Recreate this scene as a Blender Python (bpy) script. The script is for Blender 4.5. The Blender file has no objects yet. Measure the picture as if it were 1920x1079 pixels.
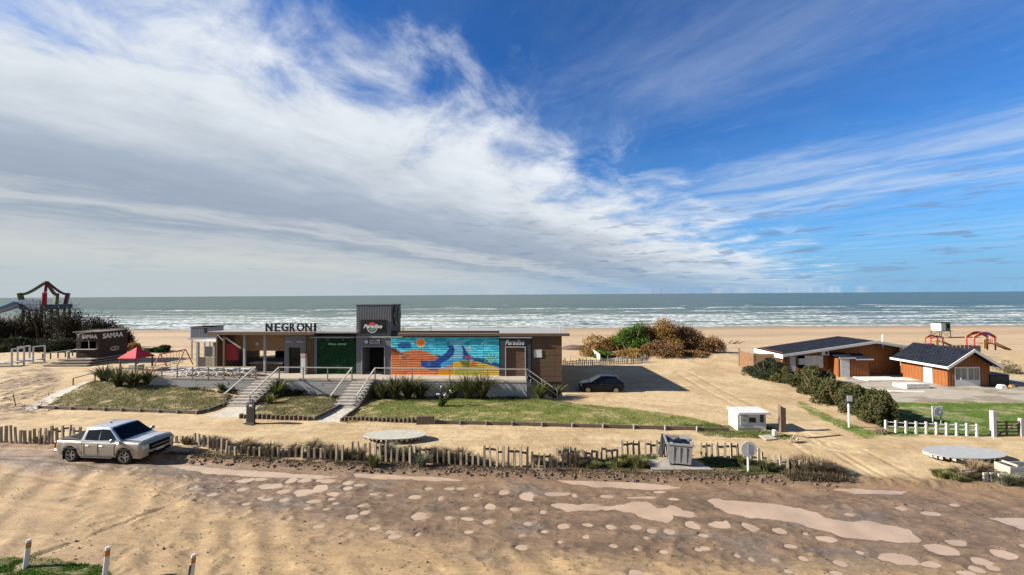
import bpy, math, random
import numpy as np
from mathutils import Vector, Matrix, Euler

random.seed(7); RNG = np.random.default_rng(7)
R = math.radians
scene = bpy.context.scene
COL = scene.collection

# ------------------------------------------------------------------ camera
CH, FPX = 9.0, 720.0                       # eye height over the road, focal length in photo pixels
PITCH, ROLL = R(1.03), R(0.36)
cam_data = bpy.data.cameras.new('camera'); cam = bpy.data.objects.new('camera', cam_data); COL.objects.link(cam)
cam_data.sensor_width = 36.0; cam_data.lens = FPX / 1920.0 * 36.0
cam_data.clip_start = 0.1; cam_data.clip_end = 60000
CM = Matrix.Rotation(R(90) + PITCH, 3, 'X') @ Matrix.Rotation(-ROLL, 3, 'Z')
cam.matrix_world = Matrix.Translation((0, 0, CH)) @ CM.to_4x4()
scene.camera = cam

def ray(px, py):
    return CM @ Vector(((px - 960) / FPX, -(py - 539.5) / FPX, -1.0))
def at(px, py, z=0.0):
    d = ray(px, py); t = (z - CH) / d.z
    return Vector((d.x * t, d.y * t, z))
def atY(px, py, Y):
    d = ray(px, py); t = Y / d.y
    return Vector((d.x * t, Y, CH + d.z * t))

# ------------------------------------------------------------------ world, sun, exposure
SUN_ELEV, SUN_AZ = 26.0, 270.0             # sun in the west of the scene (-X)
world = bpy.data.worlds.new('World'); scene.world = world; world.use_nodes = True
SUNDIR = Vector((-math.cos(R(SUN_ELEV)), -0.06, math.sin(R(SUN_ELEV))))
sun_d = bpy.data.lights.new('sun', 'SUN'); sun_d.energy = 5.0; sun_d.angle = R(0.55); sun_d.color = (1.0, 0.93, 0.82)
sun = bpy.data.objects.new('sun', sun_d); COL.objects.link(sun); sun.location = (-40, 0, 40)
sun.rotation_euler = SUNDIR.to_track_quat('Z', 'Y').to_euler()
scene.view_settings.view_transform = 'Standard'; scene.view_settings.look = 'None'
scene.view_settings.gamma = 1.0; scene.view_settings.use_curve_mapping = False
scene.view_settings.exposure = 1.6
scene.render.engine = 'CYCLES'

class NT:
    """small helper that writes shader node chains"""
    def __init__(s, tree): s.t = tree; s.n = tree.nodes; s.l = tree.links
    def node(s, typ, **kw):
        n = s.n.new(typ)
        for k, v in kw.items(): setattr(n, k, v)
        return n
    def put(s, sock, v):
        if isinstance(v, bpy.types.NodeSocket): s.l.new(v, sock)
        elif isinstance(v, (tuple, list)) and len(v) == 3 and sock.type == 'RGBA': sock.default_value = (*v, 1)
        else: sock.default_value = v
    def m(s, op, a, b=0.0, c=0.0, clamp=False):
        n = s.node('ShaderNodeMath', operation=op); n.use_clamp = clamp
        s.put(n.inputs[0], a); s.put(n.inputs[1], b); s.put(n.inputs[2], c); return n.outputs[0]
    def mix(s, f, a, b, mode='MIX'):
        n = s.node('ShaderNodeMix', data_type='RGBA', blend_type=mode)
        s.put(n.inputs[0], f); s.put(n.inputs[6], a); s.put(n.inputs[7], b); return n.outputs[2]
    def comb(s, x, y, z=0.0):
        n = s.node('ShaderNodeCombineXYZ'); s.put(n.inputs[0], x); s.put(n.inputs[1], y); s.put(n.inputs[2], z); return n.outputs[0]
    def sep(s, v):
        n = s.node('ShaderNodeSeparateXYZ'); s.put(n.inputs[0], v); return n.outputs
    def noise(s, v, scale=1.0, detail=4.0, rough=0.55, dist=0.0, col=False):
        n = s.node('ShaderNodeTexNoise'); s.put(n.inputs['Vector'], v)
        n.inputs['Scale'].default_value = scale; n.inputs['Detail'].default_value = detail
        n.inputs['Roughness'].default_value = rough; n.inputs['Distortion'].default_value = dist
        return n.outputs[1 if col else 0]
    def ramp(s, f, stops, interp='LINEAR'):
        n = s.node('ShaderNodeValToRGB'); s.put(n.inputs[0], f); cr = n.color_ramp; cr.interpolation = interp
        while len(cr.elements) < len(stops): cr.elements.new(0.5)
        for e, (p, c) in zip(cr.elements, stops):
            e.position = p
            e.color = (c, c, c, 1) if not isinstance(c, tuple) else (*c, 1)
        return n.outputs[0]
    def sm(s, x, a, b):
        n = s.node('ShaderNodeMapRange', interpolation_type='SMOOTHSTEP'); s.put(n.inputs[0], x)
        n.inputs[1].default_value = a; n.inputs[2].default_value = b; return n.outputs[0]

def srgb(r, g, b, k=1.0):
    def f(c):
        c /= 255.0
        return (c / 12.92 if c <= 0.04045 else ((c + 0.055) / 1.055) ** 2.4) * k
    return (f(r), f(g), f(b))

WB = 0.10                                   # background strength
EXP = 2 ** scene.view_settings.exposure
def skyc(r, g, b): return srgb(r, g, b, 1.0 / (WB * EXP))
def build_world():
    t = NT(world.node_tree); t.n.clear()
    out = t.node('ShaderNodeOutputWorld'); bg = t.node('ShaderNodeBackground'); bg.inputs[1].default_value = WB
    t.l.new(bg.outputs[0], out.inputs[0])
    sky = t.node('ShaderNodeTexSky', sky_type='NISHITA'); sky.sun_disc = False
    sky.sun_elevation = R(SUN_ELEV); sky.sun_rotation = R(SUN_AZ); sky.altitude = 0; sky.air_density = 1.0
    sky.dust_density = 0.3; sky.ozone_density = 2.5
    D = t.node('ShaderNodeTexCoord').outputs['Generated']
    x, y, z = t.sep(D)
    zc = t.m('MAXIMUM', z, 0.012)
    u = t.m('DIVIDE', x, zc); v = t.m('DIVIDE', y, zc)
    r = t.m('SQRT', t.m('ADD', t.m('MULTIPLY', u, u), t.m('MULTIPLY', v, v)))
    k = t.m('POWER', t.m('ADD', r, 0.6), -0.42)                     # eases the crowding of cloud towards the horizon
    # deck of cloud: dir (1,1.15) along its edge
    s_ = t.m('MULTIPLY', t.m('MULTIPLY', t.m('MULTIPLY_ADD', v, 1.15, u), 0.656), k)
    t_ = t.m('MULTIPLY', t.m('MULTIPLY', t.m('MULTIPLY_ADD', u, -1.15, v), 0.656), k)
    pa = t.comb(t.m('MULTIPLY', s_, 0.75), t.m('MULTIPLY', t_, 1.35), 3.3)
    n1 = t.noise(pa, 1.1, 3, 0.5, 0.3); n2 = t.noise(pa, 3.2, 8, 0.60, 0.3)
    pf = t.comb(t.m('MULTIPLY', s_, 1.35), t.m('MULTIPLY', t_, 1.5), 9.0)
    n3 = t.noise(pf, 2.4, 9, 0.60, 0.35)
    d = t.m('SUBTRACT', t.m('MULTIPLY_ADD', u, -1.15, v), 2.4)
    dn = t.m('DIVIDE', d, t.m('MULTIPLY_ADD', r, 0.15, 1.0))
    wob = t.m('MULTIPLY_ADD', t.m('SUBTRACT', n1, 0.5), 1.3, t.m('MULTIPLY', t.m('SUBTRACT', n3, 0.5), 3.6))
    edge = t.m('ADD', dn, wob)
    mask = t.sm(edge, -0.55, 0.95)
    deep = t.sm(dn, 0.9, 2.3); mask = t.m('MAXIMUM', mask, deep)
    fill_cloud = t.sm(t.m('ADD', dn, t.m('MULTIPLY', wob, 0.35)), -2.75, -3.7)         # unseen cloud overhead and behind, added to brighten and warm the shade
    # brightness across the deck
    q = t.m('ADD', t.m('DIVIDE', dn, 8.0), t.m('MULTIPLY', t.m('SUBTRACT', n1, 0.5), 0.16))
    q = t.m('ADD', q, t.m('MULTIPLY', t.m('SUBTRACT', n2, 0.5), 0.21))
    cc = t.ramp(q, [(0.0, skyc(226, 232, 240)), (0.11, skyc(220, 227, 235)), (0.19, skyc(200, 209, 219)), (0.27, skyc(170, 183, 199)),
                    (0.37, skyc(158, 172, 190)), (0.44, skyc(196, 202, 208)), (0.50, skyc(160, 174, 190)), (0.58, skyc(190, 198, 204)),
                    (0.72, skyc(206, 209, 208)), (0.9, skyc(192, 202, 206)), (1.0, skyc(190, 202, 208))])
    bright = t.m('MULTIPLY_ADD', t.m('SUBTRACT', n3, 0.5), 0.55, 1.0)
    bright = t.mix(t.sm(dn, 0.6, 3.0), t.comb(bright, bright, bright), (1, 1, 1))
    cc = t.mix(1.0, cc, bright, 'MULTIPLY')
    # thin high streaks, fanned the other way
    c_ = t.m('MULTIPLY_ADD', u, 1.2, v); a_ = t.m('MULTIPLY_ADD', v, -1.2, u)
    n4 = t.noise(t.comb(t.m('MULTIPLY', a_, 0.5), t.m('MULTIPLY', c_, 1.0), 5.0), 1.1, 8, 0.6, 0.6)
    n5 = t.noise(t.comb(t.m('MULTIPLY', a_, 0.9), t.m('MULTIPLY', c_, 1.5), 1.0), 2.2, 8, 0.65, 0.9)
    band = t.ramp(t.m('DIVIDE', t.m('MULTIPLY_ADD', t.m('SUBTRACT', n5, 0.5), 1.6, c_), 14.0),
                  [(0.0, 0.03), (0.11, 0.03), (0.165, 0.16), (0.20, 0.20), (0.26, 0.05), (0.34, 0.06), (0.39, 0.40), (0.5, 0.60), (0.60, 0.55), (0.68, 0.15), (0.85, 0.10), (1.0, 0.25)])
    ci = t.m('MULTIPLY', band, t.m('MULTIPLY_ADD', t.sm(n4, 0.34, 0.72), 1.15, 0.14))
    ci = t.m('ADD', ci, t.m('MULTIPLY', t.sm(n5, 0.60, 0.85), 0.16), clamp=True)
    lowf = t.sm(z, 0.02, 0.10)
    ci = t.m('MULTIPLY', ci, t.m('MULTIPLY_ADD', lowf, 0.55, 0.45))
    blue = t.mix(1.0, sky.outputs[0], (0.098, 0.275, 0.50), 'MULTIPLY')
    # real horizon air is paler and cooler than the model's
    blue = t.mix(t.ramp(z, [(0.0, 0.90), (0.06, 0.72), (0.16, 0.35), (0.34, 0.06), (0.5, 0.0)]), blue, skyc(122, 186, 232))
    colr = t.mix(ci, blue, skyc(205, 220, 240))
    colr = t.mix(mask, colr, cc)
    colr = t.mix(t.m('MULTIPLY', fill_cloud, 0.9), colr, t.mix(n3, skyc(185, 192, 200), skyc(236, 236, 234)))
    # scattered small flat clouds low over the sea
    az = t.m('ARCTAN2', x, y)
    n6 = t.noise(t.comb(t.m('MULTIPLY', az, 11.0), t.m('MULTIPLY', z, 75.0), 0.0), 1.0, 4, 0.55, 0.2)
    sc = t.m('MULTIPLY', t.sm(n6, 0.565, 0.65), t.ramp(z, [(0.0, 0.2), (0.012, 0.6), (0.05, 0.8), (0.11, 0.75), (0.19, 0.5), (0.26, 0.0)]))
    sc = t.m('MULTIPLY', sc, t.m('MULTIPLY_ADD', t.sm(az, -0.3, 0.3), 0.8, 0.2))
    colr = t.mix(t.m('MULTIPLY', sc, 0.85), colr, skyc(128, 150, 184))
    lowb = t.ramp(z, [(0.0, 1.0), (0.02, 0.9), (0.045, 0.5), (0.09, 0.0)])
    colr = t.mix(t.m('MULTIPLY', lowb, t.m('MULTIPLY_ADD', t.sm(n1, 0.3, 0.7), 0.4, 0.45)), colr, t.mix(t.sm(az, -0.6, 0.5), skyc(188, 199, 203), skyc(140, 180, 216)))
    t.l.new(colr, bg.inputs[0])
build_world()

# ------------------------------------------------------------------ numpy noise
_T = RNG.random((256, 256))
def vnoise(x, y, s=0):
    x = np.asarray(x, float) + s * 17.3; y = np.asarray(y, float) + s * 9.1
    xi = np.floor(x).astype(int); yi = np.floor(y).astype(int); fx = x - xi; fy = y - yi
    fx = fx * fx * (3 - 2 * fx); fy = fy * fy * (3 - 2 * fy)
    a = _T[xi & 255, yi & 255]; b = _T[(xi + 1) & 255, yi & 255]; c = _T[xi & 255, (yi + 1) & 255]; d = _T[(xi + 1) & 255, (yi + 1) & 255]
    return (a * (1 - fx) + b * fx) * (1 - fy) + (c * (1 - fx) + d * fx) * fy
def fbm(x, y, o=4, s=0, g=0.5):
    t = 0; a = 1; n = 0
    for i in range(o):
        t = t + a * vnoise(x * 2 ** i, y * 2 ** i, s + i * 3); n += a; a *= g
    return t / n
def sstep(x, a, b):
    t = np.clip((x - a) / (b - a), 0, 1); return t * t * (3 - 2 * t)
def poly_sd(X, Y, poly):
    """signed distance to polygon, negative inside"""
    P = np.array(poly, float); n = len(P); d = np.full(X.shape, 1e9); ins = np.zeros(X.shape, bool)
    for i in range(n):
        a = P[i]; b = P[(i + 1) % n]; e = b - a
        t = np.clip(((X - a[0]) * e[0] + (Y - a[1]) * e[1]) / max(e @ e, 1e-9), 0, 1)
        d = np.minimum(d, np.hypot(X - a[0] - t * e[0], Y - a[1] - t * e[1]))
        c = ((a[1] > Y) != (b[1] > Y)) & (X < (b[0] - a[0]) * (Y - a[1]) / (b[1] - a[1] + 1e-12) + a[0]); ins ^= c
    return np.where(ins, -d, d)
def pxpoly(pts, z=0.0):
    return [tuple(at(x, y, z)[:2]) for x, y in pts]

# ------------------------------------------------------------------ materials
MATS = {}
KA = 0.60
def mat(name, col, rough=0.7, metal=0.0, var=0.15, scale=3.0, bump=0.0, bscale=20.0, spec=0.3, stretch=None, coat=0.0, wear=None, wearamt=0.0):
    if name in MATS: return MATS[name]
    m = bpy.data.materials.new(name); m.use_nodes = True; t = NT(m.node_tree); b = t.n['Principled BSDF']
    co = t.node('ShaderNodeTexCoord').outputs['Object']
    if stretch:
        mp = t.node('ShaderNodeMapping'); t.l.new(co, mp.inputs[0]); mp.inputs['Scale'].default_value = stretch; co = mp.outputs[0]
    n = t.noise(co, scale, 5, 0.6)
    col = tuple(c * KA for c in col)
    if wear: wear = tuple(c * KA for c in wear)
    dark = tuple(c * (1 - var) for c in col); light = tuple(min(1, c * (1 + var)) for c in col)
    c = t.ramp(n, [(0.3, dark), (0.7, light)])
    if wear:
        w = t.noise(co, scale * 2.3, 6, 0.7, 0.5); c = t.mix(t.m('MULTIPLY', t.sm(w, 0.5, 0.68), wearamt), c, wear)
    t.l.new(c, b.inputs['Base Color']); b.inputs['Roughness'].default_value = rough; b.inputs['Metallic'].default_value = metal
    b.inputs['Specular IOR Level'].default_value = spec; b.inputs['Coat Weight'].default_value = coat
    if bump:
        bn = t.node('ShaderNodeBump'); bn.inputs['Strength'].default_value = bump; bn.inputs['Distance'].default_value = 0.02
        t.l.new(t.noise(co, bscale, 5, 0.6), bn.inputs['Height']); t.l.new(bn.outputs[0], b.inputs['Normal'])
    MATS[name] = m; return m
def attr_mat(name, rough=0.9, spec=0.3, amt=0.25, scale=2.0, bump=0.6, bscale=7.0, dist=0.05, wet=False, trans=0.0, stretch=None):
    """colour from the mesh's own colour layer with procedural grain"""
    if name in MATS: return MATS[name]
    m = bpy.data.materials.new(name); m.use_nodes = True; t = NT(m.node_tree); b = t.n['Principled BSDF']
    a = t.node('ShaderNodeAttribute', attribute_name='Col'); co = t.node('ShaderNodeTexCoord').outputs['Object']
    if stretch:
        mp = t.node('ShaderNodeMapping'); t.l.new(co, mp.inputs[0]); mp.inputs['Scale'].default_value = stretch; co = mp.outputs[0]
    n = t.noise(co, scale, 8, 0.65)
    k = t.ramp(n, [(0.25, (1 - amt) * KA), (0.75, (1 + amt) * KA)]); c = t.mix(1.0, a.outputs['Color'], k, 'MULTIPLY')
    t.l.new(c, b.inputs['Base Color']); b.inputs['Roughness'].default_value = rough; b.inputs['Specular IOR Level'].default_value = spec
    if wet:
        w = a.outputs['Alpha']; rr = t.m('MULTIPLY_ADD', w, -0.42, rough)
        t.l.new(t.m('MULTIPLY_ADD', t.m('SUBTRACT', n, 0.5), 0.5, rr, clamp=True), b.inputs['Roughness'])
    if bump:
        bn = t.node('ShaderNodeBump'); bn.inputs['Strength'].default_value = bump; bn.inputs['Distance'].default_value = dist
        t.l.new(t.noise(co, bscale, 8, 0.65), bn.inputs['Height']); t.l.new(bn.outputs[0], b.inputs['Normal'])
    if trans:
        tr = t.node('ShaderNodeBsdfTranslucent'); t.l.new(c, tr.inputs[0]); mx = t.node('ShaderNodeMixShader'); mx.inputs[0].default_value = trans
        t.l.new(b.outputs[0], mx.inputs[1]); t.l.new(tr.outputs[0], mx.inputs[2]); t.l.new(mx.outputs[0], t.n['Material Output'].inputs[0])
    MATS[name] = m; return m

# ------------------------------------------------------------------ object helpers
def tag(o, label=None, cat=None, group=None, kind=None):
    if label: o['label'] = label
    if cat: o['category'] = cat
    if group: o['group'] = group
    if kind: o['kind'] = kind
    return o
def thing(name, label, cat, loc=(0, 0, 0), rz=0.0, group=None):
    o = bpy.data.objects.new(name, None); o.empty_display_size = 0.3; COL.objects.link(o)
    o.location = loc; o.rotation_euler = (0, 0, rz); return tag(o, label, cat, group)
def mesh_np(name, V, F, mats=None, smooth=False, col=None, parent=None):
    """V (n,3); F (m,k) int array of equal-size faces, or list"""
    me = bpy.data.meshes.new(name)
    if isinstance(F, np.ndarray):
        V = np.ascontiguousarray(V, np.float32); m, k = F.shape
        me.vertices.add(len(V)); me.vertices.foreach_set('co', V.ravel())
        me.loops.add(m * k); me.loops.foreach_set('vertex_index', F.astype(np.int32).ravel())
        me.polygons.add(m); me.polygons.foreach_set('loop_start', np.arange(0, m * k, k, dtype=np.int32))
        try: me.polygons.foreach_set('loop_total', np.full(m, k, dtype=np.int32))
        except Exception: pass
        me.update(calc_edges=True)
    else:
        me.from_pydata([tuple(v) for v in V], [], F); me.update()
    if smooth: me.polygons.foreach_set('use_smooth', np.ones(len(me.polygons), bool))
    if col is not None:
        ca = me.color_attributes.new('Col', 'FLOAT_COLOR', 'POINT')
        if col.shape[1] == 3: col = np.hstack([col, np.ones((len(col), 1))])
        ca.data.foreach_set('color', np.ascontiguousarray(col, np.float32).ravel())
    if mats: me.materials.append(mats)
    o = bpy.data.objects.new(name, me); COL.objects.link(o)
    if parent: o.parent = parent
    return o

class MB:
    """collects simple solids into one mesh"""
    def __init__(s): s.v = []; s.f = []
    def add(s, vs, fs):
        n = len(s.v); s.v += [tuple(v) for v in vs]; s.f += [tuple(i + n for i in f) for f in fs]; return s
    def box(s, c, d, rz=0.0, rx=0.0, ry=0.0, taper=1.0):
        hx, hy, hz = d[0] / 2, d[1] / 2, d[2] / 2; M = Euler((rx, ry, rz)).to_matrix(); vs = []
        for z in (-hz, hz):
            k = taper if z > 0 else 1.0
            for x, y in ((-hx, -hy), (hx, -hy), (hx, hy), (-hx, hy)): vs.append(Vector(c) + M @ Vector((x * k, y * k, z)))
        return s.add(vs, [(0, 3, 2, 1), (4, 5, 6, 7), (0, 1, 5, 4), (1, 2, 6, 5), (2, 3, 7, 6), (3, 0, 4, 7)])
    def bb(s, x0, x1, y0, y1, z0, z1): return s.box(((x0 + x1) / 2, (y0 + y1) / 2, (z0 + z1) / 2), (x1 - x0, y1 - y0, z1 - z0))
    def bar(s, a, b, w, h=None, n=4):
        """beam between two points: n=4 square w x h, otherwise round of radius w"""
        a = Vector(a); b = Vector(b); d = b - a; L = d.length
        if L < 1e-6: return s
        q = d.to_track_quat('Z', 'Y').to_matrix()
        if n == 4:
            h = h or w; up = Vector((0, 0, 1))
            z = d.normalized()
            if abs(z.z) > 0.99: x = Vector((1, 0, 0))
            else: x = z.cross(up).normalized()
            y = x.cross(z).normalized(); vs = []
            for p in (a, b):
                for i, j in ((-1, -1), (1, -1), (1, 1), (-1, 1)): vs.append(p + x * i * w / 2 + y * j * h / 2)
            return s.add(vs, [(0, 1, 2, 3), (7, 6, 5, 4), (0, 4, 5, 1), (1, 5, 6, 2), (2, 6, 7, 3), (3, 7, 4, 0)])
        r1 = h if h is not None else w; vs = []
        for p, r in ((a, w), (b, r1)):
            for i in range(n):
                an = 2 * math.pi * i / n; vs.append(p + q @ Vector((math.cos(an) * r, math.sin(an) * r, 0)))
        fs = [tuple(range(n))[::-1], tuple(range(n, 2 * n))] + [(i, (i + 1) % n, n + (i + 1) % n, n + i) for i in range(n)]
        return s.add(vs, fs)
    def path(s, pts, r, n=6):
        for a, b in zip(pts[:-1], pts[1:]): s.bar(a, b, r, r, n)
        return s
    def prism(s, pts, y0, y1, axis='y'):
        n = len(pts)
        def P(p, t): return (p[0], t, p[1]) if axis == 'y' else ((t, p[0], p[1]) if axis == 'x' else (p[0], p[1], t))
        vs = [P(p, y0) for p in pts] + [P(p, y1) for p in pts]
        return s.add(vs, [tuple(range(n)), tuple(range(n, 2 * n))[::-1]] + [(i, n + i, n + (i + 1) % n, (i + 1) % n) for i in range(n)])
    def build(s, name, m, parent=None, smooth=False, bevel=0.0, label=None, cat=None, group=None, kind=None):
        me = bpy.data.meshes.new(name); me.from_pydata(s.v, [], s.f); me.validate(); me.update()
        import bmesh
        bm = bmesh.new(); bm.from_mesh(me); bmesh.ops.recalc_face_normals(bm, faces=bm.faces)
        if bevel: bmesh.ops.bevel(bm, geom=list(bm.edges), offset=bevel, segments=1, affect='EDGES', clamp_overlap=True)
        bm.to_mesh(me); bm.free()
        me.materials.append(m)
        if smooth: me.polygons.foreach_set('use_smooth', np.ones(len(me.polygons), bool))
        o = bpy.data.objects.new(name, me); COL.objects.link(o)
        if parent: o.parent = parent
        return tag(o, label, cat, group, kind)
def inst(o, parent=None, loc=None, rot=None, scale=None):
    c = o.copy(); COL.objects.link(c); c.parent = parent if parent else o.parent
    if loc is not None: c.location = loc
    if rot is not None: c.rotation_euler = rot
    if scale is not None: c.scale = scale
    return c
def copy_tree(o, parent=None):
    kids = [c for c in bpy.data.objects if c.parent == o]
    c = o.copy(); COL.objects.link(c); c.parent = parent
    for k in kids: copy_tree(k, c)
    return c
def letters(txt, size, depth, m, parent, name='lettering', loc=(0, 0, 0), shear=0.0, bold=0.0, rz=0.0, width=None, spacing=1.0):
    cu = bpy.data.curves.new('t', 'FONT'); cu.body = txt; cu.size = size; cu.extrude = depth / 2; cu.shear = shear; cu.offset = bold
    cu.space_character = spacing; cu.resolution_u = 3
    o = bpy.data.objects.new('t', cu); COL.objects.link(o); dg = bpy.context.evaluated_depsgraph_get()
    me = bpy.data.meshes.new_from_object(o.evaluated_get(dg)); bpy.data.objects.remove(o); me.name = name
    vs = np.zeros(len(me.vertices) * 3, np.float32); me.vertices.foreach_get('co', vs); vs = vs.reshape(-1, 3)
    if len(vs):
        mn = vs.min(0); mx = vs.max(0); vs[:, 0] -= (mn[0] + mx[0]) / 2; vs[:, 1] -= mn[1]
        if width: vs[:, 0] *= width / max(mx[0] - mn[0], 1e-6)
        me.vertices.foreach_set('co', vs.ravel())
    me.materials.clear(); me.materials.append(m)
    ob = bpy.data.objects.new(name, me); COL.objects.link(ob); ob.parent = parent
    ob.location = loc; ob.rotation_euler = (R(90), 0, rz); return ob

# ================================================================== TERRAIN
SEA = -3.5
def pl(pts): return np.array([p[0] for p in pts]), np.array([p[1] for p in pts])
_e = [at(x, y) for x, y in ((0, 843), (100, 846), (300, 868), (640, 886), (960, 897), (1300, 907), (1600, 914), (1920, 926))]
EDGE = ([-80, *[p.x for p in _e], 60], [_e[0].y + 3.5, *[p.y for p in _e], _e[-1].y - 2.5])
def road_edge(x): return np.interp(x, *EDGE)
LAWNS = {
 'left': pxpoly([(78, 764), (120, 744), (175, 731), (290, 733), (436, 744), (428, 754), (412, 763), (372, 774), (230, 768)], .2),
 'middle': pxpoly([(455, 781), (500, 752), (530, 742), (628, 741), (632, 758), (600, 783), (590, 786), (520, 783)], .2),
 'main': pxpoly([(650, 790), (665, 775), (700, 748), (985, 745), (1075, 756), (1200, 768), (1300, 783), (1362, 800), (1352, 806), (1150, 798), (960, 795), (800, 790)], .2)}
GREENS = [pxpoly([(1655, 757), (1930, 757), (2050, 820), (1640, 822)]), pxpoly([(1500, 755), (1540, 775), (1600, 800), (1665, 822), (1620, 826), (1560, 800), (1495, 765)]),
          pxpoly([(1280, 804), (1440, 800), (1500, 828), (1440, 826), (1330, 820)]), pxpoly([(1390, 868), (1500, 876), (1590, 890), (1580, 906), (1390, 893)]),
          pxpoly([(1290, 862), (1390, 862), (1390, 884), (1340, 884)]), pxpoly([(1750, 884), (1830, 890), (1840, 912), (1790, 905)]),
          pxpoly([(-60, 1060), (60, 1046), (150, 1050), (230, 1072), (240, 1100), (-80, 1100)]), pxpoly([(1105, 862), (1240, 858), (1225, 884), (1100, 882)])]
BARE = pxpoly([(1710, 762), (1745, 768), (1800, 780), (1850, 792), (1830, 796), (1760, 786), (1700, 768)])
PATIO = pxpoly([(1585, 702), (1900, 712), (2040, 735), (2060, 757), (1655, 757), (1590, 722)])
PATHS = [pxpoly([(434, 762), (497, 765), (450, 783), (388, 783)], .12), pxpoly([(622, 764), (670, 764), (640, 792), (596, 792)], .12),
         pxpoly([(40, 762), (100, 741), (150, 731), (174, 728), (152, 735), (110, 746), (66, 767)], .3)]
SCRUB = pxpoly([(-40, 800), (0, 722), (60, 712), (110, 715), (108, 735), (70, 757), (74, 775), (40, 790)])

TRK = [[(1280, 700), (1340, 735), (1420, 775), (1500, 830), (1570, 872), (1640, 915)], [(60, 790), (400, 800), (800, 812), (1200, 822), (1500, 835), (1800, 832), (1960, 836)], [(500, 832), (900, 838), (1300, 815), (1480, 822), (1600, 850), (1700, 905)], [(1150, 752), (1280, 762), (1400, 775), (1520, 830)]]
TRK = [[tuple(at(*p)[:2]) for p in t_] for t_ in TRK]
def tracks(x, y):
    """pairs of wheel ruts pressed into the sand"""
    o = np.zeros(np.shape(x)); wob = .12 * (fbm(x / 2.3, y / 2.3, 2, 44) - .5)
    for P in TRK:
        d = np.full(np.shape(x), 1e9)
        for a, b in zip(P[:-1], P[1:]):
            ex, ey = b[0] - a[0], b[1] - a[1]; t_ = np.clip(((x - a[0]) * ex + (y - a[1]) * ey) / (ex * ex + ey * ey), 0, 1); d = np.minimum(d, np.hypot(x - a[0] - t_ * ex, y - a[1] - t_ * ey))
        o = np.maximum(o, np.exp(-((d + wob - .75) / .16) ** 2))
    return o
def height(x, y):
    x = np.asarray(x, float); y = np.asarray(y, float)
    h = -2.6 * sstep(y, 50, 84) - np.clip((y - 84) / 58, 0, 2.2) * 0.9
    off = sstep(y - road_edge(x), -0.1, 0.9)
    h = h + 0.10 * off
    # sandy rise on the left that carries the kiosk and terrace
    h = h + 1.22 * sstep(y, 31.5, 39) * sstep(-x, 20, 27) * (1 - sstep(y, 58, 90))
    h = h + 0.3 * sstep(y, 49, 60) * sstep(-x, 36, 56) * (1 - sstep(y, 66, 96))
    # hummock under the dune shrubs, small dunes
    h = h + 0.9 * np.exp(-(((x - 20) / 11) ** 2 + ((y - 58) / 7) ** 2))
    h = h + sstep(y, 43, 52) * (0.5 * fbm(x / 7, y / 7, 3, 2) - .15) * (1 - sstep(y, 70, 110))
    for k in LAWNS: 
        sd = poly_sd(x, y, LAWNS[k]); h = h + 0.16 * sstep(-sd, 0.0, 0.35) + .12 * sstep(-sd, .5, 2.5)
    sd = poly_sd(x, y, SCRUB); h = h + sstep(-sd, -.6, .8) * (0.22 * fbm(x * 1.6, y * 1.6, 4, 8) - .04)
    h = h - .035 * tracks(x, y)
    n = 0.07 * (fbm(x / 1.3, y / 1.1, 5, 5) - .5) * sstep(y - road_edge(x), -.2, .5)
    # mound of mud along the verge
    e = y - road_edge(x); h = h + 0.17 * np.exp(-((e - .45) / .35) ** 2) * (0.35 + fbm(x * 2.2, y * 2.2, 4, 11)) 
    return h + n
def hz(x, y): return float(height(np.array([x]), np.array([y]))[0])
def atg(px, py):
    """where the photo's ray meets the modelled ground"""
    z = 0.0
    for i in range(12):
        p = at(px, py, z); z = hz(p.x, p.y)
    return at(px, py, z)

WL = -0.022
PUD = []
def pe(lst, ox, oy, k):
    for e in lst: PUD.append((ox + e[0] * k, oy + e[1] * k, e[2] * k, e[3] * k))
pe([(20,190,40,18),(58,258,38,20),(215,255,48,18),(375,265,35,22),(545,290,38,15),(810,333,55,14),(608,373,28,9),(680,447,26,13),(890,473,38,19),(865,525,35,14),
    (1220,443,95,28),(1400,477,50,16),(1460,393,78,32),(1530,355,55,18),(1680,462,45,18),(1800,420,60,22),(1600,527,50,12),(85,393,22,9),(305,428,18,9),(385,448,15,7),
    (515,453,18,7),(590,515,25,9),(1385,190,50,12),(995,410,18,7),(690,305,15,6),(1900,250,80,34)], 1280, 900, 1/3)
pe([(130,185,26,11),(115,147,20,7),(435,208,35,18),(600,215,22,10),(712,222,30,7),(830,237,26,12),(835,150,28,16),(972,167,20,10),(1133,180,16,11),(912,72,28,12),
    (1040,90,35,20),(1200,80,65,10),(1312,90,14,10),(558,105,18,11),(415,97,38,12),(760,88,16,8),(690,162,18,8),(1045,247,22,11),(1252,262,34,14),(1380,252,34,7),
    (1515,268,30,14),(1655,268,28,10),(1745,288,30,14),(1845,295,32,15),(720,293,28,9),(1015,313,20,8),(1140,293,24,8),(1375,320,18,8),(1230,350,18,8),(1530,372,25,9),
    (1660,392,16,8),(1815,407,22,9),(1715,328,14,7),(490,50,22,8),(180,82,24,6),(270,88,22,6),(30,48,22,7),(100,30,28,6),(600,50,28,7),(1490,95,35,9),(1700,100,60,6),
    (1860,108,30,6),(1790,70,35,5),(280,295,25,6),(430,308,12,5),(180,275,25,5)], 640, 900, 1/3)
pe([(75,597,50,14),(180,590,40,10),(385,600,32,16),(490,597,38,12),(235,635,80,16),(590,652,55,28),(480,675,80,18),(45,660,30,10),(330,672,42,14),(340,730,35,13),
    (230,727,30,10),(180,717,20,8),(640,600,45,14),(785,613,35,14),(780,652,28,11),(670,725,25,8),(550,742,50,10),(500,790,25,8),(630,795,25,8),(80,760,30,8)], 440, 740, .2708)
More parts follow.
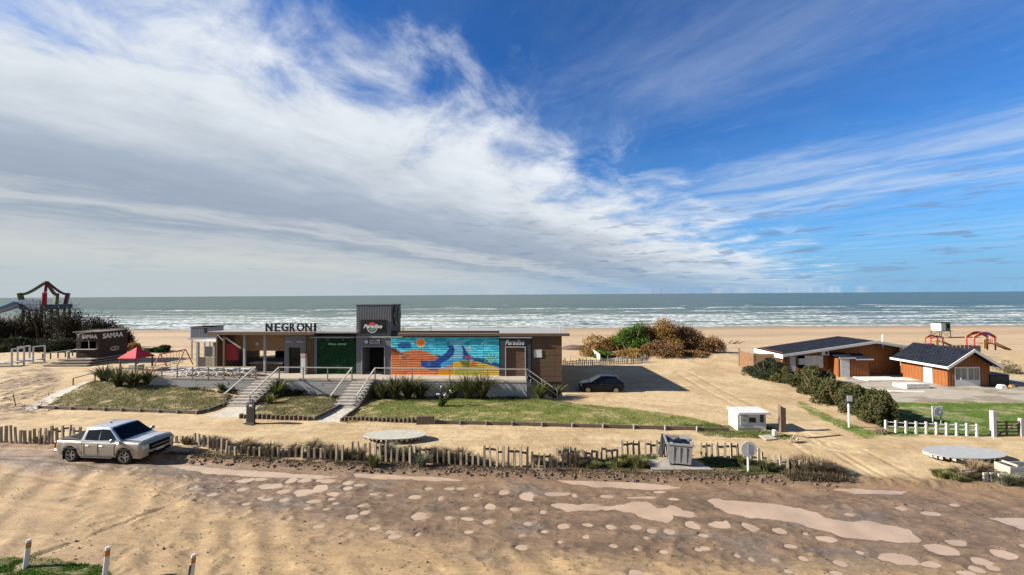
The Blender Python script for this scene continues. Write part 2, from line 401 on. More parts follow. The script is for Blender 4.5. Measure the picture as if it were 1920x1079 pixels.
BIGP = [pxpoly([(900 + x * .2708, 740 + y * .2708) for x, y in [(500,765),(560,750),(700,755),(870,765),(1000,760),(1050,740),(1150,735),(1180,750),(1220,785),(1290,780),(1290,745),(1340,760),
    (1400,800),(1475,825),(1460,845),(1400,840),(1330,830),(1340,860),(1290,890),(1200,875),(1100,850),(1050,815),(940,795),(820,805),(600,805)]]),
    pxpoly([(1280 + x / 3, 900 + y / 3) for x, y in [(125,110),(180,105),(370,118),(520,130),(760,180),(800,215),(960,235),(1060,235),(1180,250),(1270,280),(1365,345),(1340,355),
    (1200,345),(900,315),(830,295),(700,265),(640,240),(540,230),(400,215),(260,185),(180,150)]]),
    pxpoly([(440 + x * .2708, 740 + y * .2708) for x, y in [(810,545),(900,533),(1100,553),(1400,568),(1600,588),(1540,602),(1300,592),(1000,582),(850,567)]]),
    pxpoly([(900 + x * .2708, 740 + y * .2708) for x, y in [(300,570),(450,568),(700,582),(1000,598),(1300,622),(1450,648),(1300,656),(1000,648),(700,627),(500,592)]]),
    pxpoly([(300, 872), (345, 870), (420, 880), (500, 884), (640, 893), (600, 898), (480, 893), (380, 886)]),
    pxpoly([(1560, 918), (1600, 916), (1700, 921), (1690, 926), (1600, 925)])]
_w = [at(x, y) for x, y in ((250, 895), (290, 908), (400, 955), (560, 985), (640, 1003), (900, 1042), (1280, 1054), (1600, 1068), (1960, 1090))]
def road_fields(X, Y):
    """height and wetness of the mud road"""
    yb = np.interp(X, [-60, *[p.x for p in _w], 60], [25, *[p.y for p in _w], _w[-1].y - 1])
    wet = sstep(Y - yb + 1.6 * (fbm(X / 2.2, Y / 1.1, 4, 21) - .5), -.5, .9)
    e = Y - road_edge(X)
    wet = wet * (0.72 + .28 * sstep(-e, .1, 1.2))
    base = 0.026 * (fbm(X / .9, Y / .45, 3, 1) - .42)
    base += 0.016 * (fbm(X / 3.5, Y * 5.0, 3, 31) - .5)                       # drag marks along the road
    # washboard of ridges, soft, at an angle to the traffic
    c = (X * .80 + Y * .60); rid = np.sin(c * 5.2 + 4 * fbm(X / 2, Y / 2, 2, 4)) * sstep(fbm(X / 3, Y / 2.5, 2, 14), .35, .6)
    base += 0.036 * rid * (1 - .5 * wet)
    # tyre grooves running the length of the road
    for off, w, dep in ((-2.7, .10, .030), (-4.55, .12, .028), (-6.3, .10, .026), (-7.9, .12, .030), (-1.2, .12, .02)):
        d = e - off - .25 * (fbm(X / 6, X * 0 + off, 2, 40) - .5) * 2
        base += -dep * np.exp(-(d / w) ** 2) + .4 * dep * np.exp(-((np.abs(d) - 2.2 * w) / w) ** 2)
    # one long diagonal wheel rut at the left
    a = at(60, 1048); b = at(330, 946); L = (b - a).length; ex, ey = (b.x - a.x) / L, (b.y - a.y) / L
    al = (X - a.x) * ex + (Y - a.y) * ey; d = -(X - a.x) * ey + (Y - a.y) * ex
    m = sstep(al, -4, 0) * (1 - sstep(al, L - 1.5, L + 1)); base += m * (-.05 * np.exp(-(d / .12) ** 2) + .03 * np.exp(-((d - .28) / .14) ** 2))
    big = 0.125 * (fbm(X / 1.15, Y / .8, 2, 33) - .5) + 0.03 * (fbm(X / .5, Y / .4, 2, 34) - .5)
    h = np.maximum(base + .022 + big * (.4 + .6 * wet), WL + .008)
    # potholes: the pans listed from the photograph plus many shallow dry ones
    def pan(cx, cy, rx, ry, deep, rim):
        i0, i1 = np.searchsorted(xs_r, [cx - 2.2 * rx, cx + 2.2 * rx]); j0, j1 = np.searchsorted(ys_r, [cy - 2.2 * ry, cy + 2.2 * ry])
        if i1 <= i0 or j1 <= j0: return
        sl = (slice(j0, j1), slice(i0, i1)); x = X[sl]; y = Y[sl]; dx = (x - cx) / rx; dy = (y - cy) / ry
        r2 = dx * dx + dy * dy; r2 = r2 * (1 + .9 * (fbm(x * 2.5, y * 3.5, 3, 50) - .5) * 2) + .25 * (fbm(x * 6, y * 8, 2, 51) - .5)
        pit = deep + rim * (np.clip(r2, 0, 3.5) - (1 if deep <= WL + .001 else 0))
        h[sl] = np.minimum(h[sl], pit)
        wet[sl] = np.maximum(wet[sl], (1 - sstep(r2, 1.0, 3.0)) * (.85 if deep <= WL + .001 else .5) * (wet[sl] > .05))
    rr = random.Random(3)
    for i in range(1700):
        cx = rr.uniform(-20, 21); cy = rr.uniform(12.2, 21); 
        j = np.interp(cx, xs_r, np.arange(len(xs_r))); k = np.interp(cy, ys_r, np.arange(len(ys_r))); wv = wet[int(k), int(j)]
        if wv < .15 and rr.random() < .80: continue
        if cy > road_edge(cx) - .9: continue
        a = rr.uniform(.13, .34); pan(cx, cy, a, a * rr.uniform(.5, .8), WL + rr.uniform(.003, .010), .018)
    for gy in np.arange(12.6, 19, .62):
        for gxx in np.arange(-15, 20, .78):
            cx = gxx + rr.uniform(-.22, .22) + .3 * math.sin(gy * 3.1); cy = gy + rr.uniform(-.16, .16); k = min(int(np.searchsorted(ys_r, cy)), len(ys_r) - 1); j = min(int(np.searchsorted(xs_r, cx)), len(xs_r) - 1)
            if wet[k, j] < .35 or cy > road_edge(cx) - .9 or rr.random() < .25: continue
            a = rr.uniform(.11, .20); pan(cx, cy, a * 1.25, a * .8, WL if rr.random() < .10 else WL + .003, .024)
    for px, py, rx, ry in PUD:
        p = at(px, py, WL); D = p.y; pan(p.x, p.y, rx * D / FPX, max(ry * D * D / (9 * FPX), .09) * 1.1, WL, .022)
    for poly in BIGP:
        sd = poly_sd(X, Y, poly); sd = sd + .34 * (fbm(X * 1.8, Y * 3.2, 4, 60) - .5)
        h[:] = np.minimum(h, WL + np.clip(sd, -.5, 2) * .085); wet[:] = np.maximum(wet, 1 - sstep(sd, 0, .5))
    return h, wet

def lin(a, b, n): return np.linspace(a, b, n, endpoint=False)
def seg(stops):
    out = []
    for (a, s), (b, _) in zip(stops[:-1], stops[1:]): out.append(np.arange(a, b - s * .5, s))
    return np.concatenate(out + [[stops[-1][0]]])
C3 = lambda *c: np.array(c, float)
SAND = C3(.61, .46, .265); SAND2 = C3(.52, .375, .205); ROADD = C3(.445, .305, .160); MUD = C3(.232, .155, .095); GRASS = C3(.175, .22, .045); GRASSD = C3(.34, .30, .11)
BEACH = C3(.54, .40, .25)
def lerp(a, b, t): return a + (b - a) * t[..., None]

def ground_color(X, Y, wet):
    n1 = fbm(X / 2.4, Y / 1.3, 4, 70); n2 = fbm(X * 1.4, Y * 1.4, 4, 71); n3 = fbm(X / 7, Y / 5, 3, 72)
    e = Y - road_edge(X)
    col = lerp(SAND2 + 0 * X[..., None], SAND, sstep(n1, .35, .65))
    col = lerp(col, C3(.34, .26, .14), sstep(n2, .62, .85) * .45)
    col = lerp(col, C3(.36, .235, .13), sstep(n3, .55, .75) * .35 * (X > 4))
    road = lerp(ROADD * .92 + 0 * X[..., None], ROADD * 1.12, sstep(fbm(X / 2.5, Y * 2.2, 4, 73), .3, .7))
    road = lerp(road, C3(.30, .185, .10), sstep(fbm(X / 1.3, Y / .6, 4, 76), .55, .8) * .35)
    m = lerp(MUD * .85 + 0 * X[..., None], MUD * 1.25, sstep(fbm(X / 1.5, Y * 2.5, 4, 74), .3, .7))
    m = lerp(m, C3(.20, .17, .14), sstep(fbm(X / 2.6, Y * 1.2, 3, 79), .55, .7) * .6)
    road = lerp(road, m, wet)
    ve = sstep(e, -.9, -.1) * (1 - sstep(e, .1, .5)); road = lerp(road, C3(.30, .185, .115), ve * .55)
    col = lerp(road, col, sstep(e, .6, 1.3))
    col = lerp(col, C3(.15, .10, .065), np.exp(-((e - .42) / .38) ** 2) * .75 * sstep(X, -19, -14) * (1 - sstep(X, 14.5, 16)))
    col = lerp(col, C3(.40, .28, .16), tracks(X, Y) * sstep(e, .6, 1.3) * .45 * sstep(fbm(X / 1.5, Y / 1.5, 3, 88), .3, .6))
    beach = lerp(BEACH * .93 + 0 * X[..., None], BEACH * 1.08, sstep(fbm(X / 18, Y / 2.2, 4, 75), .3, .7))
    beach = lerp(beach, C3(.33, .23, .155), sstep(Y, 122, 138) * .8)
    beach = lerp(beach, C3(.40, .27, .18), np.exp(-((Y - 108 - 4 * fbm(X / 30, X * 0, 2, 3)) / 5) ** 2) * .5)
    col = lerp(col, beach, sstep(Y, 50, 60))
    g = np.zeros(X.shape)
    near = sstep(fbm(X * 1.1, Y * 1.6, 4, 77), .28, .52)
    for k, P in LAWNS.items():
        sd = poly_sd(X, Y, P) + (.5 + 1.3 * sstep(Y, 27.5, 29) * (X > -11)) * (fbm(X / .8, Y / .6, 3, 80) - .5); g = np.maximum(g, sstep(-sd, -.05, .3) * (.55 + .45 * near) * {'left': .8, 'middle': .85, 'main': 1}[k])
    for i, P in enumerate(GREENS):
        sd = poly_sd(X, Y, P) + .9 * (fbm(X / .9, Y / .6, 3, 81) - .5); g = np.maximum(g, sstep(-sd, -.1, .4) * (.5 + .5 * near))
    gcol = lerp(GRASSD + 0 * X[..., None], GRASS, sstep(fbm(X / 1.1, Y / .7, 4, 78), .38, .62))
    gcol = lerp(gcol, C3(.17, .15, .055), (sstep(-X, 7, 14) * .75))
    gcol = lerp(gcol, C3(.07, .14, .022), sstep(X, 22, 24) * .75)
    sd = poly_sd(X, Y, GREENS[1]); g = g * (1 - .55 * (1 - sstep(sd, .3, 1.2)) * sstep(fbm(X * 1.7, Y * 1.2, 3, 95), .4, .6))
    col = lerp(col, gcol, np.clip(g, 0, 1))
    bsd = poly_sd(X, Y, BARE); col = lerp(col, C3(.42, .34, .2), sstep(-bsd, -.2, .2) * .85)
    psd = poly_sd(X, Y, PATIO); pc = lerp(C3(.46, .41, .33) + 0 * X[..., None], C3(.30, .25, .19), sstep(fbm(X / 2.2, Y * 1.1, 4, 82), .45, .65))
    col = lerp(col, pc, sstep(-psd, -.1, .1))
    for P in PATHS:
        sd = poly_sd(X, Y, P); col = lerp(col, C3(.62, .56, .47), sstep(-sd, -.05, .08))
    sd = poly_sd(X, Y, SCRUB); col = lerp(col, C3(.22, .16, .115), sstep(-sd, -.5, .5) * sstep(fbm(X * 1.3, Y * 1.6, 4, 84), .42, .6) * .75)
    return col, g

xs_r = seg([(-34, .16), (-23, .06), (24, .14), (30, .14)]); ys_r = seg([(9.5, .12), (12, .052), (19.6, .06), (24.2, .06)])
def split_mesh(X, Y, Z, col, cls, names, mats_):
    ny, nx = X.shape; V = np.stack([X, Y, Z], -1).reshape(-1, 3); idx = np.arange(ny * nx).reshape(ny, nx)
    F = np.stack([idx[:-1, :-1], idx[:-1, 1:], idx[1:, 1:], idx[1:, :-1]], -1).reshape(-1, 4)
    fc = cls[:-1, :-1].reshape(-1); C = col.reshape(-1, col.shape[-1]); out = []
    for k, (nm, mt) in enumerate(zip(names, mats_)):
        f = F[fc == k]
        if not len(f): continue
        used = np.unique(f); rm = np.zeros(len(V), int); rm[used] = np.arange(len(used))
        out.append(tag(mesh_np(nm, V[used], rm[f], mt, True, C[used]), kind='structure'))
    return out
M_road = attr_mat('road_mud', .92, .35, .26, 3.0, .9, 7.0, .06, wet=True, stretch=(.6, 2.2, 1))
M_sand = attr_mat('sand', .95, .2, .22, 2.2, .7, 6.0, .07)
M_lawn = attr_mat('lawn_soil', .95, .2, .35, 5.0, .8, 14.0, .08)
M_conc = attr_mat('patio_concrete', .85, .3, .2, 2.0, .25, 9.0, .03)
def terrain():
    # road strip, fine
    X, Y = np.meshgrid(xs_r, ys_r); hr, wet = road_fields(X, Y); globals()['HR'] = hr; e = Y - road_edge(X); hg = height(X, Y)
    Z = hr + (hg - hr) * sstep(e, -.12, .35); col, g = ground_color(X, Y, wet)
    w = (wet * (1 - sstep(e, -.1, .4)))[..., None]; C = np.concatenate([col, w], -1)
    cls = np.where(e < .12, 0, 1); split_mesh(X, Y, Z, C, cls, ['road', 'sand_verge'], [M_road, M_sand])
    # plot between road and dunes
    ysg = seg([(24.2, .10), (34, .14), (44, .25), (60, .25)]); xsg = seg([(-110, 1.5), (-60, .4), (-34, .16), (30, .16), (50, .5), (80, .5)])
    def region(xs, ys):
        X, Y = np.meshgrid(xs, ys); Z = height(X, Y); col, g = ground_color(X, Y, 0 * X)
        C = np.concatenate([col, 0 * X[..., None]], -1)
        inl = np.min([poly_sd(X, Y, P) for P in LAWNS.values()], 0); gr = poly_sd(X, Y, GREENS[0]); pa = poly_sd(X, Y, PATIO)
        cls = np.where(inl < 0, 1, np.where(gr < 0, 1, np.where(pa < 0, 2, 0))); return X, Y, Z, C, cls
    split_mesh(*region(xsg, ysg), ['ground', 'lawn', 'patio'], [M_sand, M_lawn, M_conc])
    # ground beside the fine strip
    for xs in (seg([(-110, 1.5), (-60, .5), (-34, .5)]), seg([(30, .4), (50, .5), (80, .5)])):
        X, Y = np.meshgrid(xs, ys_r[::2] if len(ys_r) % 2 else np.append(ys_r[::2], ys_r[-1])); e = Y - road_edge(X); Z = height(X, Y) * sstep(e, -.1, .4); col, g = ground_color(X, Y, 0 * X)
        split_mesh(X, Y, Z - .001, np.concatenate([col, 0 * X[..., None]], -1), np.where(e < .12, 0, 1), ['road', 'ground'], [M_road, M_sand])
    # beach
    X, Y = np.meshgrid(seg([(-420, 4), (-120, 1.2), (120, 4), (420, 4)]), seg([(60, .5), (90, .8), (150, 2), (170, 2)])); Z = height(X, Y); col, g = ground_color(X, Y, 0 * X)
    split_mesh(X, Y, Z, np.concatenate([col, 0 * X[..., None]], -1), 0 * X.astype(int), ['beach'], [M_sand])
    # side land beyond the plot
    for xs in (seg([(-420, 5), (-110, 5)]), seg([(80, 5), (420, 5)])):
        X, Y = np.meshgrid(xs, seg([(9.5, 2), (60, 2)])); Z = height(X, Y) - .01; col, g = ground_color(X, Y, 0 * X)
        split_mesh(X, Y, Z, np.concatenate([col, 0 * X[..., None]], -1), 0 * X.astype(int), ['ground'], [M_sand])
    # nearer than the picture's lower edge
    X, Y = np.meshgrid(seg([(-110, 2), (80, 2)]), seg([(-40, 2), (8, .75), (9.5, .75)])); Z = 0 * X + .02; col, g = ground_color(X, Y, 0 * X)
    split_mesh(X, Y, Z, np.concatenate([col, 0 * X[..., None]], -1), 0 * X.astype(int), ['road'], [M_road])
terrain()

# muddy water that stands in the pans of the road
m = bpy.data.materials.new('muddy_water'); m.use_nodes = True; t = NT(m.node_tree); b = t.n['Principled BSDF']
co = t.node('ShaderNodeTexCoord').outputs['Object']
t.l.new(t.ramp(t.noise(co, .8, 4), [(.3, (.27, .195, .135)), (.7, (.36, .265, .185))]), b.inputs['Base Color'])
b.inputs['Roughness'].default_value = .07; b.inputs['IOR'].default_value = 1.33
bn = t.node('ShaderNodeBump'); bn.inputs['Strength'].default_value = .05; bn.inputs['Distance'].default_value = .01; t.l.new(t.noise(co, 5, 3), bn.inputs['Height']); t.l.new(bn.outputs[0], b.inputs['Normal'])
M_puddle = m
wv = []
for x in np.arange(-24, 28.1, 2.0): wv.append((x, float(road_edge(x)) - .02))
V = [(x, 11.0, WL) for x, y in wv] + [(x, y, WL) for x, y in wv]; n = len(wv)
tag(mesh_np('puddle_water', V, [(i, i + 1, n + i + 1, n + i) for i in range(n - 1)], M_puddle), kind='structure')

# ================================================================== SEA
def sea():
    ys = np.concatenate([seg([(132, .55), (250, .9), (420, 3), (560, 3)]), 560 * np.exp(np.linspace(.02, math.log(40), 60))])
    xs = seg([(-800, 12), (-330, 2.2), (330, 12), (800, 12)])
    X, Y = np.meshgrid(xs, ys); far = sstep(Y, 380, 560)
    foam = np.zeros(X.shape); Z = np.zeros(X.shape)
    Z += .22 * np.sin(Y / 4.6 + 3 * fbm(X / 60, Y / 40, 2, 5)) * (1 - far) + .35 * (fbm(X / 14, Y / 5, 4, 6) - .5) * (1 - far)
    # breakers: (distance, wander, crest width, trailing foam, strength, patchiness)
    for i, (y0, wan, cw, tr, st, pth) in enumerate([(146, 4, 1.2, 5, 1.0, .05), (156, 8, 1.6, 7, .95, .28), (169, 9, 1.8, 10, 1.0, .2), (184, 12, 2.2, 11, 1.0, .22), (203, 13, 2.4, 13, 1.0, .26), (226, 16, 2.6, 12, .95, .38),
                                              (258, 18, 2.8, 9, .9, .44), (318, 18, 4.6, 20, 1.0, .30), (372, 30, 4, 8, .7, .6), (440, 40, 4, 8, .6, .66)]):
        yc = y0 + wan * (fbm(X / 75, X * 0 + i * 3.1, 3, 90 + i) - .5) * 2 - X * .015
        d = Y - yc; a = sstep(fbm(X / 26, X * 0 + i * 7, 3, 120 + i), pth - .06, pth + .10) * st
        crest = np.exp(-(d / cw) ** 2) * a
        trail = sstep(d, -tr, -cw) * (d < 0) * 0 + np.exp(-np.clip(d, 0, None) / tr) * (d > 0) * a
        tex = sstep(fbm(X / 4.5, Y / 1.6, 4, 150 + i), .42, .60)
        foam = np.maximum(foam, crest * (.8 + .4 * tex)); foam = np.maximum(foam, trail * tex * .95)
        front = np.exp(-np.clip(-d, 0, None) / (tr * .7)) * (d < 0) * a * sstep(fbm(X / 5, Y / 1.3, 4, 170 + i), .47, .62); foam = np.maximum(foam, front * .85)
        Z += .75 * np.exp(-(d / (cw * 1.8)) ** 2) * a * (y0 > 150)
    # churned shallows and the swash on the sand
    ch = sstep(fbm(X / 11, Y / 1.7, 5, 200), .36, .56); foam = np.maximum(foam, ch * .72 * (1 - sstep(Y, 205, 250)) * (1 - .3 * sstep(X, 60, 220)))
    # whitecaps further out
    wc = sstep(fbm(X / 9, Y / 2.4, 4, 210), .735, .78) * (1 - .7 * sstep(Y, 300, 520)); foam = np.maximum(foam, wc * .8)
    Z *= sstep(Y, 134, 150); foam = np.clip(foam, 0, 1)
    Z += foam * .12
    V = np.stack([X, Y, Z + SEA], -1).reshape(-1, 3); ny, nx = X.shape; idx = np.arange(ny * nx).reshape(ny, nx)
    F = np.stack([idx[:-1, :-1], idx[:-1, 1:], idx[1:, 1:], idx[1:, :-1]], -1).reshape(-1, 4)
    # outermost columns run out to the far sides
    Vx = V.reshape(ny, nx, 3); Vx[:, 0, 0] = -np.maximum(900, ys * 2.2); Vx[:, -1, 0] = np.maximum(900, ys * 2.2)
    deep = sstep(Y, 180, 420)
    C = np.stack([foam, deep, 0 * foam, 0 * foam + 1], -1).reshape(-1, 4)
    m = bpy.data.materials.new('sea_water'); m.use_nodes = True; t = NT(m.node_tree); b = t.n['Principled BSDF']
    a = t.node('ShaderNodeAttribute', attribute_name='Col'); fo, dp, _ = t.sep(a.outputs['Vector'])
    co = t.node('ShaderNodeTexCoord').outputs['Object']; x, y, z = t.sep(co)
    # chop: long crests along the shore, its scale growing with distance so that it stays visible
    far1 = t.comb(t.m('MULTIPLY', x, .05), t.m('MULTIPLY', y, .16), 0); far2 = t.comb(t.m('MULTIPLY', x, .008), t.m('MULTIPLY', y, .018), 0)
    nA = t.noise(far1, 1.0, 8, .62, .3); nB = t.noise(far2, 1.0, 6, .6, .2)
    water = t.mix(dp, (.10, .13, .095), (.046, .072, .052))
    water = t.mix(t.m('MULTIPLY', t.sm(nA, .46, .64), .55), water, (.085, .12, .105))
    water = t.mix(t.m('MULTIPLY', t.sm(nB, .40, .62), .35), water, (.014, .034, .042))
    cap = t.m('MULTIPLY', t.sm(nA, .685, .72), t.sm(nB, .42, .6))
    grain = t.noise(t.comb(t.m('MULTIPLY', x, .35), t.m('MULTIPLY', y, 1.1), 0), 1.0, 6, .65)
    f2 = t.m('MULTIPLY', t.m('MAXIMUM', fo, t.m('MULTIPLY', cap, .75)), t.m('MULTIPLY_ADD', t.sm(grain, .36, .62), .75, .25), clamp=True)
    f2 = t.sm(f2, .12, .95)
    t.l.new(t.mix(f2, water, (.60, .62, .63)), b.inputs['Base Color'])
    t.l.new(t.m('MULTIPLY_ADD', f2, .45, .34), b.inputs['Roughness']); b.inputs['IOR'].default_value = 1.33; b.inputs['Specular IOR Level'].default_value = .35
    bn = t.node('ShaderNodeBump'); bn.inputs['Strength'].default_value = .7; bn.inputs['Distance'].default_value = .7; t.l.new(t.m('ADD', nA, t.m('MULTIPLY', grain, .3)), bn.inputs['Height']); t.l.new(bn.outputs[0], b.inputs['Normal'])
    tag(mesh_np('sea', V, F, m, True, C), kind='structure')
sea()

# ================================================================== OBJECT FRAMES
OFF = {}
_b0 = MB.build
def _build(s, name, m, parent=None, **k):
    off = OFF.get(parent.name) if parent is not None else None
    if off is not None: s.v = [(v[0] - off[0], v[1] - off[1], v[2] - off[2]) for v in s.v]
    o = _b0(s, name, m, parent, **k)
    if off is not None: OFF[o.name] = off
    return o
MB.build = _build
class Frame:
    def __init__(s, ox, oy, deg): s.o = Vector((ox, oy, 0)); s.a = R(deg); s.u = Vector((math.cos(s.a), math.sin(s.a), 0)); s.v = Vector((-math.sin(s.a), math.cos(s.a), 0))
    def on(s, px, py, v=0.0):
        d = ray(px, py); e = Vector((0, 0, CH)); P0 = s.o + s.v * v; t = (P0 - e).dot(s.v) / d.dot(s.v); p = e + d * t
        return (p - s.o).dot(s.u), p.z
    def g(s, px, py, z=0.0):
        p = at(px, py, z) - s.o; return p.dot(s.u), p.dot(s.v)
    def loc(s, p): p = Vector(p) - s.o; return p.dot(s.u), p.dot(s.v)
    def w(s, u, v, z=0.0): return s.o + s.u * u + s.v * v + Vector((0, 0, z))
    def thing(s, name, label, cat, u, v, z, group=None):
        o = thing(name, label, cat, s.w(u, v, z), s.a, group); OFF[o.name] = (u, v, z); return o
def text_on(o, *a, loc=(0, 0, 0), **k):
    off = OFF.get(o.name, (0, 0, 0)); return letters(*a, parent=o, loc=(loc[0] - off[0], loc[1] - off[1], loc[2] - off[2]), **k)

# common materials
M = dict(
 greyboard=mat('weathered_boards', (.50, .49, .465), .9, var=.28, scale=5, stretch=(1, 4, 8), bump=.3, wear=(.14, .13, .12), wearamt=.6),
 picket=mat('picket_wood', (.42, .34, .25), .95, var=.35, scale=6, stretch=(5, 5, 1), bump=.4, wear=(.26, .20, .135), wearamt=.6),
 oldwood=mat('old_timber', (.155, .11, .078), .95, var=.4, scale=6, stretch=(1, 3, 3), bump=.5, wear=(.25, .2, .15), wearamt=.5),
 brown=mat('brown_boards', (.17, .098, .056), .8, var=.3, scale=4, stretch=(.7, 4, 9), bump=.3, wear=(.14, .09, .06), wearamt=.5),
 orange=mat('orange_cedar', (.30, .098, .022), .65, var=.28, scale=3, stretch=(6, 6, .8), bump=.2, wear=(.15, .055, .02), wearamt=.55),
 black=mat('black_paint', (.018, .019, .022), .55, var=.2), navy=mat('dark_panel', (.05, .056, .068), .6, var=.2),
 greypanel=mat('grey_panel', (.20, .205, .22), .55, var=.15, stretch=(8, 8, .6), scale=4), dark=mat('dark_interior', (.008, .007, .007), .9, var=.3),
 white=mat('white_paint', (.76, .76, .74), .6, var=.08, scale=2, wear=(.5, .47, .4), wearamt=.4), cream=mat('cream_deck', (.52, .45, .36), .85, var=.14, scale=2.5, stretch=(1, 5, 1), bump=.2, wear=(.36, .30, .24), wearamt=.5),
 rail=mat('rail_wood', (.46, .43, .38), .8, var=.2, scale=5, wear=(.25, .22, .18), wearamt=.5), step=mat('step_concrete', (.46, .42, .37), .9, var=.2, scale=3, bump=.3, wear=(.28, .25, .21), wearamt=.6),
 roofgrey=mat('roof_sheet', (.40, .40, .38), .6, var=.12, scale=2, wear=(.28, .27, .25), wearamt=.5), slate=mat('slate_roof', (.016, .020, .032), .85, spec=.12, var=.5, scale=2.2, bump=.4, bscale=14, wear=(.05, .06, .08), wearamt=.5),
 red=mat('red_paint', (.45, .02, .03), .5, var=.12), redcloth=mat('red_canvas', (.62, .035, .06), .8, var=.1), yellow=mat('yellow_plastic', (.65, .45, .04), .45, var=.1),
 blue=mat('blue_plastic', (.02, .12, .32), .35, var=.15), olive=mat('olive_paint', (.12, .13, .035), .6, var=.2), purple=mat('purple_plastic', (.20, .08, .30), .5, var=.1), teal=mat('green_enamel', (.05, .17, .14), .6, var=.2),
 chrome=mat('steel', (.5, .5, .5), .3, 1.0, var=.05), rubber=mat('tyre_rubber', (.022, .021, .02), .9, var=.3, wear=(.14, .10, .07), wearamt=.6), glass=mat('dark_glass', (.006, .008, .011), .12, var=.1, spec=.22),
 concrete=mat('concrete', (.40, .37, .32), .9, var=.2, scale=3, bump=.4, wear=(.25, .22, .18), wearamt=.5), signblack=mat('sign_black', (.006, .006, .007), .4, var=.1), textw=mat('lettering_white', (.8, .8, .8), .5, var=.03),
 pink=mat('logo_red', (.62, .06, .08), .5, var=.03), mint=mat('logo_green', (.10, .30, .20), .5, var=.03), bin=mat('bin_plastic', (.30, .30, .30), .55, var=.15, scale=3, wear=(.14, .13, .12), wearamt=.6), bag=mat('bin_bag', (.012, .015, .03), .3, var=.4, bump=.8, bscale=9),
 glasspane=mat('window_glass', (.16, .18, .19), .08, var=.1, spec=.8), light=mat('lamp_lens', (.7, .72, .75), .15, var=.05), redlens=mat('tail_lens', (.5, .01, .012), .2, var=.05), corr=mat('blue_grey_sheet', (.30, .35, .42), .5, var=.2, stretch=(10, 10, .5)))

# ================================================================== BEACH BAR COMPLEX
A = Frame(0, 34.97, -4.2)
DZ = 1.6
DF = -2.05                                       # front edge of the deck
def rect(x0, y0, x1, y1, v=0.0):
    (a, b), (c, d) = A.on(x0, y1, v), A.on(x1, y0, v); return a, c, b, d     # u0,u1,z0,z1

# --- mural wall building
uL, uR = A.on(733, 700)[0], A.on(1053, 700)[0]; zt = A.on(900, 633.5)[1]
bar = A.thing('beach_bar', 'long low beach bar with painted mural wall, dark door and brown board end', 'building', (uL + uR) / 2, 5, DZ)
u0, u1, z0, z1 = rect(733, 633.5, 936, 705)
z0 = DZ
MB().bb(uL, uR, .25, 11.2, 0.0, 4.72).bb(uL, uR, .25, 2.5, 4.72, 5.12).build('wall', M['brown'], bar)
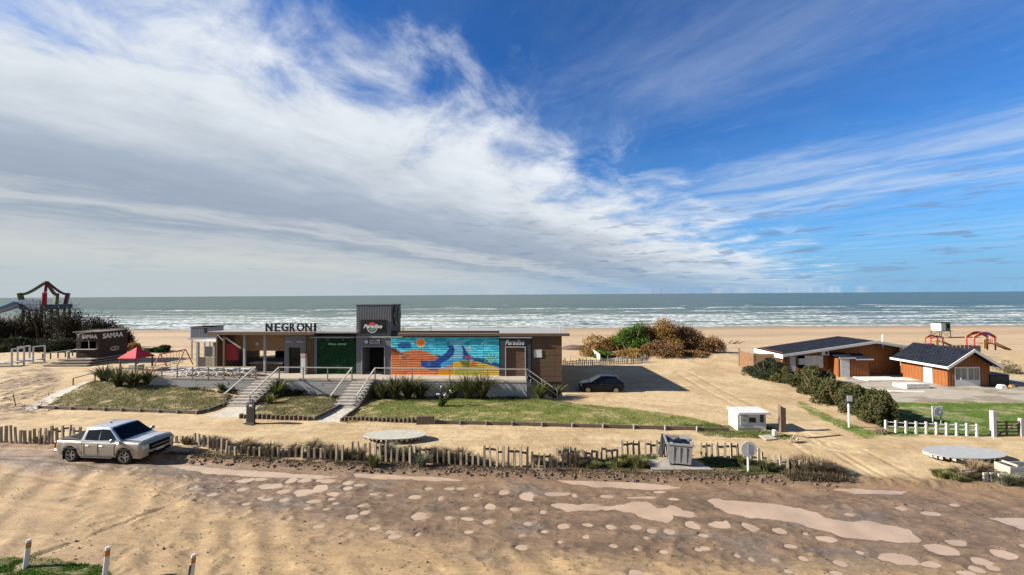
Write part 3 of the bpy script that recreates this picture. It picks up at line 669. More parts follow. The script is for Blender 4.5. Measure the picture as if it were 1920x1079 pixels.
# mural, painted on seven boarded panels
def mural_paint(S, T):
    X = 105 + S * 1620; Y = 110 + T * 575; n = fbm(X / 90, Y / 22, 4, 300); n2 = fbm(X / 30, Y / 14, 3, 301)
    c = lerp(srgb3(20, 145, 165) + 0 * X[..., None], srgb3(95, 205, 225), np.clip(sstep(n, .4, .65) * .7 + sstep(Y, 150, 330) * .35, 0, 1))
    c = lerp(c, srgb3(30, 150, 140), sstep(n2, .6, .7) * .4)
    def P(pts, col, soft=6.0, w=9.0, amt=1.0, var=.18):
        nonlocal c
        sd = poly_sd(X, Y, pts) + (n2 - .5) * w * 2; cc = col * (1 + (n[..., None] - .5) * 2 * var * 2) if True else col
        c = lerp(c, np.clip(cc, 0, 1), sstep(-sd, -soft, soft) * amt)
    P([(1000, 150), (1190, 170), (1240, 300), (1150, 440), (900, 470), (860, 400), (990, 330)], srgb3(105, 170, 225), 14, 14)
    P([(640, 375), (900, 385), (900, 520), (620, 520)], srgb3(20, 70, 120)); P([(1200, 400), (1500, 430), (1725, 500), (1725, 560), (1500, 520), (1100, 480)], srgb3(25, 75, 120))
    P([(880, 470), (1150, 430), (1340, 430), (1340, 490), (1000, 560), (840, 560)], srgb3(60, 140, 190), 10)
    P([(105, 265), (170, 270), (250, 345), (330, 322), (450, 300), (610, 305), (700, 345), (830, 415), (860, 440), (800, 470), (600, 470), (565, 500), (580, 560), (860, 585), (1000, 530), (1060, 490), (1060, 690), (100, 690)], srgb3(200, 108, 62), 4, 7, 1, .3)
    P([(105, 265), (170, 275), (240, 345), (180, 350), (105, 300)], srgb3(140, 60, 30)); P([(150, 480), (260, 500), (240, 560), (150, 540)], srgb3(165, 125, 40), 12, 10, .7); P([(820, 600), (1050, 560), (1050, 690), (820, 690)], srgb3(222, 135, 35), 16)
    P([(1040, 485), (1180, 455), (1320, 460), (1500, 495), (1725, 565), (1725, 690), (1030, 690)], srgb3(222, 165, 62), 5, 7, 1, .25)
    P([(1060, 560), (1400, 520), (1560, 560), (1400, 690), (1050, 690)], srgb3(150, 150, 62), 22, 14, .85); P([(1140, 465), (1290, 450), (1300, 560), (1180, 540)], srgb3(42, 80, 52), 14, 16, .8); P([(1310, 470), (1400, 490), (1380, 545), (1300, 540)], srgb3(190, 80, 50), 8, 12, .8)
    P([(560, 465), (770, 462), (870, 400), (960, 315), (985, 268), (935, 228), (1040, 225), (1070, 290), (1050, 370), (960, 450), (850, 510), (862, 570), (800, 620), (690, 610), (640, 572), (560, 545)], srgb3(18, 62, 130), 3, 4, 1, .35)
    P([(660, 480), (720, 490), (700, 550), (650, 540)], srgb3(60, 110, 180), 8, 10, .5)
    P([(125, 265), (210, 250), (210, 205), (290, 180), (410, 185), (412, 280), (330, 275), (300, 290), (240, 265), (160, 285)], srgb3(10, 85, 140), 4, 8)
    d = np.hypot(X - 560, (Y - 190) * 1.02); c = lerp(c, srgb3(245, 190, 110), (1 - sstep(d, 55, 85)) * .8); c = lerp(c, srgb3(240, 130, 50), 1 - sstep(d, 52, 60))
    P([(1170, 225), (1200, 240), (1260, 350), (1350, 425), (1200, 440), (1190, 330)], srgb3(20, 60, 115)); P([(1240, 230), (1300, 240), (1320, 330), (1250, 320)], srgb3(200, 190, 200), 10, 16, .6)
    P([(1215, 390), (1340, 385), (1345, 415), (1215, 418)], srgb3(170, 70, 110), 5, 8); P([(1250, 410), (1290, 410), (1285, 445), (1255, 445)], srgb3(130, 20, 60), 4, 4)
    P([(1420, 175), (1480, 185), (1520, 150), (1490, 205), (1450, 215), (1470, 190)], srgb3(240, 240, 235), 4, 2)
    for k in range(11):
        a = math.pi * (.06 + .88 * k / 10); x, y = 1600 - math.cos(a) * 115, 480 - math.sin(a) * 140
        P([(1588, 490), (x - 4, y), (x + 4, y), (1612, 490)], srgb3(60, 160, 120) if k % 2 else srgb3(140, 205, 170), 3, 1)
    for x, y in ((230, 380), (300, 440), (330, 420)): P([(x, y), (x + 60, y + 10), (x + 20, y + 30), (x + 50, y + 60), (x, y + 30)], srgb3(215, 170, 150), 4, 10, .8)
    P([(270, 400), (370, 430), (340, 470), (270, 450)], srgb3(60, 60, 50), 6, 14, .6)
    return c
def srgb3(r, g, b): return np.array(srgb(r, g, b, 1.85))
M_mural = attr_mat('mural_paint', .6, .35, .10, 6.0, 0.0)
NP = 7
for i in range(NP):
    a = u0 + (u1 - u0) * i / NP + .008; b = u0 + (u1 - u0) * (i + 1) / NP - .008
    rows = 22; V = []; Cc = []; F = []; nx = 34
    xs = np.linspace(a, b, nx); zs = []; vs = []
    H = zt - z0
    for r in range(rows):                                     # shallow lapped boards
        for f, dv in ((0.0, -.012), (.5, -.004), (.93, .006), (.94, .022), (.995, .022)): zs.append(z0 + H * (r + f) / rows); vs.append(dv)
    zs.append(zt); vs.append(0.0); zs = np.array(zs); vs = np.array(vs)
    XX, ZZ = np.meshgrid(xs, zs); VV = np.repeat(vs[:, None], nx, 1)
    col = mural_paint((XX - u0) / (u1 - u0), 1 - (ZZ - z0) / H)
    P3 = np.stack([XX, VV, ZZ], -1).reshape(-1, 3) - np.array(OFF[bar.name]); idx = np.arange(len(zs) * nx).reshape(len(zs), nx)
    F = np.stack([idx[:-1, :-1], idx[:-1, 1:], idx[1:, 1:], idx[1:, :-1]], -1).reshape(-1, 4)
    mesh_np('mural_panel', P3, F, M_mural, False, col.reshape(-1, 3), bar)
MB().bb(u0 - .05, u1 + .05, -.07, .25, zt, zt + .07).build('trim', M['rail'], bar)
MB().bb(u0, u1, .13, .25, zt + .072, zt + .6).build('eave_shade_strip', M['black'], bar)  # black strip whose colour stands in for the shade under the eave
# roof: pitched gently down to the back
rz1 = A.on(900, 622.5, -.2)[1]; rl = A.on(746, 624, -.2)[0]; rr_ = A.on(1068, 624, -.2)[0]
zf, zb = 5.50, 4.95
MB().add([(rl, -.2, zf - .20), (rr_, -.2, zf - .20), (rr_, 11.9, zb - .20), (rl, 11.9, zb - .20), (rl, -.2, zf), (rr_, -.2, zf), (rr_, 11.9, zb), (rl, 11.9, zb)],
         [(0, 1, 2, 3), (4, 5, 6, 7), (0, 1, 5, 4), (1, 2, 6, 5), (2, 3, 7, 6), (3, 0, 4, 7)]).build('roof', M['roofgrey'], bar)
MB().bb(rl, rr_, -.25, -.202, zf - .26, zf - .03).build('fascia', M['brown'], bar)
for px, hgt in ((756, .45), (808, .55), (878, .35), (933, .95), (1050, .4)):
    u, _ = A.on(px, 620, 3.0); zz = zf + (zb - zf) * 3.55 / 12.45
    MB().bar((u, 3, zz - .02), (u, 3, zz + hgt), .035, .03, 8).bar((u, 3, zz + hgt), (u, 3, zz + hgt + .06), .07, .05, 8).build('vent_pipe', M['greyboard'], bar)
# dark entrance section
a0, a1, b0, b1 = rect(938, 634, 995.5, 705, -.12)
d0, d1, e0, e1 = rect(949, 652, 984, 705, -.12)
MB().bb(a0, d0 - .08, -.12, .24, DZ, b1).bb(d1 + .08, a1, -.12, .24, DZ, b1).bb(d0 - .08, d1 + .08, -.12, .24, e1 + .08, b1).build('entrance_panel', M['navy'], bar)
MB().bb(d0 - .08, d0, -.15, .1, DZ, e1).bb(d1, d1 + .08, -.15, .1, DZ, e1).bb(d0 - .08, d1 + .08, -.15, .1, e1, e1 + .08).build('door_frame', M['greyboard'], bar)
dm = MB()
for k in range(14): dm.bb(d0, d1, -.02 - .006 * (k % 2), .1, DZ + (e1 - DZ) * k / 14 + .004, DZ + (e1 - DZ) * (k + 1) / 14 - .004)
door = dm.build('door', M['brown'], bar); MB().bb(d1 - .2, d1 - .12, -.07, -.03, DZ + 1.0, DZ + 1.2).build('door_handle', M['chrome'], door)
MB().bb(a0 - .02, a1 + .1, -.3, .1, b1, b1 + .09).build('door_canopy', M['roofgrey'], bar)
text_on(bar, 'Paradise', .62, .03, M['textw'], name='lettering', loc=((a0 + a1) / 2 - .05, -.15, A.on(960, 647, -.12)[1]), shear=.35, bold=.012, width=(a1 - a0) * .62)
# brown board end wall, boards one by one
c0, c1 = A.on(997, 650, 0)[0], A.on(1053.5, 650, 0)[0]; bt = A.on(1020, 631.5)[1]
k = 0; z = 1.12
proto = None
while z < bt - .05:
    h = .172; o = MB().bb(0, c1 - c0, .0, .24, 0, h - .012).build('board', M['brown'], bar) if proto is None else inst(proto)
    proto = proto or o; off = OFF[bar.name]; o.location = (c0 - 0 + random.uniform(-.01, .01), random.uniform(-.012, .012), z) if False else (c0, random.uniform(-.01, .012), z)
    z += h
# (boards were laid at the thing's origin: shift the mesh once)
off = OFF[bar.name]
e = rect(1001, 656, 1016, 670.5, -.03); MB().bb(e[0], e[1], -.05, -.02, e[2], e[3]).build('notice', M['white'], bar)

# --- tower with the round-cornered sign
tu0, tu1 = A.on(668, 640, .1)[0], A.on(733, 640, .1)[0]; tz = A.on(700, 573, .1)[1]
tower = A.thing('sign_tower', 'tall dark grey sheet-clad entrance tower with black sign and open doorway', 'tower', (tu0 + tu1) / 2, 1.3, DZ)
zm = A.on(700, 632, .1)[1]; q = rect(678, 650, 722, 700, .1)
rib = MB().bb(tu0, tu1, .1, 2.6, zm, tz)
x = tu0 + .06
while x < tu1 - .05: rib.bb(x, x + .07, .065, .1, zm + .01, tz - .03); x += .16
y = .2
while y < 2.5: rib.bb(tu1, tu1 + .035, y, y + .07, zm + .01, tz - .03); y += .16
rib.build('sheet_cladding', M['greypanel'], tower)
MB().bb(tu0 - .05, tu1 + .05, .03, 2.65, tz, tz + .07).build('capping', M['navy'], tower)
MB().bb(tu0, q[0], .1, 2.6, DZ, zm).bb(q[1], tu1, .1, 2.6, DZ, zm).bb(q[0], q[1], .1, 2.6, q[3], zm).bb(tu0, tu1, 2.5, 2.6, DZ, zm).build('wall', M['greypanel'], tower)
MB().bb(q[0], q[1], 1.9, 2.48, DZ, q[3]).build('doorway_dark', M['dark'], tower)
MB().bb(q[0] - .01, q[0] + .07, .04, .14, DZ, q[3]).bb(q[1] - .07, q[1] + .01, .04, .14, DZ, q[3]).bb(q[0], q[1], .04, .14, q[3] - .06, q[3] + .01).build('door_frame', M['roofgrey'], tower)
MB().bb(tu0, tu1, .02, .1, zm - .07, zm + .06).build('trim', M['roofgrey'], tower)
s = rect(676, 600, 723.5, 625, .0); sg = MB().bb(s[0], s[1], -.04, .06, s[2], s[3]).build('sign', M['signblack'], tower)
cx = (s[0] + s[1]) / 2; ch = s[3] - s[2]; cz = s[2] + ch * .46
def disc(mb, cx, cz, r, a0, a1, y, n=18, teeth=0, r0=0.0):
    pts = []
    for i in range(n + 1):
        a = R(a0 + (a1 - a0) * i / n); rr = r * (1 + (.13 if (teeth and i % 2) else 0)); pts.append((cx + math.cos(a) * rr, cz + math.sin(a) * rr))
    if r0:
        for i in range(n, -1, -1):
            a = R(a0 + (a1 - a0) * i / n); pts.append((cx + math.cos(a) * r0, cz + math.sin(a) * r0))
    mb.prism(pts, y - .012, y); return mb
disc(MB(), cx - .07, cz + .02, ch * .32, 0, 180, -.045, 20, 1).build('logo_sun', M['pink'], sg)
disc(MB(), cx - .07, cz - .05, ch * .30, 180, 360, -.045).build('logo_wave', M['mint'], sg)
disc(MB(), cx - .07, cz - .05, ch * .40, 190, 350, -.045, 18, 0, ch * .35).build('logo_ring', M['textw'], sg)
text_on(sg, 'Paradise', .5, .015, M['textw'], name='lettering', loc=(cx, -.066, cz - .12), shear=.35, bold=.015, width=(s[1] - s[0]) * .74)
s = rect(683, 636.5, 714, 645.5, .05); sp = MB().bb(s[0], s[1], .03, .09, s[2], s[3]).build('sponsor_sign', M['signblack'], tower); hh = s[3] - s[2]
disc(MB(), s[0] + hh * .45, (s[2] + s[3]) / 2, hh * .42, 0, 350, .03).build('logo', M['textw'], sp); disc(MB(), s[0] + hh * .45, (s[2] + s[3]) / 2, hh * .22, 20, 220, .015, 10, 0, hh * .14).build('logo_swirl', M['signblack'], sp)
text_on(sp, 'SANCOR', hh * .46, .012, M['textw'], name='lettering', loc=(s[0] + (s[1] - s[0]) * .64, .022, s[2] + hh * .55), bold=.004, width=(s[1] - s[0]) * .64)
text_on(sp, 'SEGUROS', hh * .46, .012, M['textw'], name='lettering', loc=(s[0] + (s[1] - s[0]) * .64, .022, s[2] + hh * .08), bold=.006, width=(s[1] - s[0]) * .64)
# round dark fan on the tower's side
fm = MB(); cy, czt = 1.35, A.on(741, 591, 1.4)[1]; n = 22
pts = [(cy + math.cos(2 * math.pi * i / n) * .95, czt + math.sin(2 * math.pi * i / n) * 1.05) for i in range(n)]
fm.prism(pts, tu1 + .05, tu1 + .16, 'x'); fan = fm.build('round_emblem', M['signblack'], tower)
fm = MB()
for i in range(5):
    a = 2 * math.pi * i / 5; fm.box((tu1 + .18, cy + math.cos(a) * .45, czt + math.sin(a) * .5), (.03, .16, .7), rx=a + R(90))
fm.build('emblem_blade', M['navy'], fan)

# --- leaf wall
g0, g1, gz0, gz1 = rect(589, 634, 667, 700, .25)
green = A.thing('leaf_wall', 'dark green artificial leaf wall under a pale flat roof beside the tower', 'wall', (g0 + g1) / 2, .6, DZ)
MB().bb(g0, g1, .3, 3.5, DZ, gz1 + .05).build('wall', M['navy'], green)
MB().bb(g0, g0 + .3, .18, .3, DZ, gz1).build('corner_post', M['greypanel'], green)
MB().add([(g0 - .2, -.15, gz1 + .02), (g1 - .02, -.15, gz1 + .02), (g1 - .02, 3.6, gz1 + .42), (g0 - .2, 3.6, gz1 + .42), (g0 - .2, -.15, gz1 + .14), (g1 - .02, -.15, gz1 + .14), (g1 - .02, 3.6, gz1 + .54), (g0 - .2, 3.6, gz1 + .54)],
         [(0, 1, 2, 3), (4, 5, 6, 7), (0, 1, 5, 4), (1, 2, 6, 5), (2, 3, 7, 6), (3, 0, 4, 7)]).build('roof', M['roofgrey'], green)
def leaf_sheet(u0, u1, z0, z1, v, n, size, rng):
    c = np.stack([rng.uniform(u0, u1, n), v - rng.uniform(0, .09, n), rng.uniform(z0, z1, n)], 1); a = rng.normal(size=(n, 3)); b = rng.normal(size=(n, 3)); a[:, 1] *= .4; b[:, 1] *= .6
    a /= np.linalg.norm(a, axis=1)[:, None]; b -= (a * b).sum(1)[:, None] * a; b /= np.linalg.norm(b, axis=1)[:, None]
    s = size * rng.uniform(.5, 1.2, n)[:, None]; V = np.stack([c - a * s, c - b * s * .5, c + a * s, c + b * s * .5], 1).reshape(-1, 3); return V, np.arange(4 * n).reshape(n, 4)
M_leaf = attr_mat('foliage', .75, .25, .2, 3.0, 0.0, trans=.22)
V, F = leaf_sheet(g0 + .3, g1, DZ, gz1, .27, 6500, .075, RNG)
tint = np.repeat(RNG.uniform(.4, 1.5, len(F)) * (.65 + .7 * fbm(V[::4, 0] * 1.8, V[::4, 2] * 1.8, 3, 5)), 4)[:, None]
tag(mesh_np('leaf_cover', V - np.array(OFF[green.name]), F, M_leaf, False, C3(.03, .15, .045) * tint, green), kind='stuff')
text_on(green, 'STELLA  ARTOIS', .2, .03, M['textw'], name='lettering', loc=(A.on(631, 646)[0], .12, A.on(631, 647.5)[1]), bold=.004, width=A.on(648, 646)[0] - A.on(614, 646)[0])
for px in (614, 643): u, z = A.on(px, 636.5, -.1); MB().bar((u, -.02, z), (u, .3, z + .05), .03, .03, 6).bar((u, -.08, z - .04), (u, 0, z), .06, .04, 8).build('spot_lamp', M['chrome'], green)

# --- cocktail bar with letters on its roof
n0, n1 = A.on(405, 650, .3)[0], A.on(587, 650, .3)[0]; nz = A.on(480, 625, -.6)[1]
neg = A.thing('cocktail_bar', 'open sided wooden bar with brown flat roof and standing black roof letters', 'building', (n0 + n1) / 2, 3, DZ)
r0, r1 = A.on(389, 622, -.6)[0], A.on(668, 622, -.6)[0]
MB().add([(r0, -.6, nz), (r1, -.6, nz), (r1, 6.5, nz - .25), (r0, 6.5, nz - .25), (r0, -.6, nz + .14), (r1, -.6, nz + .14), (r1, 6.5, nz - .11), (r0, 6.5, nz - .11)],
         [(0, 1, 2, 3), (4, 5, 6, 7), (0, 1, 5, 4), (1, 2, 6, 5), (2, 3, 7, 6), (3, 0, 4, 7)]).build('roof', M['roofgrey'], neg)
MB().bb(r0, A.on(590, 622, -.6)[0], -.66, -.605, nz - .16, nz + .10).build('fascia', M['brown'], neg)
for px, m_ in ((421, 'brown'), (459, 'greyboard'), (497, 'greyboard')):
    u = A.on(px, 650, .2)[0]; MB().bb(u - .09, u + .09, .1, .28, DZ, nz).build('post', M[m_], neg)
u = A.on(421, 650, .2)[0]; MB().bar((u, .19, nz - .9), (u - .9, .19, nz - .05), .1).bar((u + .1, .19, nz - .5), (A.on(452, 650, .2)[0], .19, nz - 1.5), .12).build('brace', M['greyboard'], neg)
# upper back wall of warm boards, opening below it, low counter
M['warmboard'] = mat('warm_boards', (.55, .32, .16), .8, var=.25, scale=3, stretch=(.6, 4, 8), bump=.2)
k = 0; z = 3.45
while z < nz - .35:
    MB().bb(n0 + .3, A.on(533, 650, .3)[0] - .02, 2.2 - .008 * (k % 2), 2.3, z, z + .19).build('board', M['warmboard'], neg); z += .2; k += 1
MB().bb(n0, n0 + .12, .3, 6, DZ, nz - .1).build('side_wall', M['brown'], neg)
MB().bb(n0 + .1, A.on(533, 650, .3)[0], 4.0, 4.12, DZ, 2.45).build('low_wall', M['oldwood'], neg)
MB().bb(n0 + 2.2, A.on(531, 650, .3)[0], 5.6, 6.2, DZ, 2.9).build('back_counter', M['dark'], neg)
ct = MB().bb(A.on(470, 690, 1.2)[0], A.on(530, 690, 1.2)[0], 1.2, 1.9, DZ, 2.35).build('counter', M['oldwood'], neg); MB().bb(A.on(468, 690, 1.2)[0], A.on(531, 690, 1.2)[0], 1.1, 2.0, 2.352, 2.42).build('counter_top', M['rail'], ct)
q = rect(424, 645, 446, 676, .8); MB().bb(q[0], q[1], .8, .88, q[2], q[3]).build('banner', M['red'], neg)
q = rect(479, 643, 485, 648, 2.1); MB().bb(q[0], q[1], 2.12, 2.18, q[2], q[3]).build('notice', M['white'], neg)
# grey door bay
q0, q1, _, q3 = rect(533, 629, 574, 690, .25); w0, w1, _, w3 = rect(541, 652, 563, 690, .25)
MB().bb(q0, w0, .25, .5, DZ, q3).bb(w1, q1, .25, .5, DZ, q3).bb(w0, w1, .25, .5, w3, q3).build('door_bay', M['greypanel'], neg)
MB().bb(q0, q1, 2.8, 2.9, DZ, q3).build('bay_back', M['greypanel'], neg)
dd = MB().bb(w0, w1, .42, .5, DZ, w3).build('door', M['glass'], neg); MB().bb(w0, w0 + .1, .38, .42, DZ, w3).bb(w1 - .1, w1, .38, .42, DZ, w3).bb(w0, w1, .38, .42, w3 - .1, w3).build('door_frame', M['black'], dd)
text_on(neg, 'STELLA', .2, .03, M['textw'], name='lettering', loc=(A.on(542, 640, .2)[0], .2, A.on(545, 642.5, .2)[1]), bold=.004, width=.62)
text_on(neg, 'ARTOIS', .2, .03, M['textw'], name='lettering', loc=(A.on(562, 640, .2)[0], .2, A.on(562, 642.5, .2)[1]), bold=.004, width=.62)
k = 0; q = rect(575, 626, 587, 692, .1)
for i in range(4): MB().bb(q[0] + (q[1] - q[0]) * i / 4, q[0] + (q[1] - q[0]) * (i + 1) / 4 - .015, .1 + .01 * (i % 2), .4, DZ, q[3]).build('board', M['brown'], neg)
# roof letters, each one a piece
lx = [498.5, 515.5, 528, 543.5, 556.5, 572.5, 589]; lw = [12, 9.5, 12.5, 9.5, 14, 12, 3.5]
sgn = A.thing('roof_letters', 'tall black standing letters reading NEGRONI on the brown bar roof', 'sign', A.on(546, 620, -.35)[0], -.35, nz + .14)
b_, t_ = A.on(546, 620.3, -.35)[1], A.on(546, 606.5, -.35)[1]
for chh, x, wd in zip('NEGRONI', lx, lw):
    ua, ub = A.on(x, 612, -.35)[0], A.on(x + wd, 612, -.35)[0]
    o = text_on(sgn, chh, (t_ - nz - .14) / .72, .12, M['signblack'], name='letter', loc=((ua + ub) / 2, -.35, nz + .145), bold=.018, width=ub - ua)
ua, ub = A.on(498, 612, -.35)[0], A.on(594, 612, -.35)[0]
MB().bb(ua, ub, -.27, -.24, nz + .55, nz + .59).bb(ua, ub, -.27, -.24, nz + .2, nz + .24).build('support_rail', M['signblack'], sgn)
for i in range(5): u = ua + .1 + (ub - ua - .2) * i / 4; MB().bar((u, -.25, nz + .56), (u, .5, nz + .13), .03).build('support_strut', M['signblack'], sgn)
q = rect(564, 664, 572.5, 690, -.2); fr = A.thing('drinks_cooler', 'slim white upright cooler with pink top beside the grey bar door', 'cooler', (q[0] + q[1]) / 2, 0, DZ)
MB().bb(q[0], q[1], -.2, .15, DZ, q[3] - .35).build('cabinet', M['white'], fr, bevel=.02); MB().bb(q[0] - .02, q[1] + .02, -.22, .17, q[3] - .348, q[3]).build('header', mat('pink_panel', (.6, .38, .34), .5), fr, bevel=.02)

# --- open shelter at the bar's left end
p0, p1 = A.on(368, 640, 1)[0], A.on(418, 640, 1)[0]; az = A.on(390, 642, 1)[1]
ann = A.thing('side_shelter', 'small open shelter with white sloping roof at the bar left end', 'shelter', (p0 + p1) / 2, 2.2, DZ)
MB().add([(p0, .9, az), (p1, .9, az), (p1, 3.6, az + .25), (p0, 3.6, az + .1), (p0, .9, az + .1), (p1, .9, az + .1), (p1, 3.6, az + .35), (p0, 3.6, az + .2)], [(0, 1, 2, 3), (4, 5, 6, 7), (0, 1, 5, 4), (1, 2, 6, 5), (2, 3, 7, 6), (3, 0, 4, 7)]).build('roof', M['white'], ann)
for px in (371, 402): u = A.on(px, 660, 1.1)[0]; MB().bb(u - .1, u + .1, 1.0, 1.2, .9, az).build('post', M['greyboard'], ann); MB().bb(u - .08, u + .08, 3.3, 3.46, .9, az + .05).build('post', M['greyboard'], ann)
q = rect(384, 650, 399, 669, 1.2); MB().bb(q[0], q[1], 1.2, 1.23, q[2], q[3]).build('pane', M['glasspane'], ann)
for i in range(5): q = rect(374 + i * 5.6, 670 + .1 * i, 379 + i * 5.6, 688, 1.1); MB().bb(q[0], q[1], 1.1, 1.14, DZ - .1, q[3]).build('board', M['picket'], ann)
q = A.on(353, 636, 1.4)[0]; MB().bar((q, 1.4, az + .3), (p1 - .5, 1.4, az + .34), .12).bar((q + .2, 1.4, az + .25), (p0 + .1, 1.2, az - .35), .06).build('beam', M['greyboard'], ann)
# grey hut standing behind
B_ = A.w(0, 8)
h0, hz0 = A.on(357, 634, 9); h1, hz1 = A.on(394, 614.5, 9)
hut = A.thing('storage_hut', 'pale blue grey sheet metal hut behind the open shelter', 'hut', (h0 + h1) / 2, 10, 1.0)
MB().bb(h0, h1, 9, 11, hz0 - .1, hz1).build('wall', M['corr'], hut)
for x in (h0 + .1, h1 - .1):
    for y in (9.1, 10.9): MB().bar((x, y, .5), (x, y, hz0 - .1), .12).build('leg', M['greyboard'], hut); MB().bb(h0 - .08, h1 + .1, 8.9, 11.1, hz1, hz1 + .08).build('roof', M['roofgrey'], hut)
w = rect(383, 616, 388, 625, 8.98); MB().bb(w[0], w[1], 8.94, 9.0, w[2], w[3]).build('window', M['dark'], hut)
x = h0 + .1; rb = MB()
while x < h1 - .1: rb.bb(x, x + .06, 8.96, 9.0, hz0 - .1, hz1); x += .22
rb.build('ribs', M['corr'], hut)
rl_ = A.thing('walkway_rail', 'thin grey railing between the grey hut and bar roof', 'railing', A.on(405, 632, 8)[0], 8, 3)
a_, b_ = A.on(395, 626, 8), A.on(417, 626, 8); m_ = MB().bar((a_[0], 8, a_[1]), (b_[0], 8, b_[1]), .05); m_.build('handrail', M['greyboard'], rl_)
for i in range(5): u = a_[0] + (b_[0] - a_[0]) * i / 4; MB().bar((u, 8, a_[1]), (u, 8, 2.2), .04).build('post', M['greyboard'], rl_)

# --- deck, retaining wall, steps and rails
dl, dr = A.on(268, 708, DF)[0], A.on(988, 712, DF)[0]
deck = A.thing('deck', 'long cream timber deck in front of the beach bars', 'deck', (dl + dr) / 2, -1, DZ - .12)
x = dl; k = 0
while x < dr - .3:
    w = min(2.4, dr - x); MB().bb(x, x + w - .012, DF, .05 if x > -14 else 6.2, DZ - .13, DZ - .004 * (k % 2)).build('deck_panel', M['cream'], deck); x += w; k += 1
wallt = A.thing('retaining_wall', 'grey horizontal plank retaining wall below the deck edge', 'wall', (dl + dr) / 2, DF + .1, .1)
stairs = []
for nm, (tx0, tx1, ty) in (('S1', (484, 527, 709)), ('S2', (659, 701, 713))):
    a = A.g(tx0, ty, DZ)[0]; b = A.g(tx1, ty, DZ)[0]; stairs.append((a, b))
rows = 7; ph = (DZ - .13 + .25) / rows
for r_ in range(rows):
    x = dl; first = True
    while x < dr:
        w = min(random.uniform(2.4, 3.4), dr - x); dv = random.uniform(-.012, .012)
        MB().bb(x, x + w - .012, DF + .03 + dv, DF + .09 + dv, -.25 + r_ * ph + .006, -.25 + (r_ + 1) * ph - .006).build('plank', M['greyboard'], wallt); x += w
MB().bb(dl, dr, DF + .14, DF + .3, -.3, DZ - .14).build('backing', M['oldwood'], wallt)
MB().bb(dr - .1, dr, DF + .3, .0, -.3, DZ - .14).build('end_wall', M['greyboard'], wallt)
NS = 9; TR = .385
for i, (a, b) in enumerate(stairs):
    st = A.thing('stairs', ['left flight of broad pale steps, beside the black sign board', 'right flight of broad pale steps, leading up to the dark tower door'][i], 'stairs', (a + b) / 2, DF - 1.7, .1)
    for k in range(NS):
        zt_ = DZ - .16 * (k + 1); v1 = DF - TR * k
        MB().bb(a, b, v1 - TR, v1 + (.06 if k else -.003), zt_ - .16 - .05, zt_).build('step', M['step'], st)
    for s_ in (a - .1, b + .02):
        MB().prism([(DF + .05, DZ - .14), (DF + .05, -.1), (DF - TR * NS, -.1), (DF - TR * NS, .12)], s_, s_ + .08, 'x').build('string_board', M['oldwood'], st)
def railing(name, label, pts, cat='railing', spacing=2.0, mid=False, h=1.0, mt='rail', u0=None):
    o = thing(name, label, cat, pts[0]); 
    for a, b in zip(pts[:-1], pts[1:]):
        a = Vector(a); b = Vector(b); q = pts[0]; q = Vector(q)
        MB().bar(a - q, b - q, .13, .07).build('handrail', M[mt], o)
        if mid: MB().bar(a - q - Vector((0, 0, .45)), b - q - Vector((0, 0, .45)), .09, .05).build('mid_rail', M[mt], o)
        n = max(1, round((b - a).length / spacing))
        for i in range(n + 1):
            if i == 0 and (a - q).length > .01: continue
            p = a.lerp(b, i / n) - q; MB().bar(p + Vector((0, .0, -.04)), p - Vector((0, 0, h + .1)), .075).build('post', M[mt], o)
    return o
def dk(px, py, v=DF + .05): u, z = A.on(px, py, v); return tuple(A.w(u, v, z))
s1, s2 = stairs
def sp(u, down): return tuple(A.w(u, DF - down * NS * TR, DZ + 1.02 - down * (DZ - .05)))
railing('deck_railing', 'pale deck railing between the two flights of steps', [sp(s1[1] + .06, 0), sp(s2[0] - .06, 0)], spacing=2.0)
railing('deck_railing', 'long pale deck railing in front of the mural wall', [sp(s2[1] + .06, 0), tuple(A.w(dr - .05, DF + .05, DZ + 1.0))], spacing=3.3)
for i, (u, lb) in enumerate(((s1[0] - .06, 'sloping handrail on left side of the left steps'), (s1[1] + .06, 'sloping handrail on right side of the left steps'), (s2[0] - .06, 'sloping handrail on left side of the right steps'), (s2[1] + .06, 'sloping handrail on right side of the right steps'))):
    a, b = Vector(sp(u, 0)), Vector(sp(u, 1)); railing('stair_rail', 'pale ' + lb, [tuple(a + Vector((0, -.02, .01))), tuple(b)], spacing=4, h=.95)
railing('terrace_railing', 'grey brown railing along the left terrace edge above the white tables', [tuple(A.w(dl + .3, DF + .05, DZ + .95)), sp(s1[0] - .06, 0)], spacing=1.6, mt='picket')
ramp = [atg(137, 727), atg(178, 716), atg(225, 708), atg(268, 706)]
railing('ramp_railing', 'weathered low handrail climbing the sandy ramp at far left of the terrace', [tuple(p + Vector((0, 0, .85))) for p in ramp], spacing=2.6, mt='picket')
a = A.w(dr - .02, DF + .1, DZ + 1.05); b = A.w(A.g(1044, 745, 0)[0], DF - .1, .9)
railing('side_stair_rail', 'double sloping rail descending at the right end of the deck', [tuple(a), tuple(b)], spacing=1.6, mid=True)
st = A.thing('side_steps', 'narrow steps down from the right end of the deck', 'stairs', dr + 1.2, DF + .7, 0)
for k in range(8): MB().bb(dr + .01 + .3 * k, dr + .31 + .3 * k, DF + .15, DF + 1.4, -.1, DZ - .2 * (k + 1) + .06).build('step', M['step'], st)
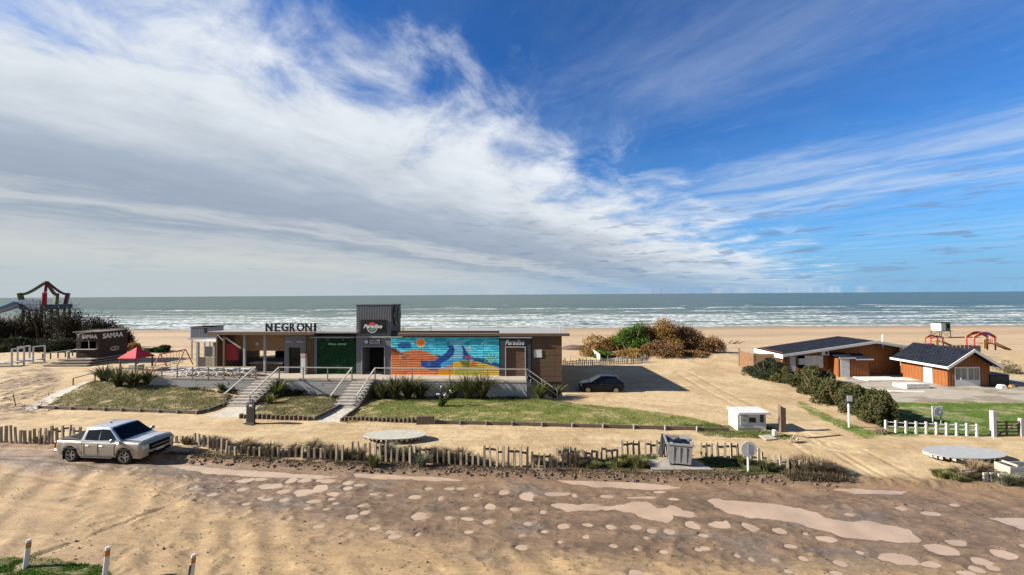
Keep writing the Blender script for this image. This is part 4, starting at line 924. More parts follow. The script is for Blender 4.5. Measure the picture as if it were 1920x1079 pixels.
# white bent kerb path blocks at far left are part of the ground; tables on the terrace
for i, px in enumerate((330, 347, 364, 381, 398, 415, 432, 449, 463)):
    u = A.on(px, 704, DF + .9)[0]; v = DF + .9 + .35 * (i % 2); s_ = A.thing('white_bench_table', 'leftmost white slatted picnic table on the terrace behind the left railing', 'table', u, v, DZ, 'white picnic tables on the terrace') if i == 0 else None
    if s_ is not None:
        first = s_
        for j in range(4): MB().bb(u - .42, u + .42, v - .34 + .17 * j, v - .19 + .17 * j, DZ + .70, DZ + .735).build('table_slat', M['white'], s_)
        for sd in (-1, 1): MB().bb(u - .42, u + .42, v + sd * .62 - .12, v + sd * .62 + .12, DZ + .42, DZ + .455).build('bench_slat', M['white'], s_)
        for sx in (-.32, .32): MB().bar((u + sx, v - .62, DZ), (u + sx, v + .1, DZ + .7), .05).bar((u + sx, v + .62, DZ), (u + sx, v - .1, DZ + .7), .05).bar((u + sx, v - .62, DZ + .42), (u + sx, v + .62, DZ + .42), .05).build('leg_frame', M['white'], s_)
    else:
        c = copy_tree(first); c['label'] = ['second','third','fourth','fifth','sixth','seventh','eighth','ninth'][i - 1] + ' white slatted picnic table from the left on the terrace behind the railing'; c.location = A.w(u, v, DZ); c.rotation_euler.z += random.uniform(-.2, .2)
# red swing frame & red roofed shelter
q = A.thing('red_swing_frame', 'red metal swing frame with sloping legs standing behind the terrace railing', 'swing frame', *A.loc(at(345, 690, 1.5)), 1.5)
pa = at(347, 686, 1.5); pb = at(300, 698, 1.5); top = 1.75
for p in (pa, pb):
    l = Vector((*A.loc(p), 1.5)); MB().bar(l + Vector((-.05, 0, top)), l + Vector((-.35, -.6, 0)), .08).bar(l + Vector((.05, 0, top)), l + Vector((.35, .6, 0)), .08).bar(l + Vector((-.22, -.35, .7)), l + Vector((.22, .35, .7)), .05).build('leg_frame', M['red'], q)
la, lb = Vector((*A.loc(pa), 1.5 + top)), Vector((*A.loc(pb), 1.5 + top)); MB().bar(la, lb, .09).build('top_bar', M['red'], q)
for k in range(3): p = lb.lerp(la, .25 + .25 * k); MB().bar(p, p - Vector((0, 0, 1.2)), .02).bar(p + Vector((.4, 0, 0)), p + Vector((.4, 0, -1.2)), .02).box(p + Vector((.2, 0, -1.22)), (.45, .2, .04)).build('swing_seat', M['oldwood'], q)
P0 = atg(256, 694); sh = thing('red_shelter', 'small open shelter with a bright red pyramid roof near the brown kiosk', 'shelter', P0, R(-4)); hw = 1.0
MB().add([(-hw, -hw, 1.38), (hw, -hw, 1.38), (hw, hw, 1.38), (-hw, hw, 1.38), (0, 0, 2.4), (-hw, -hw, 1.31), (hw, -hw, 1.31), (hw, hw, 1.31), (-hw, hw, 1.31)], [(0, 1, 4), (1, 2, 4), (2, 3, 4), (3, 0, 4), (5, 8, 7, 6), (0, 5, 6, 1), (1, 6, 7, 2), (2, 7, 8, 3), (3, 8, 5, 0)]).build('roof', M['redcloth'], sh)
for i, j in ((-1, -1), (1, -1), (1, 1), (-1, 1)): MB().bar((i * .85, j * .85, -.3), (i * .85, j * .85, 1.32), .11).build('post', M['oldwood'], sh)
MB().bb(-.5, .5, -.35, .35, 0, .55).build('bench', M['greyboard'], sh)
# kiosk
kx, ky = -47.3, 44.4; kf = 2.0
M['kiosk'] = mat('kiosk_boards', (.055, .032, .024), .8, var=.3, scale=4, bump=.3)
kio = thing('kiosk', 'dark brown timber kiosk with white painted lettering on stepped deck', 'kiosk', (kx - 1.3, ky + 1.6, kf)); OFF[kio.name] = (kx - 1.3, ky + 1.6, kf)
x0 = atY(143, 650, ky).x; kx = atY(185, 650, ky).x; ztop = atY(185, 622, ky).z; kd = 3.3
h = kf; k = 0
while h < ztop - .1:
    hh = .21; j = .012 * (k % 2)
    if not (kf + .95 < h + .1 < kf + 1.95): MB().bb(x0 - j, kx + j, ky - j, ky + .1, h, h + hh - .012).build('board', M['kiosk'], kio)
    else: MB().bb(x0 - j, x0 + .5, ky - j, ky + .1, h, h + hh - .012).bb(kx - .3, kx + j, ky - j, ky + .1, h, h + hh - .012).build('board', M['kiosk'], kio)
    MB().bb(kx - .1, kx + j, ky + .1, ky + kd, h, h + hh - .012).build('board', M['kiosk'], kio); h += hh; k += 1
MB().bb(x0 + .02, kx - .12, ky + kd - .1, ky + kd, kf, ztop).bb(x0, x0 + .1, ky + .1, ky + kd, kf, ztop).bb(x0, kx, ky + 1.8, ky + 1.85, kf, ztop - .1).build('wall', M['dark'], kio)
MB().bb(x0 - .1, kx - .1, ky - .35, ky + .1, kf + .95, kf + 1.02).build('counter', M['rail'], kio); MB().bar((x0 + 1.5, ky, kf + 1.0), (x0 + 1.45, ky, kf + 2.0), .07).build('mullion', M['rail'], kio)
MB().bar((x0 - .2, ky - .15, ztop - .05), (kx + .15, ky - .05, ztop + .25), .12).bar((kx + .1, ky - .1, ztop + .2), (kx + .1, ky + kd, ztop + .12), .1).bar((x0 - .1, ky + .05, ztop - .25), (kx - .6, ky - .05, ztop - .02), .08).build('roof_pole', M['rail'], kio)
MB().bb(x0, kx, ky, ky + kd, ztop - .12, ztop - .02).build('roof', M['oldwood'], kio)
text_on(kio, 'SAMAA', .6, .04, M['textw'], name='lettering', loc=((x0 + kx) / 2 + .3, ky - .05, kf + 2.22), bold=.02, width=1.75)
off = OFF[kio.name]
o = letters('SAMAA', .78, .04, M['textw'], kio, loc=(kx + .05 - off[0], ky + kd / 2 - off[1] - .1, kf + 2.15 - off[2]), bold=.025, width=2.35, rz=R(90))
g_ = (x0 + .28, ky - .05, kf + 2.3); MB().add([(g_[0] - .14, g_[1], g_[2] + .42), (g_[0] + .14, g_[1], g_[2] + .42), (g_[0], g_[1], g_[2] + .2)], [(0, 1, 2)]).bar((g_[0], g_[1], g_[2] + .22), (g_[0], g_[1], g_[2]), .03).bar((g_[0] - .1, g_[1], g_[2]), (g_[0] + .1, g_[1], g_[2]), .03).build('glass_icon', M['textw'], kio)
c_ = (kx + .05, ky + 1.75, kf + .85); MB().add([(c_[0], c_[1] + math.cos(a) * .55, c_[2] + math.sin(a) * .28) for a in [i * math.pi / 8 for i in range(16)]], [tuple(range(16))]).build('mask_sign', M['rail'], kio)
MB().box((c_[0] + .02, c_[1] - .2, c_[2] + .03), (.01, .25, .16)).box((c_[0] + .02, c_[1] + .22, c_[2] + .03), (.01, .25, .16)).build('mask_opening', M['dark'], kio)
kd_ = thing('kiosk_steps', 'three broad weathered timber steps around the brown kiosk', 'steps', (kx - 1.5, ky - .8, 1.2)); OFF[kd_.name] = (kx - 1.5, ky - .8, 1.2)
for i in range(3): MB().bb(x0 - .9 - .35 * i, kx + .25 + .2 * i, ky - 1.0 - .4 * i, ky + kd + .2, kf - .25 * (i + 1) + .10, kf - .25 * i - .004).build('step', mat('step_wood', (.34, .27, .21), .85, var=.2, scale=3, wear=(.2, .15, .11), wearamt=.5), kd_)
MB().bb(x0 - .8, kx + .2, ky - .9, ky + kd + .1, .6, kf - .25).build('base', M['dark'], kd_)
pst = atg(141, 672); ps = thing('short_post', 'short pale bollard post at the left corner of the kiosk deck', 'post', (x0 - .3, ky - .5, kf)); MB().bar((0, 0, 0), (0, 0, .7), .12, .11, 8).build('post', M['rail'], ps); MB().bar((0, 0, .7), (0, 0, .82), .17, .15, 8).build('cap', M['white'], ps)
# white day beds on the sand
def daybed(px0, px1, py, lab):
    a = atg(px0, py); b = atg(px1, py); w = (b - a).length; o = thing('day_bed', lab, 'day bed', a, math.atan2(b.y - a.y, b.x - a.x) + .12, 'white day beds on the sand'); d = 1.15; H = 1.95
    for x in (0, w):
        for y in (0, d): MB().bar((x, y, -.1), (x, y, H), .11).build('post', M['white'], o)
    for y in (0, d): pass
    for x in (0, w): MB().bar((x, -.05, H), (x, d + .05, H), .11).build('top_rail', M['white'], o)
    for k in range(7): MB().bb(0, w, .02 + k * d / 7, (k + 1) * d / 7 - .02, .42, .47).build('bed_slat', M['white'], o)
    MB().bb(0, w, -.04, .04, .28, .42).bb(0, w, d - .04, d + .04, .28, .42).build('bed_frame', M['white'], o); return o
daybed(-50, 12, 690, 'white four post day bed cut by the left picture edge'); daybed(33, 58, 683, 'white four post day bed on the sand near the dark shrubs')
for i, (px, py, h_, lean) in enumerate(((30, 762, 1.0, -.25), (18, 700, .5, .1))):
    if i: continue
    p = atg(px, py); o = thing('leaning_stick', 'thin leaning dark stick in the scrubby sand at left', 'post', p); MB().bar((0, 0, -.1), (lean, 0, h_), .035, .03, 6).build('stick', M['oldwood'], o)
# wall of low brown boards to the left of the kiosk
fa, fb = atg(80, 676), atg(136, 668)
f = thing('low_rail_fence', 'low weathered rail in front of the dark shrubs left of the kiosk', 'fence', fa); MB().bar((0, 0, .8), fb - fa + Vector((0, 0, .8)), .1).build('rail', M['rail'], f)
for i in range(5): p = (fb - fa) * (i / 4); MB().bar(p - Vector((0, 0, .1)), p + Vector((0, 0, .8)), .09).build('post', M['oldwood'], f)

# ================================================================== HOUSES ON THE RIGHT
H = Frame(0, 0, 0)
def board_wall(parent, pts_top, x0, x1, y, z0, m, name='boards', w=.15, holes=(), axis='x', th=.06):
    """vertical boards following a roofline; pts_top [(x,z)...]; joined, far too narrow to pick apart"""
    mb = MB(); tx = [p[0] for p in pts_top]; tz = [p[1] for p in pts_top]; x = x0; k = 0
    while x < x1 - .01:
        e = min(x + w, x1); zt = float(np.interp((x + e) / 2, tx, tz)); d = .012 * (k % 2); segs = [(z0, zt)]
        for hx0, hx1, hz0, hz1 in holes:
            if x + .02 < hx1 and e - .02 > hx0:
                ns = []
                for a, b in segs:
                    if hz0 > a: ns.append((a, min(b, hz0)))
                    if hz1 < b: ns.append((max(a, hz1), b))
                segs = ns
        for a, b in segs:
            if b - a > .02:
                if axis == 'x': mb.bb(x, e - .008, y - d, y + th, a, b)
                else: mb.bb(y - d, y + th, x, e - .008, a, b)
        x = e; k += 1
    return mb.build(name, m, parent, kind='stuff')
def tiled(parent, p00, p10, p11, p01, nu, nv, m, th=.12):
    """roof plane with courses of overlapping slates: p00-p10 eave, p01-p11 ridge"""
    p00, p10, p11, p01 = map(Vector, (p00, p10, p11, p01)); nrm = (p10 - p00).cross(p01 - p00).normalized()
    if nrm.z < 0: nrm = -nrm
    mb = MB(); mb.add([p00, p10, p11, p01] + [p - Vector((0, 0, th)) for p in (p00, p10, p11, p01)], [(0, 1, 2, 3), (4, 7, 6, 5), (0, 4, 5, 1), (1, 5, 6, 2), (2, 6, 7, 3), (3, 7, 4, 0)]).build('roof_slab', m, parent)
    mb = MB(); P = lambda u, v: (p00.lerp(p10, u)).lerp(p01.lerp(p11, u), v)
    for j in range(nv):
        for i in range(nu):
            s = .5 * (j % 2) / nu; a = max(0, i / nu + s - .5 / nu * 0) ; b = min(1, (i + 1) / nu + s)
            if b <= a: continue
            l = random.uniform(.028, .045); v0, v1 = j / nv, (j + 1) / nv
            q = [P(a + .004, v0) + nrm * l, P(b - .004, v0) + nrm * l, P(b - .004, v1) + nrm * .012, P(a + .004, v1) + nrm * .012, P(a + .004, v0) + nrm * .003, P(b - .004, v0) + nrm * .003]
            mb.add(q, [(0, 1, 2, 3), (4, 5, 1, 0)])
    mb.build('roof_tiles', m, parent, kind='stuff')
YR = 41.0; YW = 41.7
L_ = atY(1468, 666, YR); T_ = atY(1643, 640, YR); R_ = atY(1710, 651.5, YR); back = YR + 4.8
mh = H.thing('beach_house', 'wide low cedar house with dark slate gable roof and white trim', 'house', 34, 43, 0)
wl, wr = L_.x + .45, R_.x - .6
top = [(L_.x, L_.z - .16), (T_.x, T_.z - .16), (R_.x, R_.z - .16)]
dw = atY(1481, 669, YW), atY(1492.5, 694, YW); ww = atY(1497, 667.5, YW), atY(1544, 690, YW)
board_wall(mh, top, wl, wr, YW, -.1, M['orange'], holes=[(dw[0].x, dw[1].x, 0, dw[0].z), (ww[0].x, ww[1].x, ww[1].z, ww[0].z)])
MB().bb(wl, wr, back - .5, back - .4, -.1, 2.6).bb(wl + .02, wl + .1, YW + .07, back - .5, -.1, 2.5).bb(wr - .1, wr - .02, YW + .07, back - .5, -.1, 3.0).build('wall', M['orange'], mh)
MB().bb(dw[0].x, dw[1].x, YW + .02, YW + .08, 0, dw[0].z).build('door', M['white'], mh)
for i in range(4):
    a = ww[0].x + (ww[1].x - ww[0].x) * i / 4; MB().bb(a + .01, a + (ww[1].x - ww[0].x) / 4 - .01, YW - .02, YW + .05, ww[1].z + (.35 if i == 0 else 0), ww[0].z - (.3 if i == 0 else 0)).build('shutter', M['white'], mh)
tiled(mh, (L_.x, YR, L_.z), (L_.x, back, L_.z), (T_.x, back, T_.z), (T_.x, YR, T_.z), 16, 26, M['slate'])
tiled(mh, (R_.x, back, R_.z), (R_.x, YR, R_.z), (T_.x, YR, T_.z), (T_.x, back, T_.z), 16, 11, M['slate'])
for a, b in ((L_, T_), (T_, R_)): MB().add([(a.x, YR - .06, a.z + .05), (b.x, YR - .06, b.z + .05), (b.x, YR - .06, b.z - .23), (a.x, YR - .06, a.z - .23), (a.x, YR - .003, a.z + .05), (b.x, YR - .003, b.z + .05), (b.x, YR - .003, b.z - .23), (a.x, YR - .003, a.z - .23)], [(0, 1, 2, 3), (4, 7, 6, 5), (0, 4, 5, 1), (2, 6, 7, 3), (1, 5, 6, 2), (0, 3, 7, 4)]).build('barge_board', M['white'], mh)
MB().bb(L_.x - .06, L_.x - .003, YR - .06, back, L_.z - .42, L_.z + .04).build('fascia', M['white'], mh)
pc = atY(1655, 644, YR + .6); MB().bar((pc.x, pc.y, pc.z - .4), (pc.x + .03, pc.y, pc.z + .95), .075, .075, 8).build('flue_pipe', M['white'], mh)
ac0, ac1 = atY(1536, 657.5, YW), atY(1549.5, 665.5, YW); ac = H.thing('air_conditioner', 'small white air conditioner box under the eave of the wide house', 'air conditioner', ac0.x, YW - .2, ac1.z)
MB().bb(ac0.x, ac1.x, YW - .36, YW - .02, ac1.z, ac0.z).build('casing', M['white'], ac, bevel=.02)
fc = MB(); cx, cz = ac0.x + .5, (ac0.z + ac1.z) / 2; fc.prism([(cx + math.cos(i * .5236) * .17, cz + math.sin(i * .5236) * .17) for i in range(12)], YW - .375, YW - .362).build('fan_grille', M['navy'], ac)
# entrance block
vy = 40.55; v0 = atY(1573, 700, vy).x; v1 = atY(1630, 700, vy).x; vz = atY(1600, 673, vy).z
ve = mh
vd = atY(1576, 674, vy), atY(1593.5, 708, vy)
board_wall(ve, [(v0, vz), (v1, vz)], v0, v1, vy, -.1, M['orange'], 'porch_boards', holes=[(vd[0].x, vd[1].x, 0, vd[0].z)])
board_wall(ve, [(vy, vz), (YW, vz)], vy + .02, YW - .03, v0 + .0, -.1, M['orange'], 'porch_side_boards', axis='y'); MB().bb(v1 - .06, v1, vy + .08, YW - .03, -.1, vz).build('porch_wall', M['orange'], ve)
pd = MB().bb(vd[0].x, vd[1].x, vy - .02, vy + .05, 0, vd[0].z).build('door', M['white'], ve); MB().bb(vd[1].x - .15, vd[1].x - .1, vy - .06, vy - .02, 1.0, 1.1).build('door_handle', M['chrome'], pd)
for s_, e_, dz in ((v0 - .25, vd[1].x + .35, .12), (vd[1].x + .36, v1 + .15, -.03)):
    MB().add([(s_, vy - .35, vz + dz), (e_, vy - .35, vz + dz), (e_, YW - .03, vz + dz + .32), (s_, YW - .03, vz + dz + .32), (s_, vy - .35, vz + dz + .07), (e_, vy - .35, vz + dz + .07), (e_, YW - .03, vz + dz + .39), (s_, YW - .03, vz + dz + .39)], [(0, 1, 2, 3), (4, 5, 6, 7), (0, 1, 5, 4), (1, 2, 6, 5), (2, 3, 7, 6), (3, 0, 4, 7)]).build('porch_roof', M['slate'], ve)
    MB().bb(s_, e_, vy - .4, vy - .353, vz + dz - .05, vz + dz + .06).build('porch_fascia', M['white'], ve)
# small gabled house
YS = 35.6; YF = 36.25; sl = atY(1777, 689, YS); stp = atY(1827, 656, YS); sr = atY(1881, 688, YS); sb = YS + 5.4
gx0, gx1 = atY(1777, 720, YF).x, atY(1857, 720, YF).x
so = H.thing('cedar_cabin', 'small cedar cabin with steep white gable trim and white glazed double doors', 'cabin', (gx0 + gx1) / 2, 38.5, 0)
top = [(sl.x, sl.z - .14), (stp.x, stp.z - .14), (sr.x, sr.z - .14)]
d0, d1 = atY(1789.5, 688.5, YF), atY(1838.5, 726, YF)
board_wall(so, top, gx0, gx1, YF, -.1, M['orange'], holes=[(d0.x, d1.x, 0, d0.z)])
sd0, sd1 = 37.55, 38.35; zs_ = float(np.interp(gx0, [sl.x, stp.x], [sl.z, stp.z])) - .13
board_wall(so, [(YF, zs_), (sb, zs_)], YF + .07, sb - .5, gx0, -.1, M['orange'], 'side_boards', axis='y', holes=[(sd0, sd1, 0, 1.98)])
MB().bb(gx0 - .03, gx0 + .04, sd0, sd1, 0, 1.98).build('side_door', M['white'], so)
MB().bb(gx1 - .08, gx1, YF + .07, sb - .5, -.1, zs_).bb(gx0, gx1, sb - .5, sb - .42, -.1, zs_).bb(gx0 + .08, gx1 - .1, YF + .5, YF + .55, 0, 2.3).build('wall', M['orange'], so)
wd = (d1.x - d0.x) / 2
for i in range(2):
    a = d0.x + i * wd; dr_ = MB().bb(a + .01, a + wd - .01, YF - .01, YF + .05, 0, .7).bb(a + .01, a + .09, YF - .01, YF + .05, .7, d0.z - .01).bb(a + wd - .09, a + wd - .01, YF - .01, YF + .05, .7, d0.z - .01).bb(a + .09, a + wd - .09, YF - .01, YF + .05, d0.z - .12, d0.z - .01).bb(a + wd / 2 - .03, a + wd / 2 + .03, YF - .01, YF + .05, .7, d0.z - .12).build('double_door', M['white'], so)
    for j in range(2): MB().bb(a + .09 + j * (wd / 2 - .06), a + wd / 2 - .03 + j * (wd / 2 - .06), YF + .01, YF + .03, .7, d0.z - .12).build('pane', M['glasspane'], dr_)
tiled(so, (sl.x, YS, sl.z), (sl.x, sb, sl.z), (stp.x, sb, stp.z), (stp.x, YS, stp.z), 18, 10, M['slate'])
tiled(so, (sr.x, sb, sr.z), (sr.x, YS, sr.z), (stp.x, YS, stp.z), (stp.x, sb, stp.z), 18, 10, M['slate'])
for a, b in ((sl, stp), (stp, sr)): MB().add([(a.x, YS - .06, a.z + .05), (b.x, YS - .06, b.z + .05), (b.x, YS - .06, b.z - .22), (a.x, YS - .06, a.z - .22), (a.x, YS - .003, a.z + .05), (b.x, YS - .003, b.z + .05), (b.x, YS - .003, b.z - .22), (a.x, YS - .003, a.z - .22)], [(0, 1, 2, 3), (4, 7, 6, 5), (0, 4, 5, 1), (2, 6, 7, 3), (1, 5, 6, 2), (0, 3, 7, 4)]).build('barge_board', M['white'], so)
MB().bb(sl.x - .05, sl.x - .003, YS - .06, sb, sl.z - .16, sl.z + .04).build('fascia', M['white'], so)
p = atY(1862, 683, YF); MB().bb(gx1 + .01, gx1 + .5, YF, YF + .3, p.z - .02, p.z + .1).bb(gx0 + .25, gx0 + .4, YF - .3, YF - .02, zs_ - .1, zs_ + .1).build('eave_bracket', M['white'], so); MB().bar((gx1 + .2, YF - .1, p.z - .05), (gx1 + .2, YF - .1, p.z - .25), .07, .1, 8).build('lamp', M['white'], so)
# plank screen left of the wide house
fs = H.thing('plank_screen', 'warm brown plank screen at the left end of the wide house', 'fence', 27, 45, 0)
ya, yb_ = 46.6, 43.1; xa, xb = atY(1387, 680, ya).x, atY(1413, 680, yb_).x; n = 14
for i in range(n):
    t0 = i / n; y0_ = ya + (yb_ - ya) * t0; x0_ = xa + (xb - xa) * t0; x1_ = xa + (xb - xa) * (i + 1) / n; y1_ = ya + (yb_ - ya) * (i + 1) / n
    zz = 2.1; MB().bar((x0_, y0_, zz / 2), (x0_ + (x1_ - x0_) * .8, y0_ + (y1_ - y0_) * .8, zz / 2), .04, zz * random.uniform(.93, 1.0)).build('plank', mat('screen_planks', (.27, .15, .075), .8, var=.3, scale=3), fs)
MB().bb(xa - .08, xa + .02, ya, ya + .1, -.1, 2.3).bb(xb, xb + .1, yb_ - .1, yb_, -.1, 2.2).build('post', M['oldwood'], fs)
MB().bar((xb, yb_, 2.0), (wl, YW + .4, 2.2), .06, .3).bar((xb, yb_, 1.0), (wl, YW + .4, 1.0), .04, 1.9).build('side_screen', M['brown'], fs)
# slabs stacked on the patio
def slab(lab, p0, px1, dep, h_, tilt=0.0, m='concrete', rz=0.0, g='concrete slabs lying on the patio'):
    a = at(*p0, 0); b = at(px1, p0[1], 0); o = thing('concrete_slab', lab, 'slab', a, rz, g); MB().box(((b.x - a.x) / 2, dep / 2, h_ / 2 + abs(tilt) * .5), (b.x - a.x, dep, h_), rx=tilt).build('slab', M[m], o, bevel=.03); return o
pale = mat('pale_slab', (.80, .76, .68), .85, var=.15, scale=3, bump=.3); M['pale'] = pale
slab('large flat pale slab lying on the patio behind the others', (1627, 717), 1700, 1.7, .2, 0, 'pale'); slab('thick pale slab with dark end, tilted on the patio', (1700, 732), 1748, 1.25, .42, -.12, 'pale', .05)
slab('long narrow pale slab lying in front on the patio', (1669, 737), 1730, .35, .16, 0, 'pale', -.12); slab('thin pale slab lying right behind the tilted slab', (1690, 716), 1750, 1.3, .14, 0, 'pale', .03)
p = at(1875, 727, 0); o = thing('black_crate', 'large black covered crate beside the cedar cabin', 'crate', p, 0); MB().bb(-.85, .95, 0, 1.5, 0, 1.15).build('cover', M['black'], o, bevel=.06); MB().bb(-.9, 1.0, -.04, 1.55, 1.152, 1.2).build('lid', M['navy'], o)
p = at(1874, 729, 0); o = MB().box((0, 0, .2), (.75, .5, .42), taper=.7).build('white_sack', M['white'], None, bevel=.08, label='white full sack on the ground in front of the black crate', cat='sack'); o.location = p + Vector((0, -.15, 0))
p = at(1895, 728, 0); o = MB().box((0, 0, .16), (.6, .5, .34), taper=.7).build('orange_sack', mat('orange_sack', (.5, .24, .06), .8), None, bevel=.08, label='orange tan sack on the ground right of the white one', cat='sack'); o.location = p
# dark wooden fence behind the cabin on the right
o = thing('dark_slat_fence', 'dark slat fence on the beach edge behind the cedar cabin', 'fence', (50, 52, 0))
for i in range(26): x = 49 + i * .55; z = hz(x, 52); MB().bb(x - 50, x - 50 + .42, -.03, .03, z, z + 1.5).build('slat', M['oldwood'], o)

# ================================================================== BEACH FURNITURE FAR RIGHT
p = Vector((*at(1764, 634, -2.75)[:2], 0)); p.z = hz(p.x, p.y); s_ = 1.0
lt = thing('lifeguard_tower', 'raised white lifeguard hut with dark flat roof on thin legs', 'lifeguard tower', p, R(4))
for x in (-1.3, 1.3):
    for y in (-1.2, 1.2): MB().bar((x, y, -.2), (x * .92, y * .92, 1.75), .10).build('leg', M['black'], lt)
MB().bar((-1.3, -1.2, .2), (1.2, -1.2, 1.6), .05).bar((1.3, -1.2, .2), (-1.2, -1.2, 1.6), .05).build('brace', M['black'], lt)
MB().bb(-1.6, 1.6, -1.4, 1.4, 1.75, 1.88).build('platform', M['oldwood'], lt)
ca = MB().bb(-1.25, 0.0, -1.1, 1.1, 1.88, 3.9).build('white_cabin', M['white'], lt); MB().bb(0.002, 1.3, -1.1, 1.1, 1.88, 3.9).build('green_cabin', M['teal'], lt)
MB().bb(.35, 1.1, -1.14, -1.1, 2.5, 3.5).build('window', M['dark'], lt)
MB().add([(-2.0, -1.6, 4.05), (1.8, -1.6, 3.9), (1.8, 1.6, 3.9), (-2.0, 1.6, 4.05), (-2.0, -1.6, 4.18), (1.8, -1.6, 4.02), (1.8, 1.6, 4.02), (-2.0, 1.6, 4.18)], [(0, 3, 2, 1), (4, 5, 6, 7), (0, 1, 5, 4), (1, 2, 6, 5), (2, 3, 7, 6), (3, 0, 4, 7)]).build('roof', M['teal'], lt)
MB().bar((-1.4, -.6, 1.8), (-4.3, -.6, 0), .35, .08).bar((-1.4, -.85, 2.7), (-4.3, -.85, .9), .05).build('ramp', M['oldwood'], lt)
M['orangep'] = mat('orange_plastic', (.65, .25, .05), .5)
def playset(px, py, zg, w, h_, lab, tall=False):
    p = Vector((*at(px, py, zg)[:2], 0)); p.z = hz(p.x, p.y); o = thing('playground_set', lab, 'playground', p, R(3), 'bright plastic playgrounds on the beach')
    hw = w / 2; f = lambda x: h_ * (.70 + .30 * math.cos(x / hw * 1.3))
    for x in (-hw, hw):
        for y in (-.5, .5): MB().bar((x, y, -.2), (x, y, f(x)), .10, .10, 8).build('post', M['red'], o)
    for i, m_ in enumerate(('orangep', 'red', 'purple', 'red')):
        a = -hw - .15 + (w + .3) * i / 4; b = a + (w + .3) / 4; pts = [(t_, f(t_)) for t_ in np.linspace(a, b, 5)] + [(t_, f(t_) - h_ * .15) for t_ in np.linspace(b, a, 5)]
        for y in (-.5, .5): MB().prism(pts, y - .05, y + .05).build('arch_panel', M[m_], o)
    MB().bb(-.1, hw, -.5, .5, h_ * .34, h_ * .38).build('deck', M['red'], o); MB().bb(-.35, .1, -.62, -.55, .3, h_ * .6).build('panel', M['yellow'], o)
    MB().bb(-hw - .5, -hw * .4, -.5, .4, .1, h_ * .22).build('tunnel', M['purple'], o)
    for y in (-.4, .4): MB().bar((hw, y, h_ * .44), (hw + h_ * .95, y, .05), .08, .14).build('slide_side', M['red' if y < 0 else 'yellow'], o)
    MB().bar((hw, 0, h_ * .38), (hw + h_ * .95, 0, -.02), .7, .05).build('slide', M['yellow'], o)
    for k in range(4): MB().bar((hw * .2 + .3 * k, -.5, h_ * .38), (hw * .2 + .3 * k, -.5, h_ * .62), .05).build('rail_bar', M['red'], o)
    return o
playset(1840, 671, -1.7, 3.6, 3.0, 'nearer red and yellow plastic playground behind the cabin roof'); playset(1752, 649, -2.5, 2.8, 2.2, 'farther small purple and red plastic playground beside the lifeguard hut')

# ================================================================== WATER SLIDE FAR LEFT
YT = 74.0; cxp = atY(87, 570, YT); wt = thing('slide_tower', 'tall water slide tower with curved olive and red arches and blue platform', 'slide tower', (cxp.x, YT, hz(cxp.x, YT)), R(-12)); gz = wt.location.z
ztp = atY(87, 529, YT).z - gz; zsh = atY(50, 553, YT).z - gz; zpl = atY(87, 571, YT).z - gz; hw = (atY(127, 560, YT).x - atY(48, 560, YT).x) / 2 * .8
def arch(pts, w, d, m_):
    for a, b in zip(pts[:-1], pts[1:]): pass
    mb = MB()
    for a, b in zip(pts[:-1], pts[1:]): mb.bar(a, b, w, d)
    return mb.build('arch', m_, wt)
M['arch_red'] = mat('arch_red', (.30, .012, .03), .5); M['arch_plum'] = mat('arch_plum', (.13, .03, .07), .5); M['arch_blue'] = mat('arch_blue', (.03, .07, .14), .5)
cor = [(-1, -.75, 'olive'), (-.45, .85, 'olive'), (1, -.75, 'arch_red'), (.5, .85, 'arch_plum')]
for sx, sy, m_ in cor:
    pts = []
    for k in range(7):
        t_ = k / 6; r_ = math.cos(t_ * math.pi / 2) ** 1.0 * .92 + .08 * (1 - t_); zz = zsh + (ztp - zsh) * (.55 * t_ ** 2.2 + .45 * t_ * t_ * (3 - 2 * t_)); pts.append((sx * hw * (1 - t_), sy * hw * .8 * (1 - t_), zz))
    arch(pts, .36, .4, M[m_]); MB().bar((sx * hw, sy * hw * .8, zsh + .3), (sx * hw * .86, sy * hw * .8 * .9, zpl), .6, .5).build('arch_leg', M[m_], wt)
for sx in (-.7, -.2, .35, .8):
    for sy in (-.6, .6): MB().bar((sx * hw, sy * hw, -.3), (sx * hw, sy * hw, zpl - .9), .3).build('leg', M['black'], wt)
MB().bb(-hw * .85, hw * .85, -hw * .7, hw * .7, zpl - .9, zpl).build('platform', M['arch_blue'], wt); MB().bb(-hw * .85, hw * .85, -hw * .72, -hw * .68, zpl, zpl + .9).build('platform_rail', M['arch_blue'], wt)
MB().bar((0, 0, ztp - .2), (0, 0, ztp + .12), .4, .3, 10).build('crown', M['oldwood'], wt)
for k, (dy, dz) in enumerate(((-.5, 0), (.6, .35))):
    a = Vector((-hw * .6, dy - 2, zpl + .2 + dz)); sl_ = MB(); prev = None
    for i in range(13):
        t_ = i / 12; p = Vector((a.x - 24 * t_, a.y - 6 * t_, a.z - (zpl - 1.5) * (t_ ** .85)))
        if prev: 
            sl_.bar(prev, p, 1.25, .08); sl_.bar(prev + Vector((0, -.65, .22)), p + Vector((0, -.65, .22)), .1, .5); sl_.bar(prev + Vector((0, .65, .22)), p + Vector((0, .65, .22)), .1, .5)
        prev = p
    sl_.build('slide_chute', M['blue'], wt)

